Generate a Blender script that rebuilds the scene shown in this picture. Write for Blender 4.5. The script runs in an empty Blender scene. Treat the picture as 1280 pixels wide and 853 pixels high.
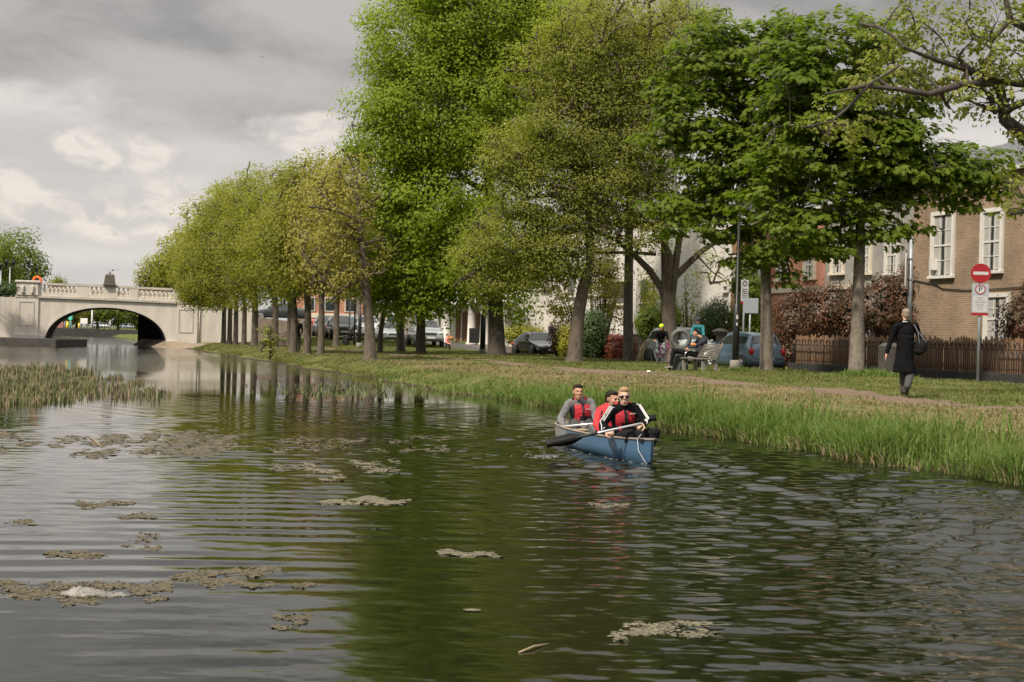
import bpy, bmesh, math, random
import numpy as np
from mathutils import Vector, Matrix, Euler
PI = math.pi
R = math.radians
SC = bpy.context.scene
COL = SC.collection
random.seed(7)
RNG = np.random.default_rng(7)

# ------------------------------------------------------------------ camera model (1280x853 photo pixels -> metres)
F = 1900.0
H = 1.52
ROLL = R(1.5)
PITCH = math.atan(-4.5 / F)
def ray(px, py):
    dx, dy = px - 640.0, py - 426.5
    x = dx * math.cos(ROLL) + dy * math.sin(ROLL)
    y = -dx * math.sin(ROLL) + dy * math.cos(ROLL)
    return x / F, -(y + 4.5) / F
def W(px, py, D):
    a, b = ray(px, py)
    return Vector((a * D, D, H + b * D))
def GZ(px, py, z):
    a, b = ray(px, py)
    D = (z - H) / b
    return Vector((a * D, D, z))
DU = Vector((-0.296, 0.955, 0)).normalized()
DV = Vector((0.955, 0.296, 0)).normalized()
def UV(u, v, z=0.0):
    p = DU * u + DV * v
    return Vector((p.x, p.y, z))
def touv(p):
    return p[0] * DU.x + p[1] * DU.y, p[0] * DV.x + p[1] * DV.y
AX = math.atan2(0.296, 0.955)      # canal direction: rotation of +Y to DU

# ------------------------------------------------------------------ ground height
def ss(a, b, x):
    t = np.clip((x - a) / (b - a), 0, 1)
    return t * t * (3 - 2 * t)
def wob(u):
    return 0.25 * np.sin(u * 0.31 + 1) + 0.18 * np.sin(u * 0.83) + 0.1 * np.sin(u * 2.1 + 2)
def ground_h(u, v):
    u = np.asarray(u, float); v = np.asarray(v, float)
    w = wob(u)
    right = -0.6 + 0.62 * ss(9.6, 10.75, v + w) + 0.40 * ss(10.7, 12.4, v + w) + 0.10 * ss(12.4, 16, v) + 0.05 * ss(16, 22, v)
    bump = 0.05 * np.sin(u * 0.7) * np.sin(v * 0.9) + 0.03 * np.sin(u * 1.9 + v * 1.3)
    right = right + bump * ss(11.5, 13, v) * (1 - ss(24, 26, v))
    rise = 0.62 * ss(88, 116, u)
    right = np.where(v > 10.9, right + rise * ss(14, 22, v), right)
    right = right - 0.13 * ss(26.0, 26.25, v)
    right = right + 0.12 * ss(30.5, 30.6, v)
    left = -0.6 + 1.1 * ss(-10.2, -10.9, v)
    h = np.where(v > 0, right, left)
    far = -0.6 + 1.7 * ss(246, 247, u)
    h = np.where(u > 200, np.maximum(h, far), h)
    return h
def gh(p):
    u, v = touv(p)
    return float(ground_h(u, v))
def on_ground(px, py, z0=0.55):
    p = GZ(px, py, z0)
    for _ in range(4):
        p = GZ(px, py, gh(p))
    return p
def drop(p):
    return Vector((p[0], p[1], gh(p)))

# ------------------------------------------------------------------ materials
MATS = {}
def nn(nt, t, **k):
    n = nt.nodes.new(t)
    for a, b in k.items():
        setattr(n, a, b)
    return n
def mat(name, c1, c2=None, scale=4.0, rough=0.7, metal=0.0, bump=0.0, bscale=None, island=0.0, trans=0.0, spec=0.5, coat=0.0, stretch=None, alpha=1.0, contrast=(0.35, 0.65)):
    if name in MATS:
        return MATS[name]
    m = bpy.data.materials.new(name); m.use_nodes = True
    nt = m.node_tree; b = nt.nodes['Principled BSDF']
    b.inputs['Roughness'].default_value = rough
    b.inputs['Metallic'].default_value = metal
    b.inputs['Specular IOR Level'].default_value = spec
    b.inputs['Coat Weight'].default_value = coat
    col = (*c1, 1)
    b.inputs['Base Color'].default_value = col
    m.diffuse_color = col
    tc = nn(nt, 'ShaderNodeTexCoord')
    vec = tc.outputs['Object']
    if stretch:
        mp = nn(nt, 'ShaderNodeMapping'); mp.inputs['Scale'].default_value = stretch
        nt.links.new(vec, mp.inputs[0]); vec = mp.outputs[0]
    last = None
    if c2 is not None:
        nz = nn(nt, 'ShaderNodeTexNoise'); nz.inputs['Scale'].default_value = scale; nz.inputs['Detail'].default_value = 6
        nz.inputs['Roughness'].default_value = 0.65
        nt.links.new(vec, nz.inputs['Vector'])
        mr = nn(nt, 'ShaderNodeMapRange'); mr.inputs[1].default_value = contrast[0]; mr.inputs[2].default_value = contrast[1]
        nt.links.new(nz.outputs[0], mr.inputs[0])
        mx = nn(nt, 'ShaderNodeMix', data_type='RGBA')
        mx.inputs['A'].default_value = (*c1, 1); mx.inputs['B'].default_value = (*c2, 1)
        fac = mr.outputs[0]
        if island > 0:
            geo = nn(nt, 'ShaderNodeNewGeometry')
            ma = nn(nt, 'ShaderNodeMath', operation='MULTIPLY_ADD')
            nt.links.new(geo.outputs['Random Per Island'], ma.inputs[0]); ma.inputs[1].default_value = island
            ml = nn(nt, 'ShaderNodeMath', operation='MULTIPLY'); nt.links.new(fac, ml.inputs[0]); ml.inputs[1].default_value = 1 - island
            nt.links.new(ml.outputs[0], ma.inputs[2]); fac = ma.outputs[0]
        nt.links.new(fac, mx.inputs['Factor'])
        nt.links.new(mx.outputs['Result'], b.inputs['Base Color'])
        last = mx.outputs['Result']
    if bump > 0:
        nb = nn(nt, 'ShaderNodeTexNoise'); nb.inputs['Scale'].default_value = bscale or scale * 3; nb.inputs['Detail'].default_value = 8
        nt.links.new(vec, nb.inputs['Vector'])
        bp = nn(nt, 'ShaderNodeBump'); bp.inputs['Strength'].default_value = bump; bp.inputs['Distance'].default_value = 0.05
        nt.links.new(nb.outputs[0], bp.inputs['Height']); nt.links.new(bp.outputs[0], b.inputs['Normal'])
    if trans > 0:
        tr = nn(nt, 'ShaderNodeBsdfTranslucent')
        if last:
            br = nn(nt, 'ShaderNodeMix', data_type='RGBA', blend_type='MULTIPLY'); br.inputs['Factor'].default_value = 1
            nt.links.new(last, br.inputs['A']); br.inputs['B'].default_value = (1.35, 1.5, 0.6, 1)
            nt.links.new(br.outputs['Result'], tr.inputs['Color'])
        else:
            tr.inputs['Color'].default_value = (*c1, 1)
        ms = nn(nt, 'ShaderNodeMixShader'); ms.inputs[0].default_value = trans
        out = nt.nodes['Material Output']
        nt.links.new(b.outputs[0], ms.inputs[1]); nt.links.new(tr.outputs[0], ms.inputs[2]); nt.links.new(ms.outputs[0], out.inputs[0])
    MATS[name] = m
    return m

# ------------------------------------------------------------------ objects
def tag(o, label=None, cat=None, group=None, kind=None):
    if label: o['label'] = label
    if cat: o['category'] = cat
    if group: o['group'] = group
    if kind: o['kind'] = kind
    return o
def thing(name, label, cat, loc=(0, 0, 0), rz=0.0, group=None):
    o = bpy.data.objects.new(name, None)
    o.empty_display_size = 0.3
    COL.objects.link(o); o.location = loc; o.rotation_euler = (0, 0, rz)
    return tag(o, label, cat, group)
def np_mesh(name, V, faces_flat, sizes, mats, mi=None, smooth=False):
    me = bpy.data.meshes.new(name)
    V = np.asarray(V, np.float32); faces_flat = np.asarray(faces_flat, np.int32); sizes = np.asarray(sizes, np.int32)
    me.vertices.add(len(V)); me.vertices.foreach_set('co', V.ravel())
    me.loops.add(len(faces_flat)); me.loops.foreach_set('vertex_index', faces_flat)
    me.polygons.add(len(sizes))
    st = np.zeros(len(sizes), np.int32); st[1:] = np.cumsum(sizes)[:-1]
    me.polygons.foreach_set('loop_start', st)
    me.polygons.foreach_set('loop_total', sizes)
    if mi is not None: me.polygons.foreach_set('material_index', np.asarray(mi, np.int32))
    if smooth: me.polygons.foreach_set('use_smooth', np.ones(len(sizes), bool))
    for m in mats: me.materials.append(m)
    me.update(calc_edges=True); me.validate()
    return me
def link(name, me, parent=None, loc=None):
    o = bpy.data.objects.new(name, me); COL.objects.link(o)
    if parent: o.parent = parent
    if loc is not None: o.location = loc
    return o
def root_inv(parent):
    r = parent
    while r.parent: r = r.parent
    return (Matrix.Translation(r.location) @ r.rotation_euler.to_matrix().to_4x4() @ Matrix.Diagonal((*r.scale, 1))).inverted()

class MB:
    def __init__(s):
        s.v = []; s.f = []; s.m = []; s.sm = []; s.cur = 0; s.T = None
    def add(s, vs, fs, smooth=False):
        n = len(s.v)
        for p in vs:
            p = Vector(p)
            if s.T is not None: p = s.T @ p
            s.v.append((p.x, p.y, p.z))
        for f in fs:
            s.f.append(tuple(i + n for i in f)); s.m.append(s.cur); s.sm.append(smooth)
        return s
    def mi(s, k): s.cur = k; return s
    def box(s, x0, y0, z0, x1, y1, z1, bev=0.0):
        if bev <= 0:
            vs = [(x0,y0,z0),(x1,y0,z0),(x1,y1,z0),(x0,y1,z0),(x0,y0,z1),(x1,y0,z1),(x1,y1,z1),(x0,y1,z1)]
            return s.add(vs, [(0,3,2,1),(4,5,6,7),(0,1,5,4),(1,2,6,5),(2,3,7,6),(3,0,4,7)])
        b = bev; L = []
        for z, q in ((z0, b), (z0 + b, 0), (z1 - b, 0), (z1, b)):
            L.append([(x0+b+q,y0+q,z),(x1-b-q,y0+q,z),(x1-q,y0+b+q,z),(x1-q,y1-b-q,z),(x1-b-q,y1-q,z),(x0+b+q,y1-q,z),(x0+q,y1-b-q,z),(x0+q,y0+b+q,z)])
        return s.loft(L, cap=True, smooth=False)
    def loft(s, rings, cap=True, closed=True, smooth=True):
        n = len(rings[0]); vs = [p for r in rings for p in r]; fs = []
        for i in range(len(rings) - 1):
            for j in range(n if closed else n - 1):
                k = (j + 1) % n
                fs.append((i*n+j, i*n+k, (i+1)*n+k, (i+1)*n+j))
        if cap and closed:
            fs.append(tuple(range(n-1, -1, -1))); fs.append(tuple((len(rings)-1)*n + j for j in range(n)))
        return s.add(vs, fs, smooth)
    def tube(s, pts, rad, n=8, cap=True, smooth=True):
        pts = [Vector(p) for p in pts]
        if not hasattr(rad, '__len__'): rad = [rad] * len(pts)
        rings = []; up = None
        for i, p in enumerate(pts):
            d = (pts[min(i+1, len(pts)-1)] - pts[max(i-1, 0)])
            if d.length < 1e-9: d = Vector((0, 0, 1))
            d.normalize()
            if up is None:
                up = Vector((0, 0, 1)) if abs(d.z) < 0.9 else Vector((1, 0, 0))
            a = d.cross(up)
            if a.length < 1e-6: a = d.cross(Vector((0, 1, 0)))
            a.normalize(); b = a.cross(d).normalized(); up = b
            rings.append([p + (a * math.cos(2*PI*k/n) + b * math.sin(2*PI*k/n)) * rad[i] for k in range(n)])
        return s.loft(rings, cap, True, smooth)
    def cyl(s, a, b, r, n=12, r2=None, smooth=True):
        return s.tube([a, b], [r, r if r2 is None else r2], n, True, smooth)
    def lathe(s, prof, c=(0,0,0), n=16, smooth=True):
        return s.loft([[(c[0]+r*math.cos(2*PI*k/n), c[1]+r*math.sin(2*PI*k/n), c[2]+z) for k in range(n)] for r, z in prof], True, True, smooth)
    def ell(s, c, r, M=None, n=10, m=7, smooth=True):
        c = Vector(c); rings = []
        for i in range(1, m):
            t = PI * i / m
            ring = []
            for k in range(n):
                q = Vector((r[0]*math.sin(t)*math.cos(2*PI*k/n), r[1]*math.sin(t)*math.sin(2*PI*k/n), -r[2]*math.cos(t)))
                if M is not None: q = M @ q
                ring.append(c + q)
            rings.append(ring)
        s.loft(rings, False, True, smooth)
        lo = Vector((0,0,-r[2])); hi = Vector((0,0,r[2]))
        if M is not None: lo = M @ lo; hi = M @ hi
        s.add([c+lo] + rings[0], [(0, (k+1) % n + 1, k + 1) for k in range(n)], smooth)
        s.add([c+hi] + rings[-1], [(0, k + 1, (k+1) % n + 1) for k in range(n)], smooth)
        return s
    def quad(s, a, b, c, d): return s.add([a, b, c, d], [(0, 1, 2, 3)])
    def prism(s, poly, off):
        n = len(poly); off = Vector(off)
        vs = [Vector(p) for p in poly]; vs += [p + off for p in vs]
        return s.add(vs, [tuple(range(n-1,-1,-1)), tuple(range(n, 2*n))] + [(i, (i+1) % n, n+(i+1) % n, n+i) for i in range(n)])
    def build(s, name, mats, parent=None, world=False):
        if not isinstance(mats, (list, tuple)): mats = [mats]
        me = bpy.data.meshes.new(name)
        vs = s.v
        if world and parent is not None:
            I = root_inv(parent); vs = [tuple(I @ Vector(p)) for p in vs]
        me.from_pydata(vs, [], s.f)
        for m in mats: me.materials.append(m)
        me.polygons.foreach_set('material_index', s.m); me.polygons.foreach_set('use_smooth', s.sm)
        bm = bmesh.new(); bm.from_mesh(me); bmesh.ops.recalc_face_normals(bm, faces=bm.faces); bm.to_mesh(me); bm.free()
        me.update()
        return link(name, me, parent)
def bent_rect(p, ax, ay, w, h):  # helper: rectangle corners around p
    return [p - ax*w/2 - ay*h/2, p + ax*w/2 - ay*h/2, p + ax*w/2 + ay*h/2, p - ax*w/2 + ay*h/2]
def copy_tree(o, parent=None):
    kids = list(o.children)
    c = o.copy(); COL.objects.link(c); c.parent = parent
    for ch in kids: copy_tree(ch, c)
    return c
# ================================================================== world, camera, sun
SUN_EL, SUN_AZ = R(48), R(220)      # azimuth from +Y clockwise: behind the camera and to the left
def make_world():
    w = bpy.data.worlds.new('World'); SC.world = w; w.use_nodes = True
    nt = w.node_tree; bg = nt.nodes['Background']; bg.inputs['Strength'].default_value = 0.1
    sky = nn(nt, 'ShaderNodeTexSky', sky_type='NISHITA'); sky.sun_disc = False
    sky.sun_elevation = SUN_EL; sky.sun_rotation = SUN_AZ; sky.dust_density = 2.0
    tc = nn(nt, 'ShaderNodeTexCoord'); d = tc.outputs['Generated']
    sep = nn(nt, 'ShaderNodeSeparateXYZ'); nt.links.new(d, sep.inputs[0])
    def mth(op, a, b=None, c=None, clamp=False):
        n = nn(nt, 'ShaderNodeMath', operation=op); n.use_clamp = clamp
        for i, x in enumerate((a, b, c)):
            if x is None: continue
            if isinstance(x, (int, float)): n.inputs[i].default_value = x
            else: nt.links.new(x, n.inputs[i])
        return n.outputs[0]
    def noise(scale, sv, detail=7, rough=0.55, dist=0.0, loc=(0,0,0)):
        mp = nn(nt, 'ShaderNodeMapping'); mp.inputs['Scale'].default_value = sv; mp.inputs['Location'].default_value = loc
        nt.links.new(d, mp.inputs[0])
        z = nn(nt, 'ShaderNodeTexNoise'); z.inputs['Scale'].default_value = scale; z.inputs['Detail'].default_value = detail
        z.inputs['Roughness'].default_value = rough; z.inputs['Distortion'].default_value = dist
        nt.links.new(mp.outputs[0], z.inputs['Vector']); return z.outputs[0]
    def rng(x, a, b, c=0.0, e=1.0, smooth=True):
        n = nn(nt, 'ShaderNodeMapRange'); n.interpolation_type = 'SMOOTHSTEP' if smooth else 'LINEAR'
        nt.links.new(x, n.inputs[0])
        for i, q in enumerate((a, b, c, e)): n.inputs[i+1].default_value = q
        return n.outputs[0]
    def mixc(f, a, b):
        n = nn(nt, 'ShaderNodeMix', data_type='RGBA')
        if isinstance(f, float): n.inputs['Factor'].default_value = f
        else: nt.links.new(f, n.inputs['Factor'])
        for k, x in (('A', a), ('B', b)):
            if isinstance(x, tuple): n.inputs[k].default_value = (*x, 1)
            else: nt.links.new(x, n.inputs[k])
        return n.outputs['Result']
    z = sep.outputs[2]; x = sep.outputs[0]
    n1 = noise(4.2, (1, 1, 2.0), 9, 0.56, 0.35, (0.3, 0, 0.2))
    n2 = noise(7.5, (1, 1, 2.2), 9, 0.55, 0.2, (1.7, 0, 0.9))
    n3 = noise(3.0, (1, 1, 7.0), 6, 0.5, 0.3, (4.1, 0, 0.4))
    # pale layer of cloud, blue-grey and warm-grey
    base = mixc(rng(n3, 0.38, 0.62), (5.2, 5.02, 4.82), (6.8, 6.35, 5.95))
    # heavier grey deck above ~7 degrees; its lower edge is ragged
    zz = mth('ADD', z, mth('MULTIPLY', mth('SUBTRACT', n1, 0.5), 0.30))
    deck = rng(zz, 0.128, 0.182)
    dcol = mixc(rng(n2, 0.35, 0.66), (2.6, 2.5, 2.4), (4.7, 4.42, 4.22))
    c = mixc(mth('MULTIPLY', deck, 0.92), base, dcol)
    # sunlit cumulus heads low over the horizon
    cum = None
    def blob(px, py, sx, sy, gain):
        a, b = ray(px, py); L = math.sqrt(a*a + b*b + 1)
        dx = mth('DIVIDE', mth('SUBTRACT', x, a / L), sx); dz = mth('DIVIDE', mth('SUBTRACT', z, b / L), sy)
        r2 = mth('ADD', mth('MULTIPLY', dx, dx), mth('MULTIPLY', dz, dz))
        return mth('MULTIPLY', mth('POWER', 2.718, mth('MULTIPLY', r2, -1.0)), gain)
    for px, py, sx, sy, g in ((110,178,.026,.012,1.0),(170,192,.04,.014,.7),(400,172,.035,.016,1.0),(8,230,.02,.018,.9),(230,240,.05,.014,.7),(180,285,.05,.016,.75),(60,265,.05,.015,.5),(330,150,.05,.012,.35),(560,200,.06,.03,.8)):
        bl = blob(px, py, sx, sy, g)
        cum = bl if cum is None else mth('ADD', cum, bl)
    ntex = noise(26, (1, 1, 1.5), 8, 0.6, 0.35, (3.3, 0, 2.9))
    cm = mth('ADD', mth('MULTIPLY', cum, 0.75), mth('MULTIPLY', mth('SUBTRACT', ntex, 0.5), 0.9))
    front = rng(sep.outputs[1], 0.7, 0.8)
    cmask = mth('MULTIPLY', mth('MULTIPLY', rng(cm, 0.30, 0.60), 0.75), front)
    ccol = mixc(rng(noise(34, (1, 1, 1.6), 8, 0.6, 0.5, (5.5, 1, 0.4)), .40, .60), (5.8, 5.5, 5.2), (8.2, 7.3, 6.5))
    c = mixc(cmask, c, ccol)
    # scattered smaller heads all round
    low = mth('MULTIPLY', rng(n2, 0.54, 0.64), rng(z, 0.13, 0.03))
    c = mixc(mth('MULTIPLY', low, 0.5), c, (6.8, 6.2, 5.8))
    # overhead cloud, out of frame, brightened as added fill for the foliage
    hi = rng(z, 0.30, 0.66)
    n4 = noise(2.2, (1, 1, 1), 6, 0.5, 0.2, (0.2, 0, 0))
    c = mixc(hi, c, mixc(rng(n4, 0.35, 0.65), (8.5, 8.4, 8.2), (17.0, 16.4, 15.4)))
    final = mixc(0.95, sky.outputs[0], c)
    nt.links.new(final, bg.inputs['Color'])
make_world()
def sun():
    l = bpy.data.lights.new('sun', 'SUN'); l.energy = 4.4; l.angle = R(4.0); l.color = (1.0, 0.90, 0.75)
    o = bpy.data.objects.new('sun', l); COL.objects.link(o)
    dirv = Vector((math.sin(SUN_AZ) * math.cos(SUN_EL), math.cos(SUN_AZ) * math.cos(SUN_EL), math.sin(SUN_EL)))
    o.rotation_euler = dirv.to_track_quat('Z', 'Y').to_euler()
sun()
cam = bpy.data.cameras.new('camera'); co = bpy.data.objects.new('camera', cam); COL.objects.link(co)
cam.sensor_width = 36; cam.lens = 36 * F / 1280; cam.clip_end = 6000; cam.clip_start = 0.1
co.matrix_world = Matrix.Translation((0, 0, H)) @ (Matrix.Rotation(PI/2 + PITCH, 4, 'X') @ Matrix.Rotation(ROLL, 4, 'Z'))
cam.dof.use_dof = True; cam.dof.focus_distance = 20.5; cam.dof.aperture_fstop = 7.0
SC.camera = co
SC.view_settings.view_transform = 'Standard'; SC.view_settings.look = 'None'; SC.view_settings.gamma = 1
SC.view_settings.exposure = 0.2
SC.cycles.max_bounces = 8; SC.cycles.diffuse_bounces = 5; SC.cycles.transparent_max_bounces = 6
SC.cycles.use_denoising = True

# ================================================================== water
def water():
    m = bpy.data.materials.new('canal_water'); m.use_nodes = True; nt = m.node_tree; b = nt.nodes['Principled BSDF']
    b.inputs['Base Color'].default_value = (0.007, 0.008, 0.004, 1); b.inputs['Roughness'].default_value = 0.02; b.inputs['IOR'].default_value = 1.33
    tc = nn(nt, 'ShaderNodeTexCoord')
    mp = nn(nt, 'ShaderNodeMapping'); mp.inputs['Scale'].default_value = (1, 1.3, 1); nt.links.new(tc.outputs['Object'], mp.inputs[0])
    n1 = nn(nt, 'ShaderNodeTexNoise'); n1.inputs['Scale'].default_value = 12; n1.inputs['Detail'].default_value = 6; nt.links.new(mp.outputs[0], n1.inputs['Vector'])
    n2 = nn(nt, 'ShaderNodeTexNoise'); n2.inputs['Scale'].default_value = 0.09; n2.inputs['Detail'].default_value = 3; nt.links.new(tc.outputs['Object'], n2.inputs['Vector'])
    mr = nn(nt, 'ShaderNodeMapRange'); mr.inputs[1].default_value = .4; mr.inputs[2].default_value = .62; mr.inputs[3].default_value = 0.02; mr.inputs[4].default_value = .12; nt.links.new(n2.outputs[0], mr.inputs[0])
    bp = nn(nt, 'ShaderNodeBump'); bp.inputs['Distance'].default_value = 0.012; nt.links.new(n1.outputs[0], bp.inputs['Height']); sy = nn(nt, 'ShaderNodeSeparateXYZ'); nt.links.new(tc.outputs['Object'], sy.inputs[0])
    my = nn(nt, 'ShaderNodeMapRange'); my.interpolation_type = 'SMOOTHSTEP'; my.inputs[1].default_value = 48; my.inputs[2].default_value = 78; my.inputs[4].default_value = .75; nt.links.new(sy.outputs[1], my.inputs[0])
    n3 = nn(nt, 'ShaderNodeTexNoise'); n3.inputs['Scale'].default_value = .05; nt.links.new(tc.outputs['Object'], n3.inputs['Vector'])
    m3 = nn(nt, 'ShaderNodeMapRange'); m3.inputs[1].default_value = .35; m3.inputs[2].default_value = .5; m3.inputs[3].default_value = .45; nt.links.new(n3.outputs[0], m3.inputs[0])
    mm = nn(nt, 'ShaderNodeMath', operation='MULTIPLY_ADD'); nt.links.new(my.outputs[0], mm.inputs[0]); nt.links.new(m3.outputs[0], mm.inputs[1]); nt.links.new(mr.outputs[0], mm.inputs[2]); nt.links.new(mm.outputs[0], bp.inputs['Strength'])
    nt.links.new(bp.outputs[0], b.inputs['Normal'])
    rows = [2.2]
    while rows[-1] < 5: rows.append(rows[-1] * 1.04)
    while rows[-1] < 255: rows.append(rows[-1] * (1.0032 if rows[-1] < 34 else 1.02))
    rows = np.array(rows); cols = np.linspace(-0.62, 0.62, 720)
    Y = np.repeat(rows, len(cols)); X = Y * np.tile(cols, len(rows))
    rng = np.random.default_rng(3)
    Z = np.zeros_like(X)
    # calm on the left foreground, livelier to the right and downstream
    U = X * DU.x + Y * DU.y; V = X * DV.x + Y * DV.y
    calm = 1 - 0.72 * np.exp(-((X + 3.4) / 3.4) ** 2 - ((Y - 8.5) / 7) ** 2)
    lively = 0.28 + 1.6 * ss(0.5, 8.0, V + 0.12 * (Y - 14)) * (1 + .5 * ss(5, 10, V))  * (1 - 0.5 * ss(25, 60, Y))
    patch = 0.75 + 0.25 * np.sin(X * 0.9 + 1) * np.sin(Y * 0.37 + X * 0.2)
    amp = calm * lively * patch
    for i in range(96):
        lam = 0.08 * (8 ** (rng.random() ** 1.15)) ; k = 2 * PI / lam
        th = rng.normal(PI / 2, 0.42)
        a = 0.0032 * lam * rng.uniform(.5, 1.3)
        fade = np.clip(lam / (1.6 * Y * Y / 2310) - 0.5, 0, 1) * np.clip(lam / (0.0032 * Y) / 3.0 - 0.3, 0, 1)
        Z += a * np.sin(k * (X * math.cos(th) + Y * math.sin(th)) + rng.random() * 6.3) * amp * fade
    # regular wake rings running to the left of the canoe
    def train(cx, cy, sx, sy, lam, th, a):
        k = 2 * PI / lam
        ph = k * ((X - cx) * math.cos(th) + (Y - cy) * math.sin(th) + 0.03 * (X - cx) ** 2)
        return a * np.sin(ph) * np.exp(-((X - cx) / sx) ** 2 - ((Y - cy) / sy) ** 2)
    Z += train(-1.7, 14.5, 1.6, 5.5, 0.42, PI / 2 + .05, 0.0034)
    Z += train(-2.6, 9.8, 2.4, 2.2, 0.50, PI / 2 + .22, 0.0022)
    Z += train(-2.0, 7.2, 2.0, 1.2, 0.45, PI / 2 + .3, 0.0015)
    Z += train(1.3, 12.0, 1.4, 3.0, 0.36, PI / 2 - .04, 0.0026)
    # small bow wave and wash round the canoe
    bx, by = 1.75, 18.7
    for sgn in (-1, 1):
        for k in range(4):
            ax = bx + sgn * (0.25 + 0.5 * k * .6); 
            dd = np.abs((X - bx) * 0.93 * sgn - (Y - by + 0.3) * 0.36 * 1 - 0.16 - 0.32 * k)
            Z += 0.010 * np.exp(-(dd / 0.09) ** 2) * np.exp(-((Y - by - 1.8) / 2.4) ** 2) * (0.8 ** k) * ((X - bx) * sgn > -0.2)
    Z += 0.006 * np.sin(X * 31 + Y * 17) * np.sin(X * 13 - Y * 23) * np.exp(-((X - 0.55) / 0.7) ** 2 - ((Y - 20.3) / 1.8) ** 2)
    V3 = np.stack([X, Y, Z], 1)
    nr, nc = len(rows), len(cols)
    i = np.arange((nr - 1) * (nc - 1)); r = i // (nc - 1); c = i % (nc - 1); a = r * nc + c
    Fq = np.stack([a, a + 1, a + nc + 1, a + nc], 1)
    me = np_mesh('water', V3, Fq.ravel(), np.full(len(Fq), 4), [m], smooth=True)
    tag(link('water', me), kind='structure')
water()

# ================================================================== ground
def ground_mat():
    m = bpy.data.materials.new('ground'); m.use_nodes = True; nt = m.node_tree; b = nt.nodes['Principled BSDF']
    b.inputs['Roughness'].default_value = 0.95; b.inputs['Specular IOR Level'].default_value = 0.1
    tc = nn(nt, 'ShaderNodeTexCoord'); O = tc.outputs['Object']
    def noise(s, d=6, r=.6):
        n = nn(nt, 'ShaderNodeTexNoise'); n.inputs['Scale'].default_value = s; n.inputs['Detail'].default_value = d; n.inputs['Roughness'].default_value = r
        nt.links.new(O, n.inputs['Vector']); return n.outputs[0]
    def mr(x, a, b_, c=0, e=1):
        n = nn(nt, 'ShaderNodeMapRange'); nt.links.new(x, n.inputs[0])
        for i, q in enumerate((a, b_, c, e)): n.inputs[i+1].default_value = q
        return n.outputs[0]
    def mx(f, a, b_):
        n = nn(nt, 'ShaderNodeMix', data_type='RGBA')
        nt.links.new(f, n.inputs['Factor'])
        for k, x in (('A', a), ('B', b_)):
            if isinstance(x, tuple): n.inputs[k].default_value = (*x, 1)
            else: nt.links.new(x, n.inputs[k])
        return n.outputs['Result']
    at = nn(nt, 'ShaderNodeAttribute'); at.attribute_name = 'zone'
    sp = nn(nt, 'ShaderNodeSeparateXYZ'); nt.links.new(at.outputs['Vector'], sp.inputs[0])
    grass = mx(mr(noise(0.9), .38, .62), (0.085, 0.105, 0.028), (0.15, 0.135, 0.055))
    grass = mx(mr(noise(9), .4, .65), grass, (0.07, 0.09, 0.02))
    straw = mx(mr(noise(5), .35, .65), (0.22, 0.165, 0.09), (0.13, 0.105, 0.05))
    def addn(a, b_, k):
        n = nn(nt, 'ShaderNodeMath', operation='MULTIPLY_ADD'); nt.links.new(b_, n.inputs[0]); n.inputs[1].default_value = k; nt.links.new(a, n.inputs[2]); return n.outputs[0]
    c = mx(mr(addn(sp.outputs[1], noise(0.7), 1.0), 0.95, 1.25), grass, straw)
    dirt = mx(mr(noise(7), .3, .7), (0.20, 0.145, 0.105), (0.13, 0.095, 0.07))
    c = mx(mr(addn(sp.outputs[0], noise(1.6), .5), 0.62, 0.86), c, dirt)
    c = mx(mr(addn(sp.outputs[2], noise(2.5), .4), 0.55, 0.8), c, mx(mr(noise(6), .4, .6), (0.035, 0.028, 0.018), (0.07, 0.055, 0.035)))
    nt.links.new(c, b.inputs['Base Color'])
    bp = nn(nt, 'ShaderNodeBump'); bp.inputs['Strength'].default_value = .7; bp.inputs['Distance'].default_value = .05
    nt.links.new(noise(14, 8, .7), bp.inputs['Height']); nt.links.new(bp.outputs[0], b.inputs['Normal'])
    return m
PATH_V = lambda u: 16.6 + 0.45 * np.sin(u * 0.09 + 2.2) + 0.25 * np.sin(u * 0.23)
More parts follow.
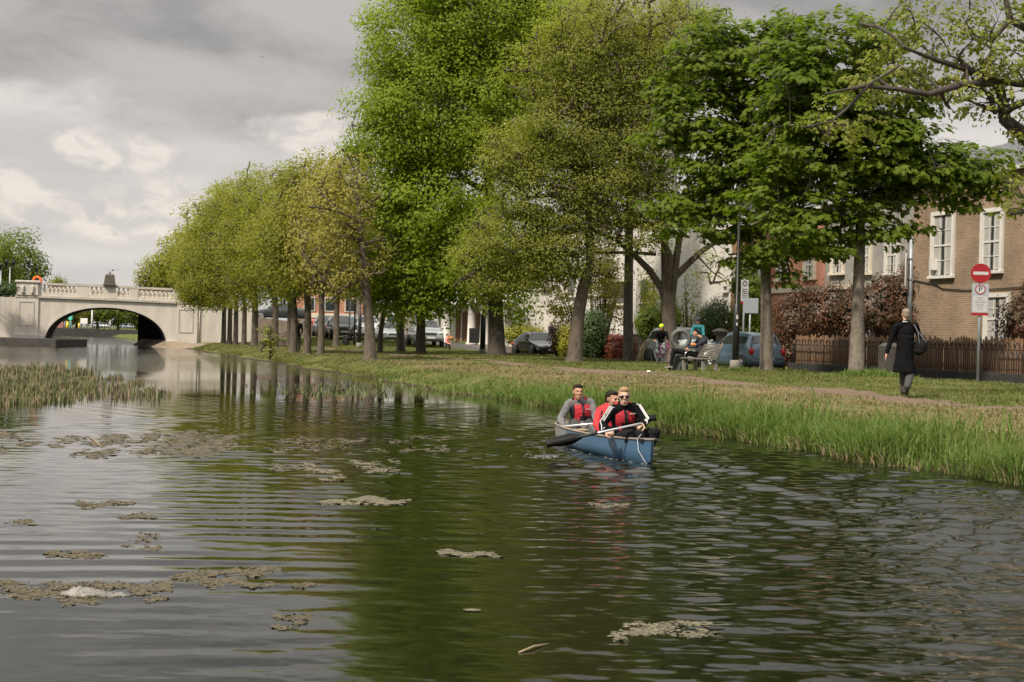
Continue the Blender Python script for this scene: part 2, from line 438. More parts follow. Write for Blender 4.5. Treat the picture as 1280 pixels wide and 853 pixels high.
def ground():
    us = np.concatenate([[-3000, -800, -200], np.arange(-40, 130, 0.35), np.arange(130, 262, 2.0), [300, 400, 700, 1500, 4000]])
    vs = np.concatenate([[-4000, -900, -200, -60, -20, -12, -11, -10.7, -10.4, -10.2, -10, -5, 0, 5, 9], np.arange(9.4, 32, 0.16), [34, 40, 60, 120, 400, 1500, 4000]])
    Ug, Vg = np.meshgrid(us, vs, indexing='ij'); U = Ug.ravel(); V = Vg.ravel()
    Hh = ground_h(U, V)
    rng = np.random.default_rng(5)
    Hh = Hh + rng.normal(0, 0.012, len(U)) * ((V > 10.8) & (V < 26) & (U < 130))
    P = np.stack([U * DU.x + V * DV.x, U * DU.y + V * DV.y, Hh], 1)
    nr, nc = len(us), len(vs)
    i = np.arange((nr - 1) * (nc - 1)); r = i // (nc - 1); c = i % (nc - 1); a = r * nc + c
    Fq = np.stack([a, a + nc, a + nc + 1, a + 1], 1)
    me = np_mesh('ground', P, Fq.ravel(), np.full(len(Fq), 4), [ground_mat()], smooth=True)
    z = np.zeros((len(U), 3), np.float32)
    pv = PATH_V(U)
    z[:, 0] = np.exp(-((V - pv) / 0.75) ** 4) * (U < 118)
    z[:, 0] += 0.75 * np.exp(-((V - 17.6) / 1.3) ** 2 - ((U - 43.5) / 4.5) ** 2)
    z[:, 1] = 0.62 * ss(11.6, 12.6, V) * (1 - ss(15.2, 16.4, V)) * (0.35 + .65 * (1 - ss(45, 75, U))) + 0.3 * (1 - ss(10.6, 11.8, V)) + 0.2 * ss(12, 20, V)
    z[:, 2] = 0.9 * (1 - ss(10.7, 11.1, V + wob(U))) 
    at = me.attributes.new('zone', 'FLOAT_VECTOR', 'POINT'); at.data.foreach_set('vector', z.ravel())
    tag(link('ground', me), kind='structure')
ground()
def road():
    m = mat('asphalt', (0.055, 0.053, 0.05), (0.09, 0.085, 0.08), 3, 0.9, bump=.3, bscale=60)
    b = MB()
    us = list(np.arange(-40, 119, 3.0))
    for a, c in zip(us[:-1], us[1:]):
        za, zc = float(ground_h(a, 28)) + .006, float(ground_h(c, 28)) + .006
        b.quad(UV(a, 26.35, za), UV(c, 26.35, zc), UV(c, 30.45, zc), UV(a, 30.45, za))
    tag(b.build('road', m), kind='structure')
    k = MB()
    for a, c in zip(us[:-1], us[1:]):
        za, zc = float(ground_h(a, 28)), float(ground_h(c, 28))
        k.prism([UV(a, 26.1, za - .1), UV(c, 26.1, zc - .1), UV(c, 26.3, zc - .1), UV(a, 26.3, za - .1)], (0, 0, .2))
    tag(k.build('kerb', mat('kerb_stone', (.3, .29, .27), (.2, .19, .18), 3, .9)), kind='structure')
road()
# ================================================================== grass, reeds, floating weed
def blades_mesh(name, P, hgt, wid, lean, mats, mi=None, seed=1, up_bias=1.0):
    """P (n,3) roots; each blade = two bent segments, a thin strip of grass"""
    rng = np.random.default_rng(seed); n = len(P)
    a = rng.random(n) * 2 * PI; la = rng.random(n) * 2 * PI
    side = np.stack([np.cos(a), np.sin(a), np.zeros(n)], 1) * (wid[:, None] / 2)
    ld = np.stack([np.cos(la), np.sin(la), np.zeros(n)], 1) * (lean * hgt)[:, None]
    up = np.zeros((n, 3)); up[:, 2] = hgt
    mid = P + up * 0.55 + ld * 0.28
    tip = P + up * (1 - 0.35 * lean[:, None]) + ld
    V = np.stack([P - side, P + side, mid + side * .8, mid - side * .8, tip], 1).reshape(-1, 3)
    base = (np.arange(n) * 5)[:, None]
    q = base + np.array([0, 1, 2, 3]); t = base + np.array([3, 2, 4])
    fl = np.concatenate([q, t], 1).ravel(); sz = np.tile([4, 3], n)
    m2 = None if mi is None else np.repeat(mi, 2)
    return np_mesh(name, V, fl, sz, mats, m2)
M_TALL = mat('tall_grass', (0.06, 0.115, 0.020), (0.19, 0.25, 0.065), 2, .55, island=.8, trans=.35, spec=.3)
M_STRAW = mat('dry_grass', (0.27, 0.215, 0.12), (0.17, 0.14, 0.07), 2, .8, island=.8, trans=.2)
M_TURF = mat('turf', (0.085, 0.115, 0.025), (0.17, 0.175, 0.06), .8, .7, island=.5, trans=.3, spec=.2)
def tall_grass():
    rng = np.random.default_rng(11)
    n = 64000
    u = 8 + 46 * rng.random(n) ** 1.15; w = wob(u)
    v = 10.45 - w + np.abs(rng.normal(0, 0.52, n)) * 1.05 + 0.1
    clump = np.sin(u * 2.3 + v) * np.sin(u * 0.77 + 1.3) + .4 * np.sin(u * 5.1 + v * 3)
    keep = (rng.random(n) < 0.65 + 0.4 * clump) & (rng.random(n) < (1 - ss(27, 42, u)) * .95 + .03) & (v < 13)
    u, v, clump = u[keep], v[keep], clump[keep]; n = len(u)
    P = np.stack([u * DU.x + v * DV.x, u * DU.y + v * DV.y, ground_h(u, v) - .03], 1)
    P[:, 2] = np.maximum(P[:, 2], -0.06)
    h = (0.40 + 0.15 * clump + rng.normal(0, .09, n)) * (1 - .55 * ss(24, 42, u)) * (1 - .35 * ss(11.8, 12.8, v))
    h = np.clip(h, .12, .9)
    mi = (rng.random(n) < 0.12 + .3 * (v + wob(u) < 10.85)).astype(int)
    h = np.where(mi == 1, h * .55, h)
    wd = rng.uniform(.008, .018, n) * (1 + .02 * u)
    lean = np.abs(rng.normal(0.40, .32, n)) + .4 * mi
    me = blades_mesh('tall_grass', P, h, wd, np.clip(lean, 0, 1.3), [M_TALL, M_STRAW], mi, 2)
    tag(link('tall_grass', me), 'tall bright green grass growing along the right water edge', 'grass', kind='stuff')
def turf():
    rng = np.random.default_rng(12)
    n = 330000
    u = 8 + 108 * rng.random(n) ** 1.5; v = 11 + 15 * rng.random(n)
    w = wob(u); v = np.maximum(v, 10.6 - w + .1)
    d = np.abs(v - PATH_V(u)); 
    bare = np.exp(-((v - 17.6) / 1.3) ** 2 - ((u - 43.5) / 4.5) ** 2)
    keep = (rng.random(n) < np.clip((d - 0.35) / .5, 0, 1)) & (rng.random(n) > bare)
    u, v = u[keep], v[keep]; n = len(u)
    P = np.stack([u * DU.x + v * DV.x, u * DU.y + v * DV.y, ground_h(u, v) - .01], 1)
    nz = np.sin(u * .8 + v * 1.1) * np.sin(u * .33 - v * .7) + .5 * np.sin(u * 2.7) * np.sin(v * 2.1)
    near_water = 1 - ss(10.6, 11.6, v + wob(u))
    straw = .62 * ss(11.6, 12.6, v) * (1 - ss(15.0, 16.4, v)) * (0.35 + .65 * (1 - ss(45, 75, u))) + .12
    mi = (rng.random(n) < straw + .2 * nz * (straw > .2)).astype(int)
    h = np.clip(.055 + .04 * nz + rng.normal(0, .02, n), .02, .2) + .12 * near_water
    h = h * (1 + .5 * (v > 24.6) * (rng.random(n) < .4))
    wd = rng.uniform(.010, .022, n) * (1 + .015 * u)
    lean = np.clip(np.abs(rng.normal(.6, .4, n)), 0, 1.6)
    me = blades_mesh('turf', P, h, wd, lean, [M_TURF, M_STRAW], mi, 3)
    tag(link('turf', me), 'short mown grass with straw patches covering the canal bank', 'grass', kind='stuff')
tall_grass(); turf()
def tuft(name, label, px, py, rad, h, n, seed, mats=None, group=None):
    rng = np.random.default_rng(seed); p = on_ground(px, py)
    q = rng.normal(0, rad / 2, (n, 2)); P = np.zeros((n, 3)); P[:, :2] = q
    P[:, 2] = [gh((p.x + a, p.y + b)) - p.z - .02 for a, b in q]
    hh = h * rng.uniform(.4, 1.1, n) * np.exp(-(q ** 2).sum(1) / rad ** 2 * .6)
    me = blades_mesh(name, P, hh, rng.uniform(.015, .035, n), np.clip(np.abs(rng.normal(.5, .3, n)), 0, 1.2), mats or [M_TALL], None, seed)
    tag(link(name, me, None, p), label, 'grass', group, kind=None)
tuft('grass_tuft', 'ragged green weeds round the foot of the whitish right-hand maple trunk', 1085, 472, 1.3, .42, 1500, 21)
tuft('grass_tuft', 'low weeds at the foot of the blue hatchback side lamp post', 925, 463, .5, .25, 300, 22)
tuft('grass_tuft', 'clump of taller dark green grass on bank edge left of canoe', 592, 492, .9, .55, 900, 24)
def reeds():
    rng = np.random.default_rng(13)
    poly = [(-60, 456), (60, 457), (120, 466), (175, 478), (222, 495), (190, 501), (110, 498), (60, 508), (-60, 506)]
    def inside(x, y):
        c = False; j = len(poly) - 1
        for i in range(len(poly)):
            if (poly[i][1] > y) != (poly[j][1] > y) and x < (poly[j][0] - poly[i][0]) * (y - poly[i][1]) / (poly[j][1] - poly[i][1]) + poly[i][0]: c = not c
            j = i
        return c
    P = []
    while len(P) < 7000:
        x, y = rng.uniform(-60, 225), rng.uniform(455, 508)
        if not inside(x, y): continue
        cl = math.sin(x * .11 + y * .5) * math.sin(x * .043 + 1) + .5 * math.sin(y * .9 + x * .02)
        if rng.random() > .42 + .6 * cl - .35 * (x > 120): continue
        p = GZ(x, y, 0); P.append((p.x, p.y, -.02))
    P = np.array(P); n = len(P)
    h = rng.uniform(.05, .22, n) * (1 + .3 * np.sin(P[:, 0] * 1.7) * np.sin(P[:, 1] * .9)); mi = (rng.random(n) < .4).astype(int)
    me = blades_mesh('reeds', P, h, rng.uniform(.02, .045, n), np.clip(np.abs(rng.normal(.15, .15, n)), 0, .6),
        [mat('reed', (0.06, 0.08, 0.022), (0.12, 0.14, 0.04), 1, .6, island=.8), mat('dead_reed', (0.26, 0.20, 0.12), (.17, .13, .08), 1, .8, island=.8)], mi, 4)
    tag(link('reeds', me), 'short green and brown reeds standing in the water on the left', 'reeds', kind='stuff')
    # thin second patch by the bank
    P = []
    for _ in range(600):
        x, y = rng.normal(430, 45), rng.normal(489, 5)
        if y < 480: continue
        p = GZ(x, y, 0); P.append((p.x, p.y, -.02))
    P = np.array(P); n = len(P)
    me = blades_mesh('water_weed', P, rng.uniform(.04, .15, n), rng.uniform(.02, .05, n), np.clip(np.abs(rng.normal(.4, .3, n)), 0, 1.2), [mat('reed', None)], None, 5)
    tag(link('water_weed', me), 'sparse green weed poking out of the water near the far bank', 'water weed', kind='stuff')
reeds()
def flakes(px0, px1, py0, py1, n, size, seed, shape=None):
    """many small irregular scraps of weed lying on the water, strewn in one drift"""
    rng = np.random.default_rng(seed); V = []; fl = []; sz = []
    cx, cy = (px0 + px1) / 2, (py0 + py1) / 2
    o = GZ(cx, cy, 0)
    # lobes give the drift its ragged outline
    K = max(5, int((px1 - px0) / 12)); lob = [(rng.uniform(px0, px1), rng.uniform(py0 + 1, py1 - 1), rng.uniform(.4, 1.3)) for _ in range(K)]
    k = 0
    n = int(n * 1.5); size = size * .42
    while k < n:
        L = lob[rng.integers(K)]
        x = rng.normal(L[0], (px1 - px0) / K * .8 * L[2]); y = rng.normal(L[1] + 1.5 * math.sin(x * .13 + seed), max(.8, (py1 - py0) / 13 * L[2]))
        if not (px0 <= x <= px1 and py0 - 3 <= y <= py1 + 3): 
            continue
        p = GZ(x, y, 0) - o; s = size * rng.uniform(.3, 1.3)
        m = 6; a0 = rng.random() * 6.3; zc = rng.uniform(.001, .006)
        b0 = len(V)
        for j in range(m):
            r = s * rng.uniform(.5, 1.1); a = a0 + j * 2 * PI / m
            V.append((p.x + 1.7 * r * math.cos(a), p.y + r * math.sin(a) * 1.0, zc + rng.uniform(-.006, .002)))
        V.append((p.x, p.y, zc + rng.uniform(.0, .002)))
        for j in range(m):
            fl += [b0 + j, b0 + (j + 1) % m, b0 + m]; sz.append(3)
        k += 1
    return o, V, fl, sz
M_ALG = mat('floating_weed', (0.12, 0.092, 0.048), (0.038, 0.037, 0.018), 7, .7, island=.75)
M_ALG2 = mat('pale_scum', (0.185, 0.155, 0.10), (0.06, 0.058, 0.03), 7, .75, island=.75)
def weed(label, px0, px1, py0, py1, n, size, seed, m=None):
    o, V, fl, sz = flakes(px0, px1, py0, py1, n, size, seed)
    me = np_mesh('weed_mat', V, fl, sz, [m or M_ALG], smooth=False)
    tag(link('weed_mat', me, None, o), label, 'floating weed', 'mats of floating weed')
weed('brown weed mat near left, upper of the small ones, above the plastic bag', 96, 168, 626, 637, 380, .045, 31)
weed('thin ragged weed mat just right of the upper small brown mat', 148, 196, 641, 650, 140, .035, 32)
weed('two-lobed brown weed mat on the left between upper mat and plastic bag', 56, 134, 685, 703, 420, .04, 33)
weed('scattered crumbs of weed right of the two-lobed mat', 152, 200, 664, 688, 120, .03, 34)
weed('brown weed drift holding the white plastic bag', 0, 215, 728, 756, 1500, .035, 35)
weed('long ochre weed drift trailing right from the plastic bag', 205, 402, 711, 735, 1500, .035, 36)
weed('small loose weed patch below the right end of the ochre drift', 342, 390, 768, 788, 170, .03, 37)
weed('pale tan slab of weed in mid water left of the canoe', 398, 516, 621, 632, 1100, .055, 38, M_ALG2)
weed('small pale scum patch in mid water below the tan slab', 546, 628, 688, 697, 420, .04, 39, M_ALG2)
weed('pale scum streak floating near bottom right of centre', 764, 905, 776, 802, 620, .035, 40, M_ALG2)
weed('short pale scum streak beneath the canoe reflection', 728, 786, 629, 634, 120, .04, 41, M_ALG2)
weed('wide straggling brown weed raft below the left reeds', -10, 340, 540, 571, 2600, .09, 42)
weed('thin pale weed streaks between weed raft and tan slab', 340, 500, 575, 600, 420, .07, 43, M_ALG2)
weed('thin line of weed reaching from the raft toward the canoe', 330, 560, 545, 566, 500, .07, 44)
weed('tiny weed scraps at the left edge above the plastic bag', 0, 42, 644, 662, 70, .035, 45)
def plastic_bag():
    p = GZ(112, 744, 0); rng = np.random.default_rng(6)
    b = MB(); n, m = 26, 12; rings = []
    for i in range(n):
        t = i / (n - 1); x = (t - .42) * .36 * 1.15; wv = .085 * math.sin(PI * t) ** .6 * (1.1 - .65 * t) + .004
        hz = (.022 * math.exp(-((t - .25) / .13) ** 2) + .014 * math.exp(-((t - .52) / .12) ** 2) + .016 * math.sin(PI * t) ** .4)
        rings.append([(x + rng.normal(0, .003), wv * math.cos(a) + rng.normal(0, .004), max(-.004, .0 + hz * math.sin(a) * (1 + .35 * math.sin(13 * t + 3 * a)) + rng.normal(0, .0045))) for a in [2 * PI * k / m for k in range(m)]])
    b.loft(rings)
    m1 = mat('bag_plastic', (.46, .43, .40), (.26, .25, .235), 14, .22, bump=.9, bscale=26, trans=.35)
    o = b.build('plastic_bag', m1); o.location = p
    tag(o, 'crumpled white plastic bag floating in the weed at lower left', 'bag')
plastic_bag()
def twig(label, pa, pb, r, name='floating_twig'):
    a, b_ = GZ(*pa, .0), GZ(*pb, .0); d = b_ - a
    m = MB().tube([(0, 0, .004), (d.x * .5, d.y * .5, .012), (d.x, d.y, .004)], [r, r * 1.2, r * .5], 5)
    o = m.build(name, mat('dry_stick', (.3, .24, .15), (.2, .15, .09), 9, .8)); o.location = a
    tag(o, label, 'twig')
twig('pale straw stalk floating near bottom centre', (649, 817), (686, 806), .006)
twig('thin brown twig sticking flat in the weed raft at left', (112, 547), (128, 560), .01)
for k, (x, y) in enumerate([(590, 764), (40, 656)]):
    p = GZ(x, y, 0); b = MB(); b.add([(.05*math.cos(a)*(1+.2*math.sin(3*a)), .035*math.sin(a), .006) for a in [i*2*PI/9 for i in range(9)]] + [(0, 0, .014)], [(i, (i+1) % 9, 9) for i in range(9)])
    o = b.build('floating_leaf', M_ALG2); o.location = p; tag(o, ['small pale leaf floating alone in the dark green reflection', 'dark scrap of leaf floating at left above the two-lobed mat'][k], 'leaf')

# ================================================================== trees
M_BARK = mat('bark', (0.13, 0.105, 0.08), (0.065, 0.052, 0.042), 6, .95, bump=.9, bscale=18, stretch=(1, 1, .35))
M_BARKP = mat('pale_bark', (0.21, 0.18, 0.145), (0.11, 0.09, 0.075), 7, .95, bump=.7, bscale=25, stretch=(1, 1, .6))
M_BARKD = mat('dark_bark', (0.075, 0.06, 0.05), (0.04, 0.033, 0.028), 6, .95, bump=.9, bscale=18, stretch=(1, 1, .35))
LEAF = {
 'maple': mat('maple_leaf', (0.078, 0.120, 0.012), (0.160, 0.215, 0.022), .5, .5, island=.4, trans=.5, spec=.2),
 'lime': mat('lime_leaf', (0.20, 0.265, 0.026), (0.29, 0.345, 0.042), .35, .5, island=.2, trans=.6, spec=.2),
 'olive': mat('olive_leaf', (0.185, 0.205, 0.034), (0.28, 0.295, 0.058), .35, .6, island=.2, trans=.55, spec=.3),
 'row': mat('row_leaf', (0.19, 0.20, 0.030), (0.28, 0.285, 0.048), .3, .6, island=.2, trans=.55, spec=.3),
 'brownish': mat('budding_leaf', (0.26, 0.225, 0.065), (0.34, 0.31, 0.08), .3, .7, island=.5, trans=.45, spec=.2),
 'young': mat('young_leaf', (0.16, 0.19, 0.028), (0.25, 0.26, 0.05), .6, .5, island=.5, trans=.4, spec=.3),
 'far': mat('far_leaf', (0.12, 0.16, 0.03), (0.2, 0.23, 0.05), .3, .7, island=.4, trans=.3, spec=.2),
 'bright': mat('bright_leaf', (0.10, 0.145, 0.016), (0.17, 0.215, 0.03), .5, .5, island=.3, trans=.4, spec=.2),
 'photinia': mat('photinia_leaf', (0.145, 0.045, 0.028), (0.035, 0.048, 0.016), .8, .5, island=.55, trans=.15, spec=.4),
 'red': mat('red_leaf', (0.22, 0.035, 0.025), (0.12, 0.05, 0.02), 1, .5, island=.5, trans=.15, spec=.3),
 'darkgreen': mat('dark_leaf', (0.035, 0.065, 0.018), (0.07, 0.11, 0.03), 1, .55, island=.5, trans=.15, spec=.3),
 'yellow': mat('yellow_leaf', (0.30, 0.27, 0.03), (0.2, 0.22, 0.03), 1, .55, island=.5, trans=.3, spec=.3),
}
def leaf_mesh(name, C, OUT, size, mats, seed, upb=0.7, droop=0.3, lobes=False):
    rng = np.random.default_rng(seed); n = len(C)
    nrm = rng.normal(0, .26, (n, 3)); nrm[:, 2] += upb * .8; nrm += OUT * 1.0
    nrm /= np.linalg.norm(nrm, axis=1)[:, None] + 1e-9
    t = rng.normal(0, 1, (n, 3)); t[:, 2] -= droop; t -= nrm * (t * nrm).sum(1)[:, None]; t /= np.linalg.norm(t, axis=1)[:, None] + 1e-9
    s = np.cross(nrm, t); L = (size * rng.uniform(.65, 1.25, n))[:, None]
    if lobes:      # five-pointed leaf: seven corners round a raised midrib
        pts = [(-.5, 0, 0), (-.28, .34, -.05), (.02, .22, 0), (.18, .50, -.07), (.26, .17, 0), (.62, 0, -.06), (.26, -.17, 0), (.18, -.50, -.07), (.02, -.22, 0), (-.28, -.34, -.05)]
        V = np.stack([C + t * L * a + s * L * b + nrm * L * c for a, b, c in pts], 1).reshape(-1, 3)
        base = (np.arange(n) * 10)[:, None]
        f = np.concatenate([base + np.array([0, 9, 8, 7, 6, 5]), base + np.array([0, 5, 4, 3, 2, 1])], 1)
        return np_mesh(name, V, f.ravel(), np.full(n * 2, 6), mats)
    V = np.stack([C - t * L * .5, C + s * L * .38 - nrm * L * .10, C + t * L * .5 - nrm * L * .05, C - s * L * .38 - nrm * L * .10], 1).reshape(-1, 3)
    base = (np.arange(n) * 4)[:, None]
    f = np.concatenate([base + np.array([0, 1, 2]), base + np.array([0, 2, 3])], 1)
    return np_mesh(name, V, f.ravel(), np.full(n * 2, 3), mats)
def sample_blobs(blobs, n, rng, shell=.6, gaps=0.0):
    """points spread through the union of ellipsoids [(c, r)], biased to the outside"""
    vol = np.array([r[0] * r[1] * r[2] for c, r in blobs]); pr = vol / vol.sum(); out = []; od = []
    ph = rng.random(6) * 6.3
    while len(out) < n:
        k = rng.choice(len(blobs), p=pr); c, r = blobs[k]
        d = rng.normal(0, 1, 3); d /= np.linalg.norm(d); rr = (shell + (1 - shell) * rng.random()) if rng.random() < .8 else rng.random() ** .5
        rr *= 1 + .10 * math.sin(4 * d[0] + ph[0]) * math.sin(5 * d[2] + ph[1])
        p = np.array(c) + d * np.array(r) * rr
        if gaps > 0:
            g = math.sin(p[0] * 1.9 + ph[2]) * math.sin(p[1] * 1.7 + ph[3]) * math.sin(p[2] * 2.3 + ph[4])
            if g > 1 - gaps * 1.4 and rng.random() < .8: continue
        out.append(p); od.append(d)
    return np.array(out), np.array(od)
def tree(name, label, cat, base, blobs, trunk, leaf, n_limb=9, n_sub=70, n_cl=500, per=36, cl_r=(.42, .42, .22), lsize=.16, seed=1, bark=None, group=None, gaps=.2, shell=.55, lobes=False, stems=None, twig=1.0, upb=.7, hang=0.0):
    """trunk: [(dx,dy,z,r)...] local; blobs: [(c,r)...] local to the base"""
    rng = np.random.default_rng(seed); bark = bark or M_BARK
    t = thing(name, label, cat, base, 0, group)
    b = MB()
    P = [Vector(q[:3]) for q in trunk]; Rr = [q[3] for q in trunk]
    # root flare
    P = [P[0] + Vector((0, 0, -.25)), P[0] + Vector((0, 0, .03))] + [P[0].lerp(P[1], .12)] + P[1:]; Rr = [Rr[0] * 1.55, Rr[0] * 1.3, Rr[0]] + Rr[1:]
    b.tube(P, Rr, 12)
    nodes = []; 
    def addpath(pts, rads):
        for p, r in zip(pts, rads): nodes.append((np.array(p), r))
    top = P[-1]
    for a, c, ra, rc in zip(P[2:-1], P[3:], Rr[2:-1], Rr[3:]):
        for k in range(4):
            f = k / 4
            q = a.lerp(c, f)
            if q.z > .45 * top.z: nodes.append((np.array(q), ra * (1 - f) + rc * f))
    addpath([top], [Rr[-1]])
    tgt, _ = sample_blobs(blobs, 500, rng, .35)
    # farthest point picks for the limbs
    pick = [tgt[rng.integers(len(tgt))]]
    while len(pick) < n_limb:
        dd = np.min([np.linalg.norm(tgt - q, axis=1) for q in pick], axis=0); pick.append(tgt[dd.argmax()])
    def branch(src, r0, dst, r1, wig, nseg, ns, sag=0.0):
        src = Vector(src); dst = Vector(dst); L = (dst - src).length
        mid = src.lerp(dst, .5) + Vector((0, 0, L * (.16 - sag))) + Vector(rng.normal(0, wig * L, 3))
        pts = []; rad = []
        for i in range(nseg + 1):
            f = i / nseg; p = src * (1 - f) ** 2 + mid * 2 * f * (1 - f) + dst * f * f
            if 0 < i < nseg: p += Vector(rng.normal(0, wig * L * .22, 3))
            pts.append(p); rad.append(r0 * (1 - f) + r1 * f)
        b.tube(pts, rad, ns, cap=False)
        return pts, rad
    if stems:
        for st in stems:
            pts = [Vector(q[:3]) for q in st]; rad = [q[3] for q in st]
            b.tube(pts, rad, 9, cap=False)
            for a, c, ra, rc in zip(pts[:-1], pts[1:], rad[:-1], rad[1:]):
                for k in range(5): nodes.append((np.array(a.lerp(c, k / 5)), ra + (rc - ra) * k / 5))
            nodes.append((np.array(pts[-1]), rad[-1]))
    def nearest(p, maxr=9, low=True):
        A = np.array([q[0] for q in nodes]); d = np.linalg.norm(A - p, axis=1)
        if low: d = d + np.clip(A[:, 2] - p[2] + .2, 0, 9) * 1.6
        k = d.argmin(); return nodes[k]
    for q in pick:
        src, r = nearest(q); r0 = max(min(r * .75, Rr[2] * .55), .03)
        pts, rad = branch(src, r0, q, .025 * twig + .01, .05, 6, 7)
        addpath(pts[1:], rad[1:])
    sub, _ = sample_blobs(blobs, n_sub, rng, .35)
    order = np.argsort(np.linalg.norm(sub - np.array(top), axis=1))
    for q in sub[order]:
        src, r = nearest(q); r0 = max(min(r * .65, .07), .018)
        pts, rad = branch(src, r0, q, .012 * twig, .06, 4, 5)
        addpath(pts[1:], rad[1:])
    cl, cd = sample_blobs(blobs, n_cl, rng, shell, gaps)
    for q in cl:
        src, r = nearest(q, low=False)
        branch(src, min(r * .6, .022) * twig, q, .006, .05, 3, 3)
    trunk_o = b.build('trunk', bark, t)
    # leaves
    w = rng.uniform(.45, 1.35, len(cl)); cnt = np.maximum(3, (w * per).astype(int)); idx = np.repeat(np.arange(len(cl)), cnt)
    off = rng.normal(0, 1, (len(idx), 3)); off /= np.maximum(np.linalg.norm(off, axis=1)[:, None], 1e-6) / (rng.random((len(idx), 1)) ** .45)
    sc = np.array(cl_r) * (.7 + .5 * w[idx][:, None])
    C = cl[idx] + off * sc
    C[:, 2] -= hang * (off[:, :2] ** 2).sum(1) 
    me = leaf_mesh('crown', C, off * .6 + cd[idx] * .5, lsize, [leaf], seed + 100, upb=upb, lobes=lobes)
    link('crown', me, t)
    return t
def pxblobs(base, D, L, dz=None):
    """ellipses measured on the photo at distance D -> ellipsoids local to the base"""
    out = []
    for i, e in enumerate(L):
        px, py, rx, ry = e[:4]; off = e[4] if len(e) > 4 else 0; s = F / D
        c = W(px, py, D) ; c = c + Vector((0, off, 0)) - base
        rxm, rzm = rx / s, ry / s
        out.append(((c.x, c.y, c.z), (rxm, max(rxm, rzm) * (e[5] if len(e) > 5 else .85), rzm)))
    return out
def pxtrunk(base, D, L):
    out = []
    for px, py, r in L:
        p = W(px, py, D) - base; out.append((p.x, p.y, p.z, r))
    return out
def ptree(name, label, cat, bx, by, D, tr, bl, leaf, **k):
    p = W(bx, by, D); p.z = gh(p) 
    T = pxtrunk(p, D, tr); T[0] = (0, 0, 0, T[0][3])
    return tree(name, label, cat, p, pxblobs(p, D, bl), T, LEAF[leaf], **k)

# the two maples on the right
ptree('maple_tree', 'broad dark green maple with pale trunk directly left of the walking woman', 'tree', 1070, 469, 49,
    [(1070, 469, .26), (1072, 400, .21), (1074, 330, .18), (1076, 260, .13), (1074, 170, .09), (1070, 70, .04)],
    [(1000, 95, 60, 80), (1060, 70, 60, 70), (1110, 110, 60, 80), (1050, 170, 105, 80), (1120, 200, 90, 60), (1170, 215, 80, 45), (1215, 232, 62, 30), (1228, 205, 48, 30), (1010, 270, 75, 45), (1100, 268, 60, 42), (960, 235, 50, 60), (1080, 285, 55, 22), (1035, 310, 45, 22)],
    'maple', n_limb=16, n_sub=120, n_cl=900, per=26, cl_r=(.58, .58, .14), lsize=.235, seed=41, bark=M_BARKP, lobes=True, gaps=.5, upb=1.1, hang=.12)
ptree('maple_tree', 'dark green maple with trunk in front of the blue hatchback', 'tree', 958, 463, 53.5,
    [(958, 463, .24), (958, 400, .2), (957, 340, .17), (950, 270, .12), (940, 180, .09), (925, 70, .04)],
    [(885, 70, 48, 65), (935, 85, 50, 65), (870, 150, 60, 55), (905, 200, 75, 65), (960, 180, 70, 80), (840, 110, 35, 35), (830, 165, 30, 24), (812, 246, 34, 20), (850, 265, 45, 30), (900, 275, 62, 28), (975, 300, 65, 32), (940, 320, 45, 20), (985, 50, 45, 50), (990, 345, 26, 14)],
    'maple', n_limb=15, n_sub=120, n_cl=800, per=26, cl_r=(.58, .58, .14), lsize=.235, seed=42, bark=M_BARKP, lobes=True, gaps=.5, upb=1.1, hang=.12)
# budding limb reaching in from a tree beyond the right edge
p0 = W(1420, 480, 33); p0.z = gh(p0)
def rel(px, py, D, r): q = W(px, py, D) - p0; return (q.x, q.y, q.z, r)
tree('budding_tree', 'half bare tree at the right edge reaching crooked boughs over the maples', 'tree', p0,
    pxblobs(p0, 31, [(1130, 60, 75, 60), (1200, 60, 80, 60), (1260, 60, 60, 70), (1100, 110, 60, 40), (1220, 120, 70, 35), (1060, 150, 60, 35), (1180, 20, 80, 40), (1260, 235, 30, 50), (1310, 120, 80, 100), (1330, 0, 90, 60)]),
    [(0, 0, 0, .34), rel(1400, 350, 33, .28), rel(1380, 230, 33, .22), rel(1380, 60, 33, .1)], LEAF['young'],
    stems=[[rel(1385, 300, 33, .20), rel(1320, 215, 32, .17), rel(1283, 172, 31.5, .16), rel(1256, 150, 31, .13), rel(1250, 110, 31, .1), rel(1225, 92, 31, .085), rel(1172, 76, 30.5, .05), rel(1130, 60, 30, .025)],
           [rel(1244, 103, 31, .085), rel(1200, 107, 30.5, .075), rel(1160, 118, 30, .06), rel(1125, 112, 30, .05), rel(1080, 108, 29.5, .04), rel(1030, 118, 29, .02)],
           [rel(1256, 133, 31, .08), rel(1244, 140, 31, .075), rel(1236, 120, 31, .04), rel(1222, 108, 31, .02)],
           [rel(1085, 108, 29.5, .035), rel(1060, 135, 29.5, .03), rel(1040, 152, 29.5, .022), rel(1000, 160, 29.5, .012)],
           [rel(1083, 108, 29.5, .035), rel(1125, 82, 30, .02)],
           [rel(1350, 110, 32, .1), rel(1270, 105, 31, .07), rel(1240, 100, 31, .05)],
           [rel(1360, 60, 32, .12), rel(1290, 40, 31, .09), rel(1262, 25, 31, .08), rel(1256, -5, 31, .05)],
           [rel(1262, 25, 31, .06), rel(1240, 52, 31, .035), rel(1205, 40, 31, .015)]],
    n_limb=12, n_sub=90, n_cl=520, per=16, cl_r=(.2, .2, .13), lsize=.095, seed=43, bark=M_BARKD, lobes=True, gaps=.3, twig=.85)
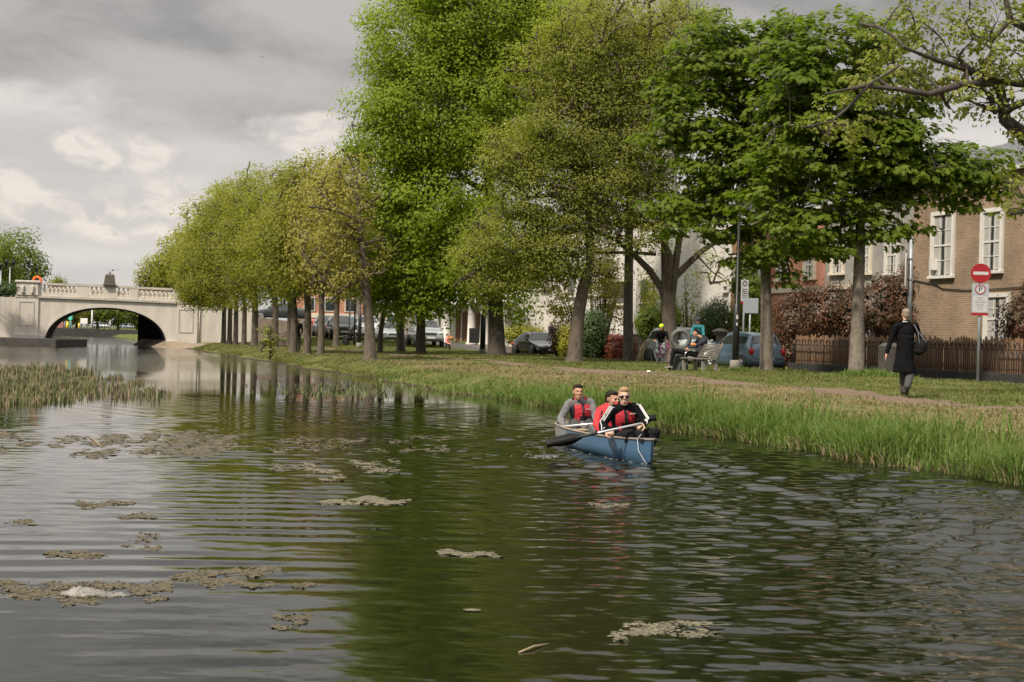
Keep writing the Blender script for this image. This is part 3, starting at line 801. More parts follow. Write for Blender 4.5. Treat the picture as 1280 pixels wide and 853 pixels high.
# the big bright lime-green tree in the centre
ptree('lime_tree', 'towering bright green tree with the thickest dark trunk, behind parked black saloon', 'tree', 621, 444, 76,
    [(621, 444, .45), (620, 400, .38), (618, 330, .33), (612, 240, .27), (606, 130, .2), (600, 20, .12)],
    [(518, 48, 78, 85), (565, 130, 110, 90), (495, 160, 74, 78), (472, 215, 52, 66), (545, 255, 95, 75), (480, 310, 38, 42), (540, 345, 62, 48), (610, 20, 110, 95), (650, 120, 100, 110), (610, 330, 85, 60), (540, -40, 65, 60), (636, 380, 52, 20), (600, -70, 90, 60), (515, 385, 30, 22), (680, 50, 90, 90)],
    'lime', n_limb=20, n_sub=170, n_cl=2600, per=78, cl_r=(.80, .80, .55), lsize=.165, seed=44, bark=M_BARKD, gaps=.25, upb=.6, hang=.15)
# olive, finely twigged trees in front of it
ptree('olive_tree', 'olive green tree with leaning trunk just right of the black saloon', 'tree', 718, 451, 63.6,
    [(718, 451, .33), (722, 400, .27), (729, 360, .24), (738, 330, .2), (735, 240, .13), (720, 120, .07)],
    [(640, 300, 70, 55), (600, 330, 48, 45), (680, 240, 75, 70), (720, 160, 80, 80), (650, 190, 62, 60), (700, 320, 60, 40), (635, 352, 55, 22), (740, 60, 80, 80), (690, 90, 65, 60)],
    'olive', n_limb=20, n_sub=280, n_cl=1300, per=64, cl_r=(.75, .75, .28), lsize=.105, seed=45, bark=M_BARK, gaps=.5, twig=2.2)
ptree('olive_tree', 'straight grey trunked olive tree beside the clipped red hedge', 'tree', 786, 451, 68,
    [(786, 451, .25), (785, 400, .22), (786, 330, .2), (787, 240, .15), (790, 120, .07)],
    [(770, 200, 70, 80), (800, 110, 75, 90), (740, 260, 55, 50), (820, 250, 50, 50), (790, 20, 90, 60), (850, 60, 70, 60)],
    'brownish', n_limb=18, n_sub=260, n_cl=850, per=56, cl_r=(.75, .75, .28), lsize=.10, seed=46, bark=M_BARK, gaps=.5, twig=2.2)
p1 = W(839, 453, 65); p1.z = gh(p1)
def r1(px, py, r, dD=0): q = W(px, py, 65 + dD) - p1; return (q.x, q.y, q.z, r)
tree('spreading_tree', 'multi stemmed olive tree forking low behind the ring shaped bin', 'tree', p1,
    pxblobs(p1, 64, [(760, 230, 75, 60), (720, 290, 65, 40), (800, 180, 80, 80), (770, 110, 70, 70), (840, 60, 80, 80), (680, 330, 60, 22), (800, 290, 60, 32), (890, 330, 28, 26), (740, 340, 50, 18)]),
    [(0, 0, 0, .36), r1(838, 420, .31), r1(835, 390, .3), r1(833, 350, .22), r1(830, 290, .15), r1(825, 200, .09)], LEAF['olive'],
    stems=[[r1(836, 395, .2), r1(828, 362, .17), r1(812, 338, .15), r1(796, 322, .13), r1(770, 300, .09), r1(720, 280, .05)],
           [r1(838, 385, .2), r1(843, 340, .18), r1(849, 300, .14), r1(856, 270, .1), r1(862, 220, .06)],
           [r1(840, 350, .16), r1(862, 328, .14), r1(880, 312, .12), r1(900, 300, .08), r1(930, 290, .04)],
           [r1(834, 370, .14), r1(838, 320, .12, -1), r1(830, 300, .1, -1), r1(810, 240, .06, -1)],
           [r1(820, 318, .08), r1(790, 316, .07), r1(735, 316, .05), r1(690, 322, .03)],
           [r1(872, 320, .05), r1(890, 340, .03), r1(908, 352, .015)]],
    n_limb=20, n_sub=300, n_cl=1150, per=56, cl_r=(.75, .75, .28), lsize=.10, seed=47, bark=M_BARK, gaps=.5, twig=2.4)
# tall dark green tree further along, seen through the gaps; lower screen behind
ptree('lime_tree', 'bright leaved tree whose grey trunk stands in front of the silver pickup', 'tree', 526, 442, 78,
    [(526, 442, .27), (526, 400, .22), (524, 340, .18), (520, 250, .1)],
    [(520, 330, 60, 55), (500, 370, 45, 30), (550, 370, 45, 30), (480, 290, 38, 50), (470, 350, 30, 35), (530, 260, 60, 60)],
    'lime', n_limb=8, n_sub=70, n_cl=600, per=34, cl_r=(.65, .65, .45), lsize=.2, seed=48, bark=M_BARK, gaps=.3)
ptree('twisted_tree', 'slim twisted tree between the silver saloon and the pickup', 'tree', 475, 439.5, 80,
    [(475, 439.5, .16), (476, 415, .13), (479, 395, .12), (484, 375, .1), (486, 340, .06)],
    [(480, 330, 30, 40), (500, 345, 28, 30), (465, 300, 30, 40)], 'lime', n_limb=5, n_sub=30, n_cl=160, per=28, cl_r=(.5, .5, .35), lsize=.2, seed=49)
ptree('plain_tree', 'grey trunked tree in front of the bonnet gap between silver car and pickup', 'tree', 501, 439.5, 82,
    [(501, 439.5, .23), (500, 400, .2), (499, 340, .14), (498, 280, .07)],
    [(500, 300, 45, 55), (480, 330, 35, 40)], 'lime', n_limb=6, n_sub=40, n_cl=220, per=30, cl_r=(.6, .6, .4), lsize=.2, seed=50)
ptree('bankside_tree', 'thin leafed tree nearest the water with low side branches, left of centre', 'tree', 463, 446, 61,
    [(463, 446, .26), (462, 410, .2), (458, 370, .17), (455, 335, .14), (450, 280, .09), (445, 220, .04)],
    [(430, 260, 55, 60), (450, 320, 45, 40), (410, 300, 40, 50), (440, 215, 40, 35), (420, 350, 40, 28)],
    'brownish', n_limb=12, n_sub=120, n_cl=420, per=16, cl_r=(.4, .4, .25), lsize=.12, seed=57, bark=M_BARK, gaps=.5, twig=1.4)
# the long row running to the bridge
def rowtree(label, bx, by, D, cx, top, bot, rx, leaf, seed, r=.2, per=30, ncl=340, src=None):
    cy = (top + bot) / 2; ry = (bot - top) / 2
    return ptree('row_tree', label, 'tree', bx, by, D, [(bx, by, r * .8), (bx + 1, by - 45, r * .66), ((bx + cx) / 2, cy + ry * .4, r * .55), (cx, cy - ry * .4, r * .25)],
        [(cx, cy, rx * .85, ry), (cx - rx * .35, cy + ry * .25, rx * .7, ry * .55), (cx + rx * .35, cy + ry * .2, rx * .7, ry * .6), (cx, cy + ry * .6, rx * .9, ry * .38), (cx - rx * .3, cy - ry * .45, rx * .45, ry * .42), (cx + rx * .3, cy - ry * .5, rx * .4, ry * .42)],
        leaf, n_limb=9, n_sub=70, n_cl=ncl, per=int(per * 1.5), cl_r=(.65, .65, .5), lsize=.155, seed=seed, bark=M_BARK, gaps=.3, group='trees of the row along the towpath', upb=.4, twig=1.4)
rowtree('row tree with thin trunk nearest the centre, budding brown at its top', 401, 440, 73, 405, 183, 374, 45, 'brownish', 60, .22, 18, 400)
rowtree('second row tree from the right, straight grey trunk, pale olive crown', 384, 438.6, 76, 378, 188, 380, 44, 'row', 61, .25)
rowtree('row tree whose trunk hides the man in black', 367, 437.7, 78, 358, 200, 380, 42, 'row', 62, .26)
rowtree('forked row tree set back beside the parked black car', 420, 433.5, 98, 428, 205, 385, 40, 'row', 63, .26)
rowtree('row tree behind the leafy sapling, in front of the ramp wall', 343.6, 431.7, 98, 335, 200, 386, 42, 'row', 64, .28)
rowtree('row tree with dark trunk left of the leafy sapling', 318, 430, 104, 310, 200, 388, 42, 'row', 65, .3)
rowtree('row tree with dark trunk in front of the stone ramp, right of the cream wall', 305, 426, 108, 290, 210, 390, 40, 'row', 66, .24)
rowtree('fourth trunk from the bridge arch, before the cream wall', 294.5, 424.6, 111, 270, 230, 392, 38, 'row', 67, .24)
rowtree('third trunk from the bridge arch, before the cream wall', 287, 424, 113, 255, 258, 390, 36, 'row', 68, .24)
rowtree('trunk nearest the bridge arch on the grass', 279.5, 423.6, 115, 248, 290, 388, 34, 'row', 69, .24)
rowtree('slim dark trunk set back behind the row beside the ramp wall', 361, 428, 104, 360, 250, 380, 36, 'row', 70, .2)
def fartree(label, px, D, top, bot, rx, leaf, seed, zb=2.5, cat='tree', ncl=220, ls=.26):
    p = W(px, 400, D); p.z = zb; s = F / D
    ph = lambda y: (W(px, y, D) - p).z
    cy = (top + bot) / 2; ry = (bot - top) / 2
    return tree('background_tree', label, cat, p, pxblobs(p, D, [(px, cy, rx, ry), (px - rx * .4, cy + ry * .3, rx * .65, ry * .6), (px + rx * .4, cy + ry * .25, rx * .65, ry * .6)]),
        [(0, 0, 0, .25), (0, 0, max(ph(bot), 1.2), .2), (0, 0, ph(cy), .1)], LEAF[leaf], n_limb=6, n_sub=30, n_cl=ncl, per=26, cl_r=(.8, .8, .6), lsize=ls, seed=seed, group='trees beyond the bridge and road')
fartree('low yellowish tree at far left end of the row, over the balustrade', 197, 150, 322, 372, 26, 'row', 71, 3)
fartree('rounded tree behind the balustrade left of the long row', 222, 142, 288, 372, 28, 'row', 72, 3)
fartree('taller tree behind the row where the bridge meets it', 238, 135, 258, 372, 32, 'row', 73, 3)
fartree('pale crown topping the row just left of its peak', 275, 130, 225, 372, 38, 'row', 79, 3)
fartree('dark green round tree at the left edge behind the bridge', 20, 135, 282, 372, 38, 'bright', 74, 2.8)
fartree('second dark tree at the left edge cut by the frame', -12, 128, 285, 378, 34, 'bright', 75, 2.8)
fartree('tiny treetop peeping over the bridge parapet', 72, 200, 347, 362, 9, 'row', 76, 3, ncl=50)
for i, (x, t, bb, rx) in enumerate([(70, 388, 406, 16), (96, 386, 405, 18), (122, 384, 405, 18), (148, 386, 408, 18), (172, 386, 409, 16)]):
    fartree('yellow green tree seen through the arch, number %s from the left' % ['one', 'two', 'three', 'four', 'five'][i], x, 262 + 3 * i, t - 14, bb + 2, rx, 'bright' if i > 1 else 'row', 80 + i, 1.1, ncl=130, ls=.35)
for i, (x, D, t, bb, rx, lf) in enumerate([(560, 125, 250, 400, 60, 'row'), (450, 160, 300, 395, 40, 'row')]):
    fartree(['tall tree rising behind the white pub buildings', 'tree behind the red building at the road end'][i], x, D, t, bb, rx, lf, 90 + i, .8)
# sapling on the bank
ps = on_ground(338, 441, .4)
tree('sapling', 'leafy yellow green sapling on the bank edge in front of the row', 'sapling', ps, pxblobs(ps, ps.y, [(333, 412, 7, 8), (337, 426, 12, 7), (329, 436, 10, 5), (340, 438, 8, 4)]),
    [(0, 0, 0, .03), (0, 0, .8, .02), (0, 0, 1.4, .012)], LEAF['young'], n_limb=6, n_sub=18, n_cl=46, per=8, cl_r=(.22, .22, .15), lsize=.13, seed=95)

# ------------------------------------------------------------------ shrubs and hedges (leafy masses with stems)
def shrub(name, label, cat, px, py, D, bl, leaf, n_cl, per, lsize, seed, cl_r=(.28, .28, .2), group=None, gaps=.15, zb=.42, boxy=None):
    p = W(px, py, D); p.z = zb
    rng = np.random.default_rng(seed)
    t = thing(name, label, cat, p, AX if boxy else 0, group)
    if boxy:
        lx, ly, lz = boxy
        cl = rng.uniform(-.5, .5, (n_cl, 3)); k = rng.integers(0, 3, n_cl); cl[np.arange(n_cl), k] = np.sign(cl[np.arange(n_cl), k]) * .48
        cd = cl * 1.6; cl = cl * np.array([lx, ly, lz]) + np.array([0, 0, lz / 2])
        top = Vector((0, 0, lz * .4))
    else:
        B = pxblobs(p, D, bl); cl, cd = sample_blobs(B, n_cl, rng, .7, gaps); cl[:, 2] = np.maximum(cl[:, 2], .15)
        top = Vector(np.mean([b_[0] for b_ in B], axis=0)); 
    b = MB()
    for q in cl[::6]:
        q = Vector(q); r0 = Vector((q.x * .35, q.y * .35, 0)); m = r0.lerp(q, .5) + Vector((0, 0, .15))
        b.tube([r0, m, q], [.03, .02, .008], 4, cap=False)
    b.build('stems', M_BARKD, t)
    cnt = np.maximum(2, (rng.uniform(.5, 1.4, n_cl) * per).astype(int)); idx = np.repeat(np.arange(n_cl), cnt)
    off = rng.normal(0, .6, (len(idx), 3)); C = cl[idx] + off * np.array(cl_r)
    C[:, 2] = np.maximum(C[:, 2], .03)
    link('foliage', leaf_mesh('foliage', C, off * .5 + cd[idx], lsize, [LEAF[leaf]], seed + 5, upb=.5), t)
    return t
shrub('photinia_shrub', 'reddish brown shrub behind fence left of the pale maple trunk', 'shrub', 1015, 460, 67, [(995, 400, 32, 42), (985, 438, 26, 22), (1035, 388, 38, 40), (1060, 400, 25, 45)], 'photinia', 560, 26, .12, 101, group='red shrubs behind the fence')
shrub('photinia_shrub', 'tallest reddish shrub behind fence between maple trunk and walking woman', 'shrub', 1110, 470, 63, [(1100, 385, 35, 42), (1140, 375, 40, 48), (1165, 395, 34, 36), (1190, 412, 22, 22)], 'photinia', 640, 26, .12, 102, group='red shrubs behind the fence')
shrub('photinia_shrub', 'reddish shrub at right edge under the brick house window', 'shrub', 1278, 480, 55, [(1278, 400, 30, 34), (1300, 380, 30, 40)], 'photinia', 260, 22, .12, 103, group='red shrubs behind the fence')
shrub('ivy_shrub', 'yellow green leafy climber between lamp post and left maple trunk', 'shrub', 938, 455, 68, [(935, 375, 16, 42), (938, 420, 15, 30), (925, 350, 10, 20)], 'bright', 260, 24, .15, 104)
shrub('round_bush', 'rounded dull green bush behind the teal cyclist', 'shrub', 897, 450, 74, [(895, 402, 24, 30), (882, 420, 16, 20)], 'darkgreen', 420, 26, .09, 105)
shrub('laurel_bush', 'glossy bright green bush behind the cyclist in yellow helmet', 'shrub', 815, 448, 74, [(815, 405, 20, 20), (835, 398, 14, 22), (822, 420, 20, 16)], 'bright', 300, 22, .17, 106)
shrub('conifer_bush', 'tall dark green bush between the two olive tree trunks', 'shrub', 742, 445, 72, [(742, 412, 18, 26), (742, 430, 19, 18)], 'darkgreen', 460, 26, .09, 107)
shrub('clipped_hedge', 'clipped red leaved hedge behind low stone kerb', 'hedge', 769, 443, 72, None, 'red', 420, 24, .09, 108, (.15, .15, .12), boxy=(1.1, 2.6, 1.25))
shrub('yellow_hedge', 'yellow green hedge beyond the roof of the black saloon', 'hedge', 655, 440, 98, [(640, 420, 12, 12), (655, 417, 14, 12), (670, 420, 12, 12)], 'yellow', 240, 22, .12, 109)
shrub('yellow_shrub', 'narrow yellow shrub just right of the black saloon', 'shrub', 709, 444, 76, [(708, 425, 7, 20)], 'yellow', 130, 18, .11, 110)
shrub('purple_shrub', 'small reddish shrub behind the black saloon bonnet', 'shrub', 698, 444, 78, [(697, 424, 8, 18)], 'photinia', 130, 18, .1, 111)
shrub('climbing_plant', 'greyish creeper climbing the white house behind the olive trunks', 'climber', 745, 442, 82, [(700, 370, 18, 40), (755, 350, 22, 50), (770, 385, 16, 30), (715, 400, 14, 25)], 'brownish', 420, 14, .13, 112, gaps=.5)
shrub('climbing_plant', 'green creeper strands beside the white house corner by the forked tree', 'climber', 812, 445, 80, [(812, 370, 12, 45)], 'row', 120, 14, .12, 113, gaps=.4)
shrub('bridge_hedge', 'dark hedge on top of the left end of the bridge', 'hedge', 5, 372, 116, [(8, 362, 14, 9), (-15, 362, 16, 9)], 'darkgreen', 160, 22, .14, 114, zb=3.6)
shrub('bare_shrub', 'sprawling half bare shrub against the pale house right of forked trunk', 'shrub', 862, 448, 70, [(862, 380, 16, 40), (858, 400, 14, 25)], 'young', 90, 6, .11, 115, gaps=.2)
# ================================================================== bridge
M_BR = mat('bridge_render', (0.60, 0.555, 0.495), (0.43, 0.395, 0.345), 1.0, .85, bump=.15, bscale=8, contrast=(.35, .85), stretch=(1.6, 1.6, .35))
M_BRD = mat('bridge_trim', (0.52, 0.48, 0.43), (0.40, 0.37, 0.33), 1.5, .85, bump=.15, bscale=8)
M_DARKST = mat('dark_stone', (0.07, 0.065, 0.06), (0.035, 0.033, 0.03), 2, .9, bump=.6, bscale=9)
M_STONE = mat('grey_stone', (0.25, 0.225, 0.2), (0.15, 0.135, 0.12), 2, .9, bump=.4, bscale=9)
M_BRN = mat('ramp_stone', (0.27, 0.21, 0.17), (0.17, 0.135, 0.11), 2, .9, bump=.4, bscale=9)
BX = Vector((.969, .246, 0)).normalized(); BY = Vector((-.246, .969, 0)).normalized()
B0 = W(133, 409, 120); B0.z = 0
BANG = math.atan2(.246, .969)
def bs(px, D=None):
    a = ray(px, 400)[0]
    return (a * B0.y - B0.x) / (BX.x - BX.y * a)
def bridge():
    t = thing('canal_bridge', 'cream rendered arched bridge with balustrade spanning the canal', 'bridge', (B0.x, B0.y, 0), BANG)
    s1, s2 = bs(57), bs(208); cx, hw = (s1 + s2) / 2, (s2 - s1) / 2
    zs, rise, L = .35, 2.68, 12.5
    def arch(s): 
        q = min(1, abs((s - cx) / hw)); return zs + rise * (1 - q ** 2.15) ** .5
    zc = lambda s: 3.60 - .012 * (s) - .0006 * s * s      # underside of the cornice
    sl, sr = bs(20), bs(247)
    b = MB(); n = 48
    ss_ = [cx - hw * math.cos(PI * k / n) for k in range(n + 1)]
    for y, fl in ((0, 1), (L, -1)):
        for a, c in zip(ss_[:-1], ss_[1:]):
            b.quad((a, y, arch(a)), (c, y, arch(c)), (c, y, zc(c)), (a, y, zc(a)))
        for a, c in ((sl, s1), (s2, sr)):
            b.quad((a, y, -.6), (c, y, -.6), (c, y, zc(c)), (a, y, zc(a)))
    b.quad((sl, 0, -.6), (sl, L, -.6), (sl, L, zc(sl)), (sl, 0, zc(sl))); b.quad((sr, 0, -.6), (sr, L, -.6), (sr, L, zc(sr)), (sr, 0, zc(sr)))
    for k in range(12):
        a = sl + (sr - sl) * k / 12; c = sl + (sr - sl) * (k + 1) / 12
        b.quad((a, .3, zc(a) - .05), (c, .3, zc(c) - .05), (c, L - .3, zc(c) - .05), (a, L - .3, zc(a) - .05))
    b.build('wall', M_BR, t)
    b = MB()
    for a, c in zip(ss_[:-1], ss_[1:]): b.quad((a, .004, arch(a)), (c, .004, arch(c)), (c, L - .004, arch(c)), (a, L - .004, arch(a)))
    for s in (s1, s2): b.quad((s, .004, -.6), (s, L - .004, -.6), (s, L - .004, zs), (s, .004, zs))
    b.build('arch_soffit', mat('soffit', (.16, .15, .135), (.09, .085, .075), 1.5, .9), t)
    # archivolt: a thin raised ring
    b = MB()
    for a, c in zip(ss_[:-1], ss_[1:]):
        b.prism([(a, -.03, arch(a) + .004), (c, -.03, arch(c) + .004), (c, -.03, arch(c) + .2), (a, -.03, arch(a) + .2)], (0, .028, 0))
    b.build('arch_ring', M_BR, t)
    def strip(name, x0, x1, y0, y1, z0f, z1f, m, n=10, part=True):
        b = MB(); R_ = []
        for k in range(n + 1):
            x = x0 + (x1 - x0) * k / n; a, c = z0f(x), z1f(x)
            R_.append([(x, y0, a), (x, y1, a), (x, y1, c), (x, y0, c)])
        b.loft(R_, True, True, False); return b.build(name, m, t)
    strip('cornice', sl - .1, sr + .1, -.16, .3, zc, lambda x: zc(x) + .16, M_BRD)
    strip('cornice', sl - .1, sr + .1, L - .3, L + .16, zc, lambda x: zc(x) + .16, M_BRD)
    lb, rb = bs(48), bs(246)
    base = lambda x: zc(x) + .16; top = lambda x: zc(x) + 1.02
    for y in (0, L - .3):
        strip('parapet_base', lb, rb, y - .02, y + .28, base, lambda x: base(x) + .22, M_BR)
        strip('parapet_rail', lb, rb, y - .07, y + .33, top, lambda x: top(x) + .18, M_BRD)
    ped = [(bs(48), .35), (bs(103), .9), (bs(136), 1.0), (bs(166), .7), (bs(221), .7)]
    for s, w in ped:
        for y in (0, L - .3):
            b = MB(); b.box(s - w / 2, y - .05, base(s) + .002, s + w / 2, y + .31, top(s) + .02, .02); b.build('pedestal', M_BR, t)
    # left end pier block with recessed panels
    pl, pr = bs(20), bs(47)
    b = MB(); b.box(pl, -.22, base(pl) + .002, pr, .5, top(pl) + .12, .02); b.box(pl - .12, -.32, top(pl) + .122, pr + .12, .6, top(pl) + .3, .04); b.build('end_block', M_BR, t)
    for f in (.3, .75):
        b = MB(); x = pl + (pr - pl) * f; b.lathe([(.1, 0), (.13, .1), (.09, .3), (.13, .5), (.1, .62)], (x, -.24, base(pl) + .14), 8); b.build('carved_drop', M_BRD, t)
    def panel(pa, pb, ya, yb, y=-.12):
        xa, xb = bs(pa), bs(pb); za = W(pa, ya, 119.5).z; zb_ = W(pa, yb, 119.5).z
        b = MB()
        for q in ((xa, zb_, xb, zb_ + .08), (xa, za - .08, xb, za), (xa, zb_ + .082, xa + .08, za - .082), (xb - .08, zb_ + .082, xb, za - .082)):
            b.box(q[0], y - .035, q[1], q[2], y + .02, q[3])
        b.build('panel_moulding', M_BRD, t)
    b = MB(); b.box(bs(18), -.12, .82, bs(47.5), -.003, zc(bs(30)) - .01); b.build('pier', M_BR, t)
    panel(23, 42.5, 376.5, 407)
    b = MB(); b.box(bs(221), -.12, .6, bs(247), -.003, zc(bs(230)) - .01); b.build('pier', M_BR, t)
    panel(223, 241.5, 386, 416)
    b = MB(); b.box(bs(16), -.28, -.6, bs(48), -.004, .82, .02); b.box(bs(48) + .01, -.14, -.6, s1 - .02, -.004, .72, .02); b.build('plinth', M_BR, t)
    b = MB(); b.box(s2 + .02, -.14, -.6, bs(247), -.004, .58, .02); b.build('plinth', M_BR, t)
    bb = MB(); bb.lathe([(.10, 0), (.10, .06), (.06, .09), (.075, .16), (.115, .26), (.10, .36), (.055, .52), (.05, .56), (.085, .6), (.085, .64)], (0, 0, 0), 10)
    first = None
    for pa, pb in ((52, 99), (111, 128), (145, 162), (171, 216)):
        a, c = bs(pa), bs(pb); k = round((c - a) / .33)
        for y in (.13, L - .17):
            if y > 1 : continue
            for i in range(k):
                x = a + (c - a) * (i + .5) / k; z = base(x) + .22
                if first is None: first = bb.build('baluster', M_BR, t); o = first
                else: o = first.copy(); COL.objects.link(o)
                o.location = (x, y, z)
    # far parapet solid infill
    strip('far_parapet', lb, rb, L - .2, L - .1, lambda x: base(x) + .2, top, M_BR)
    # curved wing wall at the left
    b = MB(); R_ = []
    for k in range(9):
        a = k / 8; x = sl - .0 - 9 * a; y = 1.0 * math.sin(a * PI / 2) * 0 - 3.2 * a * a
        R_.append([(x, y, -.6), (x, y + .4, -.6), (x, y + .4, zc(sl) + .02), (x, y, zc(sl) + .02)])
    b.loft(R_, True, True, False); b.build('wing_wall', M_BR, t)
    # cream wall to the right
    xa, xb = bs(247) + .01, bs(322)
    b = MB(); b.loft([[(x, .05, 0), (x, .45, 0), (x, .45, z), (x, .05, z)] for x, z in ((xa, zc(sr) + .7), (xb, 3.1))], True, True, False); b.build('side_wall', M_BR, t)
    b = MB(); b.tube([(xa + .12, -.02, .3), (xa + .12, -.02, 3.4)], .06, 8); b.build('drain_pipe', M_BRD, t)
    return t
bridge()
def ramp():
    t = thing('ramp_wall', 'brown stone retaining wall carrying the road down from the bridge', 'wall', (B0.x, B0.y, 0), BANG)
    xa, xb, xc, xd = bs(322) + .01, bs(385), bs(450), bs(247)
    b = MB(); b.loft([[(x, .1, 0), (x, .5, 0), (x, .5, z), (x, .1, z)] for x, z in ((xa, 2.66), ((xa + xb) / 2, 2.42), (xb, 2.18), (xc, 1.05))], True, True, False); b.build('wall', M_BRN, t)
    b = MB(); b.loft([[(x, .51, 0), (x, 9, 0), (x, 9, z), (x, .51, z)] for x, z in ((xd, 3.3), (xa, 2.62), (xb, 2.15), (xc, 1.0), (bs(560), .95))], True, True, False)
    tag(b.build('approach_road', mat('asphalt', None)), kind='structure'); bpy.data.objects['approach_road'].location = (B0.x, B0.y, 0); bpy.data.objects['approach_road'].rotation_euler = (0, 0, BANG)
ramp()
# capstone, gull, bird, lamps, lifebuoy on the bridge
def Bw(s, y, z): return B0 + BX * s + BY * y + Vector((0, 0, z))
def finial():
    s = bs(136); z0 = 3.6 - .012 * s - .0006 * s * s + 1.201
    b = MB()
    def ring(w, z): return [(-w, -w, z), (w, -w, z), (w, w, z), (-w, w, z)]
    t = thing('stone_finial', 'dark tapered stone block on the middle of the parapet', 'finial', Bw(s, .13, z0), BANG)
    b.loft([ring(.50, 0), ring(.50, .1), ring(.44, .12), ring(.36, .78), ring(.30, .84), ring(.22, .9)], True, True, False); b.build('block', mat('brown_stone', (.12, .095, .08), (.07, .06, .05), 3, .9), t)
    b = MB(); b.lathe([(.05, 0), (.07, .06), (.05, .14), (.02, .2)], (0, 0, .9), 8); b.build('knob', M_DARKST, t)
finial()
def bird(name, label, p, span, rz, flap):
    t = thing(name, label, 'bird', p, rz)
    b = MB(); b.ell((0, 0, 0), (span * .05, span * .16, span * .05), None, 8, 6); b.ell((0, -span * .17, span * .02), (span * .035, span * .05, span * .035), None, 8, 6); b.build('body', mat('gull_grey', (.3, .3, .3), (.12, .12, .12), 4, .7), t)
    for sg in (-1, 1):
        b = MB(); b.loft([[(sg * x * span, y - w, z * span), (sg * x * span, y, z * span + .01), (sg * x * span, y + w, z * span)] for x, y, w, z in ((.03, 0, span * .07, 0), (.25, -span * .05, span * .07, flap), (.5, span * .05, span * .01, flap * .7))], False, True); b.build('wing', mat('wing_dark', (.1, .1, .1)), t)
bird('gull', 'gull gliding just above the stone finial of the bridge', W(141, 338, 117), 1.35, .2, .06)
bird('bird', 'tiny dark bird high up in the grey sky', W(328, 72, 150), .9, .4, .1)
M_IRON = mat('black_iron', (0.018, 0.018, 0.02), (.03, .03, .03), 8, .45, .3)
M_GALV = mat('galvanised_steel', (0.33, 0.35, 0.37), (.25, .27, .29), 6, .5, .6)
def lantern_post(px, py0, py1, D, label, n=1, m=None):
    p = W(px, py1, D); p.z = 3.5; h = (W(px, py0, D) - p).z; m = m or M_GALV
    t = thing('lantern_post', label, 'street lamp', p)
    MB().tube([(0, 0, 0), (0, 0, .3), (0, 0, h - .5)], [.09, .06, .05], 8).build('post', m, t)
    for k in range(n):
        x = (k - (n - 1) / 2) * .55
        b = MB()
        if n > 1: b.tube([(0, 0, h - .6), (x, 0, h - .5)], .025, 6)
        b.lathe([(.03, 0), (.12, .06), (.16, .36), (.2, .38), (.05, .52), (.01, .62)], (x, 0, h - .5), 8); b.build('lantern', M_IRON, t)
lantern_post(12.3, 326, 352, 119, 'pale post with two lanterns at the left end of the bridge', 2)
lantern_post(1, 330, 352, 121, 'lantern post cut by the left edge of the frame', 1)
lantern_post(35.5, 326, 352, 127, 'dark single lantern in front of the left tree, nearer the orange ring', 1, M_IRON)
lantern_post(46, 334, 352, 129, 'dark single lantern directly above the orange ring', 1, M_IRON)
def lifebuoy():
    p = W(46.5, 351, 119.2); t = MB()
    t.loft([[(math.cos(a) * (.3 + .09 * math.cos(c)), .09 * math.sin(c), math.sin(a) * (.3 + .09 * math.cos(c))) for c in [2 * PI * j / 8 for j in range(8)]] for a in [2 * PI * k / 20 for k in range(21)]], False)
    o = t.build('lifebuoy', mat('orange_plastic', (.75, .13, .02))); o.location = p; tag(o, 'orange ring standing on the left end of the bridge parapet', 'lifebuoy')
lifebuoy()
def quay():
    b = MB(); D = 112
    P = [W(-260, 430, D), W(70, 430, D), W(107, 430, D + 4), W(109, 430, D + 10), W(60, 430, D + 14), W(-260, 430, D + 14)]
    P = [Vector((p.x, p.y, -.5)) for p in P]
    b.prism(P, (0, 0, 1.0)); 
    rng = random.Random(3)
    tag(b.build('quay', M_DARKST), kind='structure')
    b = MB(); p = [Vector((q.x, q.y, .504)) for q in P]
    b.add(p, [tuple(range(len(p)))]); tag(b.build('quay_top', mat('quay_paving', (.06, .052, .04), (.035, .032, .025), 2, .9)), kind='structure')
quay()
def inner_wall():
    b = MB(); sa, sb = bs(208) - 2.3, bs(208) + .4
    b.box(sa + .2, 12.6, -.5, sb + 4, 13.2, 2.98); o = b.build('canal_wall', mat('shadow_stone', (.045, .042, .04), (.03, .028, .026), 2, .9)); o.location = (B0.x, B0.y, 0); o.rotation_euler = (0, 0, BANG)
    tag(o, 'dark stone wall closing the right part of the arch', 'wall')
    # sandy shelf at its foot
    b = MB(); s2 = bs(208)
    P = [(s2 - 2.6, 10), (s2 - 1.6, 3), (s2 - .8, 0), (s2 + 1.6, -5), (s2 + 4, -10), (s2 + 12, -9), (s2 + 12, -.3), (s2 + .1, -.3), (s2 + .1, 12.3), (s2 - 2.6, 12.3)]
    n = len(P); b.add([(x, y, -.05) for x, y in P] + [(x + (.9 if x < s2 + 6 else 0), y + .6 * (y < 5), .42 if y < 0 else .55) for x, y in P], [tuple(range(n, 2 * n))] + [(i, (i + 1) % n, n + (i + 1) % n, n + i) for i in range(n)])
    o = b.build('sandy_bank', mat('sand', (.27, .21, .16), (.16, .13, .09), 3, .95, bump=.5, bscale=12)); o.location = (B0.x, B0.y, 0); o.rotation_euler = (0, 0, BANG); tag(o, kind='structure')
inner_wall()

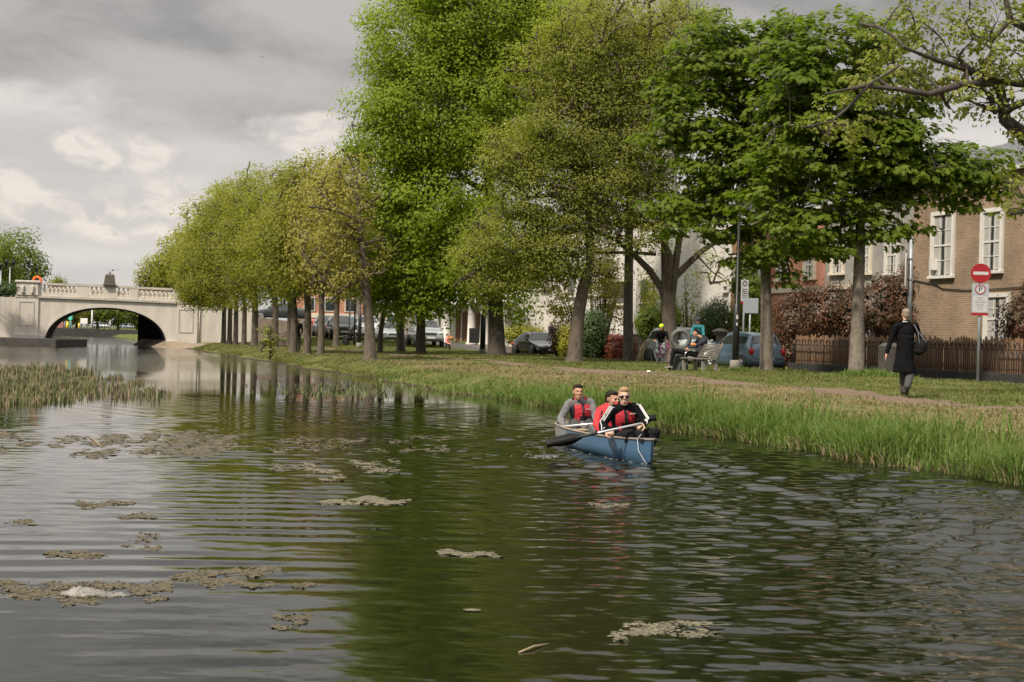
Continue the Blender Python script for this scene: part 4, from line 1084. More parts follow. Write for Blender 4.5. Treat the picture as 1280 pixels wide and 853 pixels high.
# ================================================================== things seen through the arch
def far_side():
    # quay wall of the far basin with its ground is part of the ground sheet (u > 246); rails, posts, cars on it
    zq = 1.1
    b = MB(); a, c = W(-60, 418, 254), W(420, 418, 300)
    d = (c - a); d.z = 0; n = 70
    for i in range(n + 1):
        p = a + d * i / n; b.box(p.x - .04, p.y - .04, zq - .1, p.x + .04, p.y + .04, zq + .9)
    for z in (.5, .87): b.tube([(a.x, a.y, zq + z), (c.x, c.y, zq + z)], .03, 5)
    tag(b.build('railing', M_IRON), 'dark railing along the far quay seen through the arch', 'railing')
    for px, col, y0, w, lab in ((84, (.8, .6, .03), 402, .4, 'yellow post seen through the arch, left one'), (98.5, (.75, .55, .05), 404, .3, 'yellow post seen through the arch, right one'), (87.5, (.1, .5, .35), 396, .2, 'thin green pole seen through the arch'), (114.5, (.6, .62, .6), 388, .3, 'tall pale pole seen through the arch'), (137.5, (.35, .38, .36), 400, .22, 'slim grey pole seen through the arch near its right side')):
        p = W(px, 418, 250); h = W(px, y0, 250).z - zq
        o = MB().tube([(0, 0, 0), (0, 0, h * .5), (0, 0, h)], [w / 2 * 1.15, w / 2, w / 2 * .8], 8).build('pole', mat('pole_%d' % px, col)); o.location = (p.x, p.y, zq); tag(o, lab, 'pole', 'poles on the far quay')
    for px, y0, y1, w, c, lab in ((88, 394, 400, .7, (.06, .45, .35), 'teal green sign board seen through the arch'), (105, 398, 405, 1.2, (.7, .7, .66), 'white van sized box among trees through the arch'), (74, 403, 412, 1.4, (.3, .14, .12), 'reddish low hoarding through the left of the arch')):
        p = W(px, y1, 258); p.z = zq; h0 = W(px, y1, 258).z; h1 = W(px, y0, 258).z
        t = thing('hoarding', lab, 'board', p)
        b = MB(); b.box(-w / 2, -.1, max(h0 - zq, .05), w / 2, .1, h1 - zq, .02); b.build('panel', mat('board_%d' % px, c), t)
        b = MB(); b.box(-w * .3, .11, 0, -w * .3 + .12, .2, h1 - zq - .1); b.box(w * .3 - .12, .11, 0, w * .3, .2, h1 - zq - .1); b.build('frame', M_GALV, t)
far_side()
def far_quay():
    a, c = UV(245.2, -60), UV(245.2, 40); b = MB(); b.prism([(a.x, a.y, -.6), (c.x, c.y, -.6), (c.x, c.y + 1.6, -.6), (a.x, a.y + 1.6, -.6)], (0, 0, 1.74))
    o = b.build('basin_wall', M_DARKST); tag(o, kind='structure')
far_quay()

# ================================================================== houses
def brick_mat(name, c1, c2, mortar, sc=1.0):
    m = bpy.data.materials.new(name); m.use_nodes = True; nt = m.node_tree; b = nt.nodes['Principled BSDF']; b.inputs['Roughness'].default_value = .9
    tc = nn(nt, 'ShaderNodeTexCoord'); sp = nn(nt, 'ShaderNodeSeparateXYZ'); cb = nn(nt, 'ShaderNodeCombineXYZ')
    ad = nn(nt, 'ShaderNodeMath', operation='ADD')
    nt.links.new(tc.outputs['Object'], sp.inputs[0]); nt.links.new(sp.outputs[1], ad.inputs[0]); nt.links.new(sp.outputs[0], ad.inputs[1]); nt.links.new(ad.outputs[0], cb.inputs[0]); nt.links.new(sp.outputs[2], cb.inputs[1])
    br = nn(nt, 'ShaderNodeTexBrick'); br.inputs['Scale'].default_value = sc; br.inputs['Brick Width'].default_value = .235; br.inputs['Row Height'].default_value = .08; br.inputs['Mortar Size'].default_value = .012
    br.inputs['Color1'].default_value = (*c1, 1); br.inputs['Color2'].default_value = (*c2, 1); br.inputs['Mortar'].default_value = (*mortar, 1)
    nt.links.new(cb.outputs[0], br.inputs['Vector'])
    nz = nn(nt, 'ShaderNodeTexNoise'); nz.inputs['Scale'].default_value = .8; nz.inputs['Detail'].default_value = 7; nt.links.new(tc.outputs['Object'], nz.inputs['Vector'])
    mr = nn(nt, 'ShaderNodeMapRange'); mr.inputs[1].default_value = .3; mr.inputs[2].default_value = .7; mr.inputs[3].default_value = .75; mr.inputs[4].default_value = 1.15; nt.links.new(nz.outputs[0], mr.inputs[0])
    mx = nn(nt, 'ShaderNodeMix', data_type='RGBA', blend_type='MULTIPLY'); mx.inputs['Factor'].default_value = 1
    nt.links.new(br.outputs['Color'], mx.inputs['A']); nt.links.new(mr.outputs[0], mx.inputs['B']); nt.links.new(mx.outputs['Result'], b.inputs['Base Color'])
    bp = nn(nt, 'ShaderNodeBump'); bp.inputs['Strength'].default_value = .5; bp.inputs['Distance'].default_value = .01; bp.invert = True
    nt.links.new(br.outputs['Fac'], bp.inputs['Height']); nt.links.new(bp.outputs[0], b.inputs['Normal'])
    MATS[name] = m; return m
M_BRICK = brick_mat('brown_brick', (.20, .125, .078), (.27, .18, .115), (.30, .25, .19))
M_RBRICK = brick_mat('red_brick', (.42, .13, .07), (.5, .19, .1), (.4, .3, .25))
M_WHITE = mat('white_paint', (.62, .60, .565), (.54, .52, .49), 2, .6)
M_CREAM = mat('cream_paint', (.66, .60, .49), (.58, .52, .42), 2, .7)
M_GLASS = mat('window_glass', (.05, .06, .065), (.02, .022, .025), 3, .06, spec=.8)
M_CURT = mat('curtain', (.46, .45, .42), (.24, .24, .23), 9, .8, stretch=(6, 6, .4))
M_SLATE = mat('slate', (.12, .12, .13), (.08, .08, .09), 8, .7, stretch=(1, 1, 3))
M_STUC = mat('pale_stucco', (.60, .575, .54), (.52, .495, .46), 1.2, .85)
M_SALM = mat('salmon_paint', (.50, .24, .16), (.42, .2, .135), 1.5, .85)
M_GREYP = mat('grey_render', (.30, .29, .27), (.23, .22, .21), 1.5, .85)
def uz(px, py, v0):
    a, b_ = ray(px, py); D = v0 / (a * DV.x + DV.y); u = a * D * DU.x + D * DU.y
    return u, H + b_ * D
def house(name, label, pa, pb, v0, ztop, wallm, wins, depth=9, roofh=2.2, roofm=None, chim=None, cat='house', zb=.3, trims=(), roof=True):
    ua, _ = uz(pa, 400, v0); ub, _ = uz(pb, 400, v0); ua, ub = min(ua, ub), max(ua, ub)
    o = UV(ua, v0, 0); t = thing(name, label, cat, o, AX)   # local: +x away from the canal, +y along it
    L = ub - ua
    b = MB(); b.box(0, 0, zb - .3, depth, L, ztop); b.build('wall', wallm, t)
    if roof:
        b = MB(); e = .25
        b.add([(-e, -.05, ztop + .004), (depth + e, -.05, ztop + .004), (depth / 2, -.05, ztop + roofh), (-e, L + .05, ztop + .004), (depth + e, L + .05, ztop + .004), (depth / 2, L + .05, ztop + roofh)], [(0, 1, 2), (3, 5, 4), (0, 2, 5, 3), (1, 4, 5, 2), (0, 3, 4, 1)])
        ro = b.build('roof', roofm or M_SLATE, t)
        if chim:
            for f in chim:
                b = MB(); y = L * f; b.box(depth / 2 - .5, y - .8, ztop + roofh - .7, depth / 2 + .5, y + .8, ztop + roofh + 1.3, .03); b.box(depth / 2 - .6, y - .9, ztop + roofh + 1.3, depth / 2 + .6, y + .9, ztop + roofh + 1.45)
                for q in (-.5, 0, .5): b.lathe([(.12, 0), (.1, .4), (.12, .42)], (depth / 2, y + q, ztop + roofh + 1.45), 8)
                b.build('chimney', M_STUC, ro)
        b = MB(); b.box(-.32, -.03, ztop - .12, -.2, L + .03, ztop + .0); b.build('gutter', mat('gutter_white', (.55, .54, .52)), ro)
    for w in wins:
        xa, ya, xb, yb = w[:4]; st = w[4] if len(w) > 4 else 'sash'
        u1, z1 = uz(xa, ya, v0); u2, z2 = uz(xb, yb, v0); _, z3 = uz(xa, yb, v0)
        y0, y1 = sorted((u1 - ua, u2 - ua)); zt, zb_ = z1, (z2 + z3) / 2
        if st == 'door':
            b = MB(); b.box(-.06, y0, zb_, .0 - .003, y1, zt); b.build('door', mat('door_dark', w[5] if len(w) > 5 else (.05, .04, .04)), t); continue
        s = .16 if st != 'plain' else .06
        fr = MB()
        fr.box(-.10, y0, zb_ + .1, -.003, y0 + s, zt); fr.box(-.10, y1 - s, zb_ + .1, -.003, y1, zt); fr.box(-.10, y0 + s, zt - s, -.003, y1 - s, zt)
        wn = fr.build('window', w[5] if len(w) > 5 else M_WHITE, t)
        b = MB(); b.box(-.18, y0 - .05, zb_ - .02, -.003, y1 + .05, zb_ + .098, .01); b.build('sill', w[5] if len(w) > 5 else M_WHITE, wn)
        b = MB(); b.box(-.02, y0 + s, zb_ + .1, -.004, y1 - s, zt - s); b.build('pane', M_GLASS, wn)
        if st == 'sash':
            b = MB(); q = (y1 - y0 - 2 * s)
            b.box(-.024, y0 + s + .04, zb_ + .14, -.0205, y0 + s + q * .42, zt - s - .04); b.box(-.024, y0 + s + q * .58, zb_ + .14, -.0205, y1 - s - .04, zt - s - .04); b.build('curtain', M_CURT, wn)
            b = MB(); zm = (zb_ + .1 + zt - s) / 2
            b.box(-.055, y0 + s, zm - .035, -.026, y1 - s, zm + .035)
            for k in (1, 2): 
                yy = y0 + s + q * k / 3; b.box(-.045, yy - .013, zb_ + .1, -.0265, yy + .013, zm - .036); b.box(-.045, yy - .013, zm + .036, -.0265, yy + .013, zt - s)
            for zz in ((zb_ + .1 + zm) / 2, (zm + zt - s) / 2): b.box(-.0455, y0 + s, zz - .013, -.0262, y1 - s, zz + .013)
            b.box(-.06, y0 + s, zb_ + .1, -.0262, y0 + s + .05, zt - s); b.box(-.06, y1 - s - .05, zb_ + .1, -.0262, y1 - s, zt - s)
            b.build('sash_bars', M_WHITE, wn)
    for tr in trims:
        kind, z0, z1, m = tr; b = MB(); b.box(-.1, 0.01, z0, -.003, L - .01, z1); b.build(kind, m, t)
    return t
house('brick_house', 'brown brick house with tall white sash windows behind the no entry sign', 1139, 1420, 34, 8.25, M_BRICK,
    [(1166, 266, 1193, 348), (1228, 262, 1254, 342), (1232, 367, 1262, 430), (1320, 258, 1350, 338)], 9, 2.0, None, [.05, .55])
bh = [o for o in bpy.data.objects if o.name == 'brick_house'][0]
def cable():
    pts = []
    for px, py in ((1139, 350), (1170, 356), (1178, 361), (1205, 363), (1240, 361.5), (1300, 358)):
        u, z = uz(px, py, 33.96); pts.append(UV(u, 33.95, z))
    MB().tube(pts, .022, 5).build('wall_cable', M_IRON, bh, world=True)
    b = MB(); u, z = uz(1170, 338, 34); p = UV(u, 33.9, z); b.box(p.x - .18, p.y - .1, p.z, p.x + .18, p.y + .1, p.z + .45); b.build('meter_box', M_WHITE, bh, world=True)
cable()
house('terrace_house', 'grey rendered terrace house next to the brown brick one', 1030, 1138.5, 34.05, 8.0, M_GREYP, [(1040, 300, 1056, 344, 'sash', M_CREAM), (1072, 296, 1090, 344, 'sash', M_CREAM), (1108, 292, 1124, 345)], trims=[('string_course', 4.05, 4.25, M_CREAM)])
house('terrace_house', 'salmon painted terrace house with cream window surrounds', 960, 1029.7, 34.1, 7.9, M_SALM, [(972, 316, 986, 352, 'sash', M_CREAM), (1006, 312, 1020, 350, 'sash', M_CREAM), (1012, 380, 1024, 410)], trims=[('string_course', 4.0, 4.25, M_CREAM), ('corner_band', 7.5, 7.8, M_CREAM)])
house('brown_house', 'narrow timber and brick house strip between white and salmon houses', 913, 959.5, 34.0, 7.6, mat('brown_timber', (.30, .17, .08), (.2, .11, .06), 2, .8), [(918, 318, 932, 356), (940, 316, 952, 354)])
house('white_house', 'plain white rendered house behind the forked tree', 795, 912.5, 34.3, 8.6, M_STUC, [(800, 350, 812, 380, 'plain'), (905, 357, 911, 366, 'plain')], roofh=1.5)
house('white_house', 'white house half covered in grey creeper behind olive trunks', 690, 794.5, 34.0, 9.2, M_STUC, [(768, 352, 782, 382, 'plain', M_CREAM), (730, 340, 742, 370, 'plain'), (710, 345, 720, 372, 'plain')], roofh=1.5)
house('white_house', 'low white building beyond the black saloon', 642, 689.5, 33.5, 5.0, M_STUC, [(655, 392, 662, 410, 'plain'), (672, 390, 680, 410, 'plain')], roofh=1.4)
pub = house('white_pub', 'white pub with round columns along its shaded porch', 536, 641, 31.2, 6.2, M_WHITE,
    [(571, 389, 575, 437, 'door', (.16, .05, .02)), (579, 390, 584, 438, 'door', (.5, .48, .45)), (593, 391, 599, 436, 'door', (.02, .02, .02)), (607, 396, 630, 428, 'plain'), (550, 350, 560, 372, 'plain'), (610, 350, 622, 372, 'plain')], roofh=2)
def pub_porch():
    first = None
    for px in (546, 559, 590, 606, 628):
        u, _ = uz(px, 400, 29.6)
        b = MB(); p = UV(u, 29.6, .9); b.lathe([(.42, 0), (.42, .15), (.33, .2), (.31, 1.5), (.28, 2.75), (.34, 2.8), (.38, 2.95)], p, 14); b.build('column', M_WHITE, pub, world=True)
    ua, _ = uz(540, 400, 29.6); ub, _ = uz(640, 400, 29.6); b = MB()
    ua, ub = min(ua, ub), max(ua, ub)
    b.prism([UV(ua, 29.2, 3.86), UV(ub, 29.2, 3.86), UV(ub, 31.19, 3.86), UV(ua, 31.19, 3.86)], (0, 0, .5)); b.build('porch_roof', M_WHITE, pub, world=True)
    b = MB(); b.prism([UV(ua, 29.0, .5), UV(ub, 29.0, .5), UV(ub, 31.19, .5), UV(ua, 31.19, .5)], (0, 0, .4)); b.build('step', M_STONE, pub, world=True)
    b = MB(); u, z = uz(594, 430, 29.2); p = UV(u, 29.1, .95); b.T = Matrix.Translation(p); b.box(-.35, -.03, .1, .35, .03, 1.15); b.T = None; b.build('menu_board', M_IRON, pub, world=True)
pub_porch()
shop = house('corner_shop', 'single storey stone fronted shop with pale slate roof beyond the silver car', 452, 512, 32, 4.6, M_STONE, [(484, 390, 492, 410, 'plain'), (468, 392, 474, 412, 'plain'), (500, 388, 506, 412, 'door')], 10, 2.6, mat('pale_slate', (.42, .41, .40), (.34, .33, .33), 8, .8, stretch=(1, 1, 4)))
def shop_sign():
    u, z = uz(487, 391, 31.7); u2, z2 = uz(483, 396, 31.7)
    b = MB(); ua, ub = sorted((u, u - 4)); b.prism([UV(ua, 31.7, 3.0), UV(ub, 31.7, 3.0), UV(ub, 31.9, 3.0), UV(ua, 31.9, 3.0)], (0, 0, .9)); b.build('shop_sign', mat('sign_teal', (.03, .16, .17)), shop, world=True)
    b = MB()
    for k in range(5):
        a = ua + .5 + k * .65; b.prism([UV(a, 31.66, 3.3), UV(a + .42, 31.66, 3.3), UV(a + .42, 31.69, 3.3), UV(a, 31.69, 3.3)], (0, 0, .34))
    b.build('shop_lettering', M_WHITE, shop, world=True)
shop_sign()
def red_building():
    p = W(412, 420, 150); p.z = 1.2
    t = thing('red_building', 'orange red brick building behind the approach road with gabled roof', 'building', p, R(10))
    x0, x1 = -3.6, 3.2
    b = MB(); b.box(x0, 0, -.5, x1, 8, 4.6); b.build('wall', M_RBRICK, t)
    b = MB(); b.add([(x0 - .2, -.2, 4.604), (x1 + .2, -.2, 4.604), (x1 + .2, 8.2, 4.604), (x0 - .2, 8.2, 4.604), (x0 - .2, 4, 6.6), (x1 + .2, 4, 6.6)], [(0, 1, 5, 4), (2, 3, 4, 5), (0, 4, 3), (1, 2, 5), (0, 3, 2, 1)]); b.build('roof', M_SLATE, t)
    b = MB(); b.box(x0 + .02, -.35, .2, x1 - .02, -.004, 1.6); b.build('shop_base', M_STONE, t)
    for k, x in enumerate((-2.6, -.6, 1.4)):
        f = MB(); f.box(x, -.08, 2.4, x + 1.1, -.003, 3.8); w = f.build('window', M_WHITE, t); g = MB(); g.box(x + .1, -.1, 2.5, x + 1.0, -.081, 3.7); g.build('pane', M_GLASS, w)
    b = MB(); b.box(x0 + .3, -.2, 1.75, x1 - .3, -.004, 2.2); b.build('fascia', M_CREAM, t)
red_building()

# ================================================================== fences, walls, piers
def fence_run(u0, u1, v, la, lb, seed):
    o = UV(u0, v, .3); rng = random.Random(seed); L = u1 - u0
    t = thing('timber_fence', la, 'fence', o, AX)
    b = MB(); y = 0
    while y < L:
        w = rng.uniform(.105, .135); h = 1.62 + rng.uniform(-.10, .06)
        b.box(.22 + rng.uniform(0, .02), y, .45, .245 + rng.uniform(0, .02), y + w, h - .05); b.prism([(.23, y, h - .049), (.23, y + w, h - .049), (.23, y + w * .5, h + .03)], (.02, 0, 0))
        y += rng.uniform(.15, .175)
    b.build('pales', mat('fence_timber', (.30, .175, .095), (.15, .09, .055), 2.5, .85, island=.6, bump=.5, bscale=10, stretch=(3, 3, .5)), t)
    for z in (.62, 1.3):
        b = MB(); b.box(.27, 0, z, .32, L, z + .09); b.build('rail', mat('fence_timber_dark', (.08, .05, .03)), t)
    t = thing('iron_railing', lb, 'railing', o, AX)
    b = MB(); b.box(-.14, 0, -.3, .18, L, .46, .02); b.build('plinth', mat('plinth_dark', (.035, .033, .03), (.02, .02, .02), 3, .9), t)
    b = MB(); y = .1; k = 0
    while y < L - .1:
        b.tube([(0, y, .45), (0, y, 1.38 if k % 2 else 1.24)], .013, 5)
        if k % 2: b.tube([(0, y, 1.36), (0, y, 1.40), (0, y, 1.47)], [.011, .034, .002], 5)
        elif k % 4 == 0 and y < L - .6:
            b.tube([(0, y + .19 - .15 * math.cos(a), 1.28 + .19 * math.sin(a)) for a in [PI * j / 8 for j in range(9)]], .016, 5, smooth=True)
        y += .13; k += 1
    b.build('bars', M_IRON, t)
    for z in (.56, 1.22):
        b = MB(); b.box(-.02, 0, z, .02, L, z + .03); b.build('rail', M_IRON, t)
def fence():
    v = 30.62; U = sorted((uz(1330, 450, v)[0], uz(988, 450, v)[0])); G = sorted((uz(1134, 450, v)[0], uz(1106, 450, v)[0]))
    fence_run(U[0], G[0] + .12, v, 'brown timber fence behind the railings right of the walking person', 'black hoop topped railing on dark plinth behind the no entry sign', 5)
    fence_run(G[1] - .12, U[1], v, 'brown timber fence between the stone pier and the blue hatchback', 'black railing left of the stone pier, behind the pale maple trunk', 6)
    p = UV((G[0] + G[1]) / 2, v - .1, .3); hw = (G[1] - G[0]) / 2 - .14
    t = thing('gate_pier', 'rough grey stone pier in the fence behind the walking woman', 'pier', p, AX)
    b = MB(); b.box(-.35, -hw, -.2, .3, hw, 1.38, .12); b.build('shaft', mat('pier_stone', (.33, .29, .25), (.20, .175, .15), 2, .9, bump=.5, bscale=9), t)
fence()
def stone_pier():
    p = W(899, 460, 72); p.z = gh(p)
    t = thing('capped_pier', 'grey stone gate pier with wide pyramid cap behind the bench', 'pier', p, AX)
    def rg(w, z): return [(-w, -w, z), (w, -w, z), (w, w, z), (-w, w, z)]
    b = MB(); b.loft([rg(.17, -.2), rg(.17, 1.05), rg(.14, 1.06), rg(.14, 1.35)], True, True, False); b.build('shaft', M_STONE, t)
    b = MB(); b.loft([rg(.21, 1.351), rg(.21, 1.42), rg(.30, 1.47), rg(.30, 1.53), rg(.08, 1.64), rg(.04, 1.65)], True, True, False); b.build('cap', M_STONE, t)
stone_pier()
def low_wall(label, pa, pb, v, h, seed, name='low_kerb_wall'):
    u0, u1 = sorted((uz(pa, 448, v)[0], uz(pb, 448, v)[0])); o = UV(u0, v, float(ground_h((u0 + u1) / 2, v)))
    b = MB(); b.box(0, 0, -.2, .2, u1 - u0, h, .015); ob = b.build(name, M_STONE); ob.location = o; ob.rotation_euler = (0, 0, AX); tag(ob, label, 'wall')
low_wall('low grey stone edging under the conifer bush', 712, 751, 30.9, .38, 1)
low_wall('low grey stone edging under the clipped red hedge', 756, 786, 30.9, .38, 2)
def grey_wall():
    u0, u1 = sorted((uz(790, 430, 31.2)[0], uz(832, 430, 31.2)[0])); o = UV(u0, 31.2, .4)
    t = thing('garden_wall', 'grey stone garden wall behind the yellow helmet cyclist', 'wall', o, AX)
    b = MB(); b.box(0, 0, -.2, .35, u1 - u0, 1.4, .02); b.build('stonework', M_STONE, t); b = MB(); b.box(-.05, -.02, 1.402, .4, u1 - u0 + .02, 1.5, .02); b.build('coping', M_STONE, t)
grey_wall()
def stakes():
    p = W(801, 450, 67); p.z = gh(p); b = MB(); rng = random.Random(2)
    for k in range(9): b.tube([(rng.uniform(-.18, .1), rng.uniform(-.1, .1), 0), (rng.uniform(-.1, .28), 0, rng.uniform(.7, 1.0))], .02, 5)
    o = b.build('cane_bundle', mat('pale_cane', (.5, .42, .26), (.4, .33, .2), 5, .8)); o.location = p; tag(o, 'bundle of pale canes leaning beside the olive trunk and silver car', 'canes')
stakes()

# ================================================================== poles and signs
def lamp_post(px, py1, D, label, h=6.0, r=.085):
    p = W(px, py1, D); p.z = gh(p)
    t = thing('lamp_post', label, 'street lamp', p)
    b = MB(); b.tube([(0, 0, .3), (0, 0, 2.2), (0, 0, 2.25), (0, 0, h)], [r * 1.35, r * 1.35, r * .75, r * .55], 12); b.build('post', M_IRON, t)
    b = MB(); b.lathe([(.19, -.1), (.19, .3), (.15, .32)], (0, 0, 0), 12); b.build('base', M_STONE, t)
    b = MB(); b.tube([(0, 0, h), (0, -.3, h + .5), (.0, -.9, h + .6)], .035, 8); b.ell((0, -1.1, h + .57), (.14, .34, .09)); b.build('lamp_head', M_IRON, t)
    return t
lp = lamp_post(919, 464, 52, 'black lamp post with small white sticker standing beside the park bench', 6.5)
b = MB(); b.box(-.03, -.128, 1.72, .03, -.12, 1.86); b.box(-.028, -.128, 1.5, .02, -.12, 1.6); b.build('sticker', M_WHITE, lp)
lamp_post(603, 442, 82, 'black lamp post in front of the pub left of the thickest trunk', 6.5, .11)
lamp_post(449, 435, 96, 'slim black lamp post by the motorbike and parked black car', 5.2, .08)
def tall_pole():
    p = W(1135, 462, 56); p.z = .4
    t = thing('signal_pole', 'grey pole with sign board seen edge on, rising above the walking woman', 'pole', p)
    h = W(1137, 300, 56).z
    b = MB(); b.tube([(0, 0, 0), (0, 0, h)], .085, 12); b.build('pole', M_GALV, t)
    z0, z1 = W(1137, 359, 56).z, W(1137, 318, 56).z
    b = MB(); b.T = Matrix.Rotation(R(70), 4, 'Z'); b.box(-.4, .12, z0 - p.z, .4, .17, z1 - p.z, .01); b.build('sign_board', M_WHITE, t)
    b = MB()
    for z in (z0 + .25, z1 - .2): b.box(-.11, -.1, z - p.z, .11, .1, z - p.z + .05)
    b.build('bracket', M_GALV, t)
tall_pole()
M_RED = mat('sign_red', (.27, .008, .014), rough=.4); M_SWHITE = mat('sign_white', (.42, .42, .43), rough=.5); M_SGREY = mat('sign_grey', (.30, .33, .37), rough=.5); M_BLK = mat('print_black', (.01, .01, .012), rough=.5)
def text_part(name, txt, size, loc, m, parent, rot=(PI/2, 0, 0), ext=.002):
    c = bpy.data.curves.new(name, 'FONT'); c.body = txt; c.size = size; c.align_x = 'CENTER'; c.align_y = 'CENTER'; c.extrude = ext
    o = bpy.data.objects.new(name, c); COL.objects.link(o)
    dg = bpy.context.evaluated_depsgraph_get(); me = bpy.data.meshes.new_from_object(o.evaluated_get(dg)); bpy.data.objects.remove(o)
    me.materials.clear(); me.materials.append(m); q = link(name, me, parent); q.location = loc; q.rotation_euler = rot
    return q
def disc(b, c, r, y0, y1, n=28, r_in=None):
    if r_in is None:
        b.prism([(c[0] + r * math.cos(2*PI*k/n), y0, c[1] + r * math.sin(2*PI*k/n)) for k in range(n)], (0, y1 - y0, 0))
    else:
        rings = []
        for k in range(n + 1):
            a = 2*PI*k/n; rings.append([(c[0] + q * math.cos(a), y, c[1] + q * math.sin(a)) for q, y in ((r, y0), (r, y1), (r_in, y1), (r_in, y0))])
        b.loft(rings, False, True, False)
def no_entry():
    D = 44.5; s = F / D
    p = W(1222, 480, D); p.z = gh(p)
    t = thing('road_sign', 'red no entry disc over a parking plate on a galvanised post', 'sign', p, R(-10))
    zt = W(1227, 342, D).z - p.z
    b = MB(); b.tube([(0, 0, -.1), (0, 0, zt + .2)], .045, 10); b.build('post', M_GALV, t)
    b = MB(); disc(b, (0, zt), .285, -.075, -.055); b.build('no_entry_disc', M_RED, t)
    b = MB(); b.box(-.215, -.080, zt - .045, .215, -.0755, zt + .045); b.build('white_bar', M_SWHITE, t)
    z1, z0 = zt - .30, zt - 1.23
    b = MB(); b.box(-.235, -.06, z0, .235, -.05, z1, 0); pl = b.build('parking_plate', M_SGREY, t)
    b = MB(); disc(b, (0, z1 - .17), .125, -.066, -.061); b.build('white_disc', M_SWHITE, pl)
    b = MB(); disc(b, (0, z1 - .17), .148, -.069, -.062, 28, .120); b.build('red_ring', M_RED, pl)
    text_part('letter_p', 'P', .24, (0, -.068, z1 - .17), M_BLK, pl)
    b = MB(); b.box(-.2, -.065, z0 + .1, .2, -.0605, z1 - .37); b.build('white_panel', M_SWHITE, pl)
    b = MB(); b.box(-.24, -.068, z0 - .005, .24, -.0605, z0 + .075); b.build('red_strip', M_RED, pl)
    b = MB(); rg = random.Random(4)
    for k, w in enumerate((.11, .06, .15, .16, .10, .15, .07, .09)):
        z = z1 - .41 - k * .048; x = -w
        while x < w:
            l = rg.uniform(.02, .05); b.box(x, -.0665, z - .013, min(x + l, w), -.0652, z + .005); x += l + .012
    b.build('small_print', mat('print_grey', (.12, .12, .13)), pl)
no_entry()
def left_sign():
    D = 64; p = W(928, 455, D); p.z = .45
    t = thing('parking_sign', 'small parking sign high on a grey post behind the lamp post', 'sign', p, R(6))
    zt = W(928, 350, D).z - p.z
    b = MB(); b.tube([(0, 0, -.1), (0, 0, zt + .05)], .045, 8); b.build('post', M_GALV, t)
    b = MB(); b.box(-.16, -.07, zt - .95, .16, -.055, zt); pl = b.build('sign_plate', M_SWHITE, t)
    b = MB(); b.box(-.16, -.074, zt - 1.02, .16, -.0555, zt - .9); b.build('red_strip', M_RED, pl)
    b = MB(); disc(b, (0, zt - .16), .1, -.08, -.072, 20, .07); b.build('ring_mark', M_BLK, pl)
    b = MB()
    for k in range(5): b.box(-.11, -.076, zt - .42 - k * .09, .11, -.0705, zt - .38 - k * .09)
    b.build('small_print', mat('print_grey', None), pl)
    p = W(936, 455, 63); p.z = .45; t = thing('sign_back', 'grey back of a square road sign left of the maple trunk', 'sign', p, R(6)); zz = W(936, 382, 63).z - p.z
    b = MB(); b.tube([(0, 0, -.1), (0, 0, zz + .3)], .04, 8); b.build('post', M_GALV, t)
    b = MB(); b.box(-.32, -.07, zz - .32, .32, -.055, zz + .3, .004); b.build('plate', M_SGREY, t)
left_sign()
def round_sign():
    D = 100; p = W(436, 435, D); p.z = gh(p); zt = W(436, 367, D).z - p.z
    t = thing('round_sign', 'round white traffic sign with red rim in front of the red building', 'sign', p)
    b = MB(); b.tube([(0, 0, 0), (0, 0, zt)], .05, 8); b.build('post', M_GALV, t)
    b = MB(); disc(b, (0, zt), .3, -.09, -.07); b.build('face', M_SWHITE, t); b = MB(); disc(b, (0, zt), .33, -.095, -.091, 24, .25); b.build('rim', M_RED, t)
    p = W(442.5, 436, 98); p.z = gh(p); zt = W(442, 345, 98).z - p.z
    t = thing('banner_pole', 'pole with long narrow white banner left of the slim black lamp post', 'pole', p)
    b = MB(); b.tube([(0, 0, 0), (0, 0, zt)], .06, 8); b.build('pole', M_IRON, t)
    b = MB(); b.box(.08, -.03, zt - 2.6, .26, .03, zt - .2); b.build('banner', M_WHITE, t)
round_sign()
